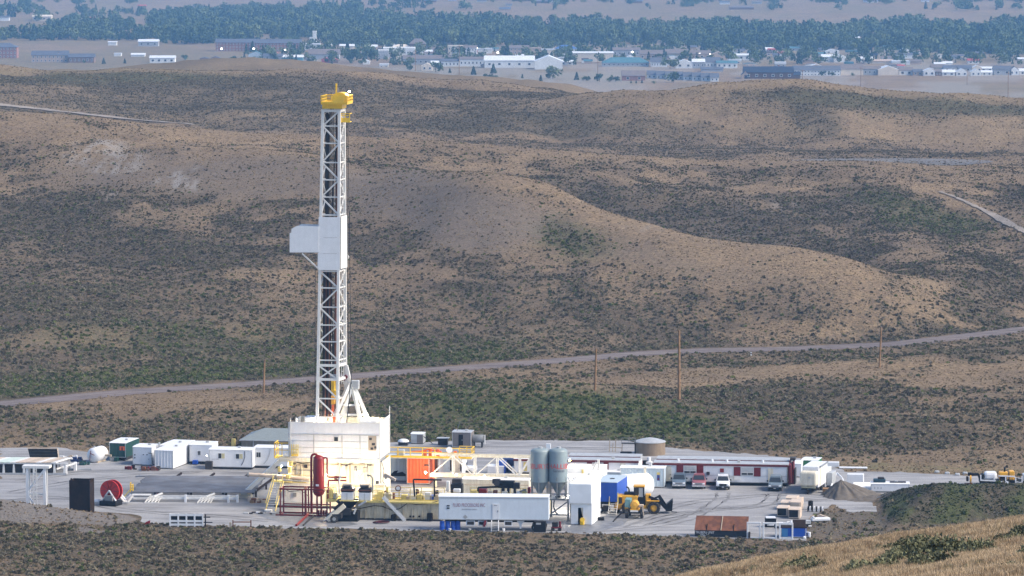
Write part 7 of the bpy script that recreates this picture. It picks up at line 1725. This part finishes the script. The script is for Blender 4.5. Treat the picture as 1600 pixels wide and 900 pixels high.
house(178, 189, 83.5, 85, 88, WALLW, WROOF, 'flat white trailer in the left fields', style='flat'); house(205, 226, 83, 85.5, 88.5, WALLW, WROOF, 'long white trailer left of the low white shed', style='side')
house(51, 80, 23.5, 26, 33, WALLC, WALLC, 'pink tan house on the far left slope', wins=(4,1)); house(136, 153, 27, 29, 33, WALLT, REDR, 'red roofed house on the far left slope')
house(174, 193, 40, 43, 49, BROWNW, BROOF, 'brown house between the left tree rows'); house(0, 14, 25, 27.5, 33, WALLW, SLATE, 'pale house at the far left edge'); house(215, 228, 6, 8, 11, BROWNW, REDR, 'dark red house at the top of the left fields')
house(312, 327, 89.5, 91.5, 96, BROWNW, SLATE, 'dark gabled house just above the left ridge', style='front'); house(329, 344, 88, 91, 96, BROWNW, SLATE, 'second dark gabled house above the left ridge', style='front')
B(337, 398, 61, 66.5, 80, BRICK, SLATE, 'left half of the long brick hotel', wins=(12,3), depth=16); B(398.6, 470, 61.5, 67.5, 81, BRICK, SLATE, 'right half of the long brick hotel', wins=(13,3), depth=16)
B(395, 408, 63, 68, 80.5, WALLT, BROOF, 'gabled front bay of the long brick hotel', style='front', wins=(2,3), depth=4)
B(418, 424, 74, 74.5, 79, WALLW, WALLW, 'white square sign before the brick hotel', style='flat', depth=3)
B(488.5, 494, 49, 50, 74, WALLW, WALLW, 'slender white tower rising over the town trees', style='flat', depth=6); B(484, 488.3, 58.5, 59, 74, WALLW, WALLW, 'lower shaft left of the white tower', style='flat', depth=5); B(474, 500, 68.5, 70, 78, WALLW, WROOF, 'flat white block at the foot of the tower', style='flat')
B(388, 411, 80, 85, 92, LBLUE, TEALR, 'pale house with teal roof above the left ridge', style='front'); B(411, 441, 84, 88, 96, WALLG, SLATE, 'grey roofed sheds left of the red gable'); B(424, 439, 81.5, 87.5, 92, REDR, REDR, 'red gabled barn above the middle ridge', style='front'); B(440, 473, 86, 89.5, 96, mat('teal_wall', (.10,.25,.30), .7), WROOF, 'long teal shed above the middle ridge')
B(482, 530, 77, 85, 93, WALLG, BROOF, 'big grey brown roof left of the blue trees', depth=20); B(502, 515, 89.5, 93, 98, REDR, REDR, 'left of the two small red gables', style='front'); B(514.5, 528, 90, 94, 98.5, BROWNW, REDR, 'right of the two small red gables', style='front')
B(511, 519, 67, 71, 79, WALLC, WROOF, 'small cream chapel with pale roof right of the tower', style='front'); B(531, 553, 69, 72, 81, WALLC, WROOF, 'cream hall behind the chapel', style='side')
B(572, 589, 70, 73, 84, WALLT, WROOF, 'tan shop left of the long white store', wins=(3,2)); B(596, 648, 75, 78, 86.5, WALLW, WALLW, 'long white store front', style='flat', wins=(12,1)); B(612, 642, 69.5, 74, 80, WALLC, WALLC, 'arched cream roof behind the white store', style='hip')
B(640, 665, 60.5, 68.5, 80, BROWNW, BROOF, 'brown pitched roof hall behind the white store', style='hip', wins=(4,1)); B(591, 607, 78, 80, 92, WALLG, WALLW, 'pale grey shop below the white store', style='flat', wins=(4,1))
B(630, 701, 86.5, 92, 101, WALLG, BROOF, 'long low grey brown roofed building', depth=16, wins=(9,1)); house(659, 676, 98.5, 103, 110.5, WALLC, WALLC, 'cream gabled house between the two thin poles', style='front', wins=(2,1)); B(667, 690, 72.5, 77, 84, WALLT, BROOF, 'tan roofed shop with pink gable')
B(700, 725, 71.5, 73, 86, WALLC, WALLC, 'cream shop with lamps left of the two storey block', style='flat', wins=(5,2)); B(724, 745, 71, 75, 87, WALLW, BROOF, 'white two storey block in the town centre', wins=(5,2)); B(744, 769, 76, 77, 84, WALLW, WROOF, 'flat white roof right of the two storey block', style='flat')
B(689, 718, 92, 96, 104, WALLW, SLATE, 'low white building left of the warehouse', wins=(5,1)); B(718, 760, 89, 92.5, 104, WALLW, BROOF, 'long pale building touching the warehouse', wins=(7,1)); B(757, 835, 87.5, 94.5, 106, WALLW, WROOF, 'long white metal warehouse', depth=20, wins=(5,1)); B(835.5, 879, 87, 96, 108.5, WALLW, WROOF, 'gabled end hall of the white warehouse', style='front', depth=24)
B(796, 826, 71, 75, 89, WALLT, BROOF, 'tan three storey block left of the blue roof', wins=(5,3)); B(826.5, 846, 75, 76, 89, WALLT, WALLT, 'plain tan tower block', style='flat'); B(868, 901, 70.5, 76, 86, WALLW, BLUER, 'building with a blue roof', style='hip', wins=(6,1)); B(846, 866, 77, 78, 90, WALLC, WROOF, 'cream shop left of the blue roof', style='flat', wins=(3,1))
B(895, 958, 81, 83, 97, WALLC, WROOF, 'big cream windowless warehouse', depth=24); B(941, 1014, 90, 98, 104, WALLG, TEALR, 'long building with dark teal hip roof', style='hip', depth=18, wins=(10,1)); B(958, 1000, 74.5, 78.5, 88, WALLG, BROOF, 'grey roofs behind the teal roofed building', wins=(6,1))
B(1000, 1040, 78.5, 84.5, 93, WALLT, BROOF, 'tan mall wing with lamps, left part', wins=(5,1)); B(1040, 1075, 77, 83.5, 93, WALLT, BROOF, 'tan mall wing with gable, middle part', wins=(4,1)); B(1075, 1110, 79, 84, 93, WALLT, BROOF, 'tan mall wing, right part', wins=(4,1)); B(1110, 1136, 80.5, 86, 95, WALLT, WALLT, 'tan gable hall at the right end of the mall', style='front'); B(1136, 1172, 84, 86.5, 94, WALLW, WROOF, 'flat white hall right of the tan mall', wins=(4,1))
B(1017, 1042, 90, 97, 104.5, WALLW, SLATE, 'slate roofed row with white dormers', wins=(6,1)); house(1056, 1082, 93, 98, 107, WALLW, WROOF, 'pale house right of the round tree', style='front', wins=(2,1)); house(1082, 1101, 92, 97, 107, WALLG, WROOF, 'grey house right of the round tree', wins=(3,1)); B(1099, 1125, 89.5, 97, 106, WALLW, SLATE, 'slate roofed row with white gables', wins=(5,1)); house(1120, 1152, 95, 98.5, 106.5, WALLW, TEALR, 'white house with pale teal roof', wins=(4,1)); B(1096, 1130, 105, 108, 112, WALLG, SLATE, 'dark low sheds behind the storage row')
B(972, 1008, 110.5, 118.5, 126, BRICK, BROOF, 'brick barn with a white garage door at the ridge edge', wins=(2,1), depth=14)
for k in range(8):
    x = 1012 + k*14; house(x, x+13, 110.5+k*.6, 117+k*.6, 122.5+k*.7, WALLW, SLATE, ('leftmost','second','third','fourth','fifth','sixth','seventh','rightmost')[k] + ' slate roofed storage unit in the row right of the brick barn', wins=(2,1), depth=14, group='row of storage units', name='storage_unit', cat='building')
t, w, he, hr, d = B(1163, 1240, 104.5, 113, 123, LOGW, DSLATE, 'dark log lodge with broad blue black roof above the right hill', depth=18, wins=(6,1), chimney=True)
B(1240, 1250.5, 112, 117, 123, LOGW, DSLATE, 'small dark annex right of the log lodge'); B(1203, 1232, 103.5, 108, 114, LOGW, DSLATE, 'upper storey block of the dark log lodge', style='hip', depth=8); B(1159, 1170, 110, 117, 123, WALLT, DSLATE, 'lit gable end of the dark log lodge', style='front', depth=8)  # gable end in tan wall colour, paler than the log walls
B(1240, 1313, 103, 110, 118.5, WALLW, SLATE, 'long white motel with slate roof', depth=14, wins=(14,2)); B(1314, 1349, 101, 107.5, 117.5, WALLC, BROOF, 'cream hall right of the motel', depth=16); B(1349, 1376, 103.5, 108, 117.5, WALLG, BROOF, 'grey hall left of the big gable', wins=(4,1)); B(1372, 1404, 103, 109, 117.8, WALLC, WROOF, 'cream gabled barn in the right row', style='front', depth=20)
row_ = ((1405,1426,105,110,117.5,WALLW,BROOF,'side'),(1427,1441,108,112,118,WALLT,SLATE,'side'),(1443,1461,106.5,111,118.5,WALLW,WROOF,'front'),(1462,1471,108,112,118.5,BROWNW,BROOF,'side'),(1472,1492,109,113,118.5,WALLW,WROOF,'side'),(1455,1475,101,105.5,111,WALLC,BROOF,'side'),(1475,1494,102,106,112,WALLW,SLATE,'side'),(1494,1512,107,112.5,118.5,WALLW,WROOF,'front'),(1497,1518,102,106,112,WALLG,SLATE,'side'),(1517,1533,107,112.5,118.5,WALLW,WROOF,'front'),(1519,1534,101.5,106,112,WALLC,WROOF,'front'),(1553,1580,103,109,117.5,WALLG,SLATE,'side'),(1578,1592,103.5,109.5,117.5,WALLW,SLATE,'front'),(1593,1612,107,111,117,WALLW,WROOF,'side'),(1534,1550,110,113,118,WALLW,WROOF,'side'))
names_ = ('white house with brown roof, first of the right edge row','tan house with slate roof in the right row','white gabled house beside the brown one in the right row','narrow brown house in the right row','low white house left of the paired gables','cream house in the second line of the right row','white house with slate roof in the second line','left one of the paired white gables','grey house behind the paired white gables','right one of the paired white gables','tall cream gable behind the right white gable','wide grey house near the right edge','white gabled house near the right edge','white house cut by the right edge','small low white house right of the paired gables')
for r_, n_ in zip(row_, names_): house(*r_[:7], n_, style=r_[7], wins=(2,1))
for i, (a, c, rr, re, rb) in enumerate(((1250,1273,90.5,94,99),(1284,1303,85,89,97),(1303,1322,84.5,89,97.5),(1350,1395,93,95.5,99.5),(1378,1392,87.5,90,96),(1394,1422,95.5,97,101),(1422,1440,93,96,101),(1474,1488,96,98.5,103),(1275,1290,81.5,84,88),(1400,1426,83,86,92),(1495,1522,85,87,91))):
    house(a, c, rr, re, rb, (WALLT,WALLW,WALLW,WALLC,WALLW,WALLW,WALLT,WALLW,WALLG,WALLW,WALLC)[i], (BROOF,WROOF,WALLW,WALLT,BROOF,WROOF,BROOF,WROOF,TEALR,SLATE,BROOF)[i],
        ('pink tan house behind the motel','white house with pale roof behind the motel','bright white gable behind the motel','long cream terrace behind the right row','white house over the cream terrace','flat white hall behind the right row','tan house right of the flat white hall','white house at the edge of the right trees','grey house with teal roof in the right trees','white house in a gap of the right trees','cream house deep in the right trees')[i], style=('side','side','front','side','side','flat','side','side','side','side','side')[i])
B(1530, 1586, 44.5, 46, 49, WALLW, WROOF, 'very long white roof far right in the trees', style='flat', depth=10)
XS_ = (1308,1451,1488,1508,1165,1180,1462,1509,1538,1425,923,1300,1275,1390); ORD_ = [sorted(XS_).index(v) for v in XS_]
for i, (a, c, r0, r1) in enumerate(((1308,1343,57,64),(1451,1466,47,52),(1488,1500,47,51),(1508,1528,48,53),(1165,1178,45,53),(1180,1192,46,54),(1462,1470,60,68),(1509,1519,60,66),(1538,1552,51,55),(1425,1437,47,51),(923,931,43,47),(1300,1310,42,47),(1275,1285,58,63),(1390,1402,58,62))):
    house(a, c, r0, r0+2, r1+1, WALLW, WROOF, ('first','second','third','fourth','fifth','sixth','seventh','eighth','ninth','tenth','eleventh','twelfth','thirteenth','last')[ORD_[i]] + ' pale house from the left inside the town wood', group='houses inside the town wood', depth=9)
LM = ((495,'the white tower'),(560,'the cream hall'),(620,'the long white store'),(680,'the tan roofed shop'),(735,'the two storey block'),(800,'the white warehouse'),(857,'the gabled end hall'),(885,'the blue roof'),(927,'the big cream warehouse'),(978,'the teal hip roof'),(1030,'the dormer row'),(1060,'the tan mall'),(1123,'the mall gable hall'),(1155,'the flat white hall'),(1205,'the dark log lodge'),(1275,'the white motel'),(1330,'the cream hall'),(1388,'the cream gabled barn'),(1432,'the tan house row'),(1475,'the low white house'),(1522,'the paired white gables'),(1570,'the wide grey house'),(1605,'the right edge'))
used_ = set()
WC = ((WALLW,'white'),(WALLC,'cream'),(WALLT,'tan'),(WALLG,'grey'),(WALLW,'white'),(WALLW,'white')); RC = ((WROOF,'pale'),(BROOF,'brown'),(SLATE,'slate'),(TEALR,'teal'),(WROOF,'pale'),(REDR,'red'))
for k in range(110):
    while True:
        px_ = random.uniform(560, 1610); rb_ = random.uniform(77, 114)
        if (rb_ > 106 and px_ < 1180) or (880 < px_ < 975 and rb_ > 104): continue
        w_ = random.uniform(9, 22); h_ = random.uniform(4.5, 8.5); wc, rc, st = random.choice(WC), random.choice(RC), random.choice(('side','side','front','flat'))
        lm = min(LM, key=lambda q: abs(q[0]-px_-w_/2)); rel = 'left of' if px_+w_/2 < lm[0]-9 else 'right of' if px_+w_/2 > lm[0]+9 else 'in line with'
        dep = 'far back' if rb_ < 88 else 'half way back' if rb_ < 101 else 'in front'
        lb = 'small %s house, %s %s roof, %s %s %s' % (wc[1], rc[1], dict(side='long', front='gabled', flat='flat')[st], dep, rel, lm[1])
        if lb in used_: continue
        used_.add(lb); break
    house(px_, px_+w_, rb_-h_, rb_-h_*.6, rb_, wc[0], rc[0], lb, style=st, group='small houses of the crowded town', wins=(2,1) if w_ > 14 else (0,0))
far_ = ((660,682,0,4,BROWNW),(830,858,0,5,BROWNW),(700,713,-4,2,WALLG),(862,872,1,4,WALLW),(980,1004,-1,5,BROWNW),(1140,1178,9,15,BROWNW),(1350,1372,1,4,WALLW),(1440,1452,0,3,WALLW),(745,760,-2,3,WALLG),(1175,1190,2,6,WALLG),(1125,1140,3,7,WALLW),(790,800,7,10,WALLG),(780,798,12,17,WALLT))
for i, (a, c, r0, r1, m_) in enumerate(far_):
    p = on_ground((a+c)/2, r1, 4550, 7200, 500); k = PXM(p); w = (c-a)/k; h = max((r1-r0)/k, 5)
    t = thing('farm_house', 'distant house %s on the far slope' % ('of dark brown wood', 'with long brown front', 'in grey at the frame top', 'tiny and white right of the long brown one', 'brown beside the red trees', 'with low wide brown roof', 'small and white, upper right', 'smallest and white, upper right', 'grey near the top middle', 'grey right of the wide brown roof', 'white left of the grey one', 'grey and lone on the pale slope', 'tan on the left of the pale slope')[i], 'house', (p.x-w/2, p.y, p.z-.5), 0.0, 'houses on the far slope')
    part('wall', m_, t, 'box', 0, w, 0, 12, 0, h*.6); part('roof', BROOF if i % 2 else SLATE, t, 'prismx', [(-.5,h*.6+.01),(12.5,h*.6+.01),(6,h)], -.5, w+.5)
# trees
TREE1 = leaf_material('broadleaf_crown', (.045,.075,.032), (.125,.155,.065), (.08,.11,.045)); TREE2 = leaf_material('spruce_crown', (.025,.05,.032), (.065,.10,.055), (.042,.07,.042)); BARK = mat('bark', (.10,.07,.05), .9)
def crown_mesh(name, seed, conifer, n=150):
    r = np.random.default_rng(seed); V, F = [], []
    lob = [(r.normal()*.22, r.normal()*.22, r.uniform(.42,.85), r.uniform(.2,.34)) for _ in range(7)]
    for k in range(n):
        if conifer:
            h = r.random()**1.3*.9+.08; q = (1-h)*.26*(.55+.45*r.random()**.4)+.012; a = r.random()*6.283; c = np.array([math.cos(a)*q, math.sin(a)*q, h])
        else:
            l = lob[r.integers(len(lob))]; d = r.normal(size=3); d /= np.linalg.norm(d); c = np.array(l[:3]) + d*l[3]*(.5+.5*r.random()**.5); c[2] = max(c[2], .12)
        a = r.normal(size=3); a[2] += .6; a /= np.linalg.norm(a); b_ = np.cross(a, r.normal(size=3)); b_ /= np.linalg.norm(b_); s = (.06 if conifer else .078)*r.uniform(.6,1.4); i = len(V)
        V += [c-b_*s, c+b_*s, c+a*s*1.3, c-a*s*.6]; F += [(i,i+1,i+2),(i,i+3,i+1)]
    me = bpy.data.meshes.new(name); me.from_pydata([tuple(v) for v in V], [], F); me.update(); me.materials.append(TREE2 if conifer else TREE1); return me
def tree_mesh(name, seed, conifer):
    me = crown_mesh(name, seed, conifer, 170)
    return me
wood_k = kinds('wood_kinds', [tree_mesh('broadleaf_%d' % i, 700+i, False) for i in range(5)] + [tree_mesh('spruce_%d' % i, 720+i, True) for i in range(2)])
N_ = 60000
rw_ = rng.random(N_)*100 + 2; px = rng.random(N_)*1900 - 150
top = np.interp(px, [-150,0,200,228,300,420,560,620,760,850,930,1000,1080,1120,1300,1420,1520,1600,1750], [48,48,44,20,14,14,18,36,36,44,40,47,46,43,52,42,48,38,36])
bot = np.interp(px, [-150,0,100,200,250,330,420,500,560,640,760,860,940,1060,1200,1240,1300,1420,1500,1600,1750], [66,66,68,66,70,68,62,70,75,71,73,74,70,74,78,80,80,80,84,86,86])
nn = fbm(px/60, rw_/9, 141); n3 = fbm(px/22, rw_/4, 143)
left = (px < 235)
k = (rw_ > top + 6*(nn-.5)) & (rw_ < bot + 5*(nn-.5))
k &= np.where(left, (np.abs(rw_-47) < 4.5+3*(nn-.5)) & (px > 75) & (px < 205) | (np.abs(rw_-61.5) < 2.2), n3 > .37)
k &= ~((px > 235) & (px < 420) & (rw_ > 48) & (rw_ < 62) & (nn < .5))
k &= np.where(px > 1230, (n3 > .42) | (rw_ < 58), True)
# scattered trees on the far slopes
sc_ = (rw_ < 26) & (px > 540) & (n3 > .62) & (rng.random(N_) < .5) | (rw_ < 38) & left & (n3 > .66) & (rng.random(N_) < .6)
k = (k & (rng.random(N_) < .42)) | sc_
town_t = (px > 380) & (rw_ > 72) & (rw_ < 116) & (rng.random(N_) < .06) & ~((px < 950) & (rw_ > 104))
k = k | town_t
pts = [G(a, c, TZ) for a, c in zip(px[k], rw_[k])]; X = np.array([p.x for p in pts]); Yv = np.array([p.y for p in pts]); Z = ground_z(X, Yv)
ok = Yv < 6500
scatter('town_wood', np.stack([X, Yv, Z-.3], -1)[ok], (5 + 10*rng.random(ok.sum())**1.4)*(.75+.5*nn[k][ok])*np.where((rw_[k][ok] < 26) | town_t[k][ok], .75, 1.0), wood_k, 7, 'wide belt of trees running through the town', 'wood')
def lone_tree(px, row, hpx, conifer, label):
    p = TG(px, row); kk = PXM(p); h = hpx/kk; t = thing('conifer_tree' if conifer else 'leafy_tree', label, 'tree', (p.x, p.y, p.z-.2), random.random()*6, 'single trees before the town')
    cr = bpy.data.objects.new('crown', LT[conifer][random.randrange(3)]); COL.objects.link(cr); cr.parent = t; cr.scale = (h*(1.15 if not conifer else 1.25), h*(1.15 if not conifer else 1.25), h)
    tr = part('trunk', BARK, t, 'tube', (0,0,0), (0,0,h*.55), h*.03, 7, r2=h*.012)
LT = {False: [crown_mesh('crown', 800+i, False, 260) for i in range(3)], True: [crown_mesh('crown', 810+i, True, 260) for i in range(3)]}
for a in ((566,101,9,0,'leafy tree above the ridge, left of the cream gabled house'),(548,98,14,0,'broad tree left of the grey parking area'),(636,106,12,0,'tree before the long low grey roof'),(641,110,8,0,'low bush tree beside the left thin pole'),(681,113,17,0,'dark square tree right of the cream gabled house'),(704,101,15,0,'tree hiding the left end of the pale building'),(692,110,5,1,'tiny tree left of the right thin pole'),(703,114,8,1,'small spruce at the foot of the right thin pole'),(740,117,14,1,'spruce on the lawn below the warehouse'),(757,121,7,0,'round bush on the lawn, left of a trio'),(765,123,8,0,'middle bush of the trio on the lawn'),(774,124,7,0,'right bush of the trio on the lawn'),(771,115,16,1,'tall spruce behind the lawn bushes'),(816,122,7,1,'small spruce on the lawn below the gabled hall'),(845,127,10,1,'thin spruce at the ridge below the gabled hall'),(864,123,20,0,'tall dark poplar right of the gabled hall'),(857,123,9,0,'bush at the foot of the dark poplar'),(901,125,13,1,'spruce on the meadow left of the pole'),(917,127,9,0,'dark bush pair left of the thin meadow pole'),(911,126,6,0,'little bush left of the dark bush pair'),(937,128,14,0,'leafy tree behind the thin meadow pole'),(953,128,8,0,'low shrub left of the brick barn'),(962,128,11,0,'shrub touching the brick barn'),(986,130,5,1,'first tiny spruce before the brick barn'),(994,130,5,1,'second tiny spruce before the brick barn'),(1003,130,6,1,'third tiny spruce before the brick barn'),(1022,131,5,0,'small bush before the storage units'),(1047,108,19,0,'big round dark tree before the slate roofed row'),(1052,129,17,0,'leafy tree in the middle of the storage units'),(1300,119,8,0,'row bush before the motel end'),(1333,119,6,0,'bush before the cream hall'),(162,100,10,1,'lone spruce in the left meadow'),(195,99,8,1,'second lone spruce in the left meadow'),(217,60,8,0,'lone round tree in the left fields'),(132,99,5,0,'bush before the brown wing'),(290,94,9,0,'bush right of the low white shed'),(365,95,8,0,'bush left of the teal roofed house'),(380,96,8,0,'second bush left of the teal roofed house'),(1286,119,9,0,'dark tree before the white motel'),(54,54,9,0,'round tree left end of the tree row')):
    lone_tree(*a)
for px_, rb_, rt_, lb in ((649,111,78,'left thin pole before the town'),(717.5,117,69,'right thin pole before the town'),(934,128,95,'pole on the meadow before the storage units'),(1575,157,111,'tall pole on the tan plain at the right edge'),(1254,138,108,'thin pole right of the dark lodge'),(1345,135,104,'thin pole before the cream hall'),(1511,133,109,'thin pole before the paired white gables')):
    p = on_ground(px_, rb_, 1600, 3600, 500); h = (rb_-rt_)/PXM(p); t = thing('utility_pole', lb, 'utility pole', (p.x, p.y, p.z-.3), 0.0, 'utility poles'); part('pole', WOOD, t, 'tube', (0,0,0), (0,0,h+.3), .28, 6, r2=.2); part('cross_arm', WOOD, t, 'box', -1.6, 1.6, -.12, .12, h*.93, h*.93+.3)
STL = mat('street_lamp_glow', (1,.95,.85), .4, emit=(1,.93,.8), emit_s=6.0)
for px_, row_l, lb in ((398,76,'lit lamp before the brick hotel, left'),(447,78,'lit lamp before the brick hotel, right'),(745,75,'lit lamp by the two storey block'),(1014,83,'first lit lamp on the tan mall'),(1047,83,'second lit lamp on the tan mall'),(1074,83,'third lit lamp on the tan mall'),(1092,84,'fourth lit lamp on the tan mall'),(1109,85,'fifth lit lamp on the tan mall'),(348,76,'lit lamp at the left end of the brick hotel'),(987,81,'lit lamp left of the tan mall'),(778,82,'lit lamp right of the two storey block')):
    p = TG(px_, row_l+8); t = thing('street_lamp', lb, 'street lamp', (p.x, p.y-14, p.z), 0.0, 'lit lamps in the town'); h = 8/PXM(p); part('pole', GREY, t, 'tube', (0,0,0), (0,0,h), .12, 6); part('lamp_head', STL, t, 'cbox', -.75, .75, -.5, .5, h+.003, h+.9, .2)
# ------------------------------------------------------------------ the blue air over the town
hz = MB(); hz.box(-3200, 3200, -120, 16500, -54, 300)
hm = bpy.data.materials.new('haze_air'); hm.use_nodes = True; nt = hm.node_tree
for n in list(nt.nodes):
    if n.type != 'OUTPUT_MATERIAL': nt.nodes.remove(n)
out = [n for n in nt.nodes if n.type == 'OUTPUT_MATERIAL'][0]
pv = nt.nodes.new('ShaderNodeVolumePrincipled'); pv.inputs['Color'].default_value = (.26,.56,1.0,1); pv.inputs['Density'].default_value = 0.00008; pv.inputs['Anisotropy'].default_value = 0.0
nt.links.new(pv.outputs[0], out.inputs['Volume'])
tag(hz.build('haze', hm), kind='stuff')
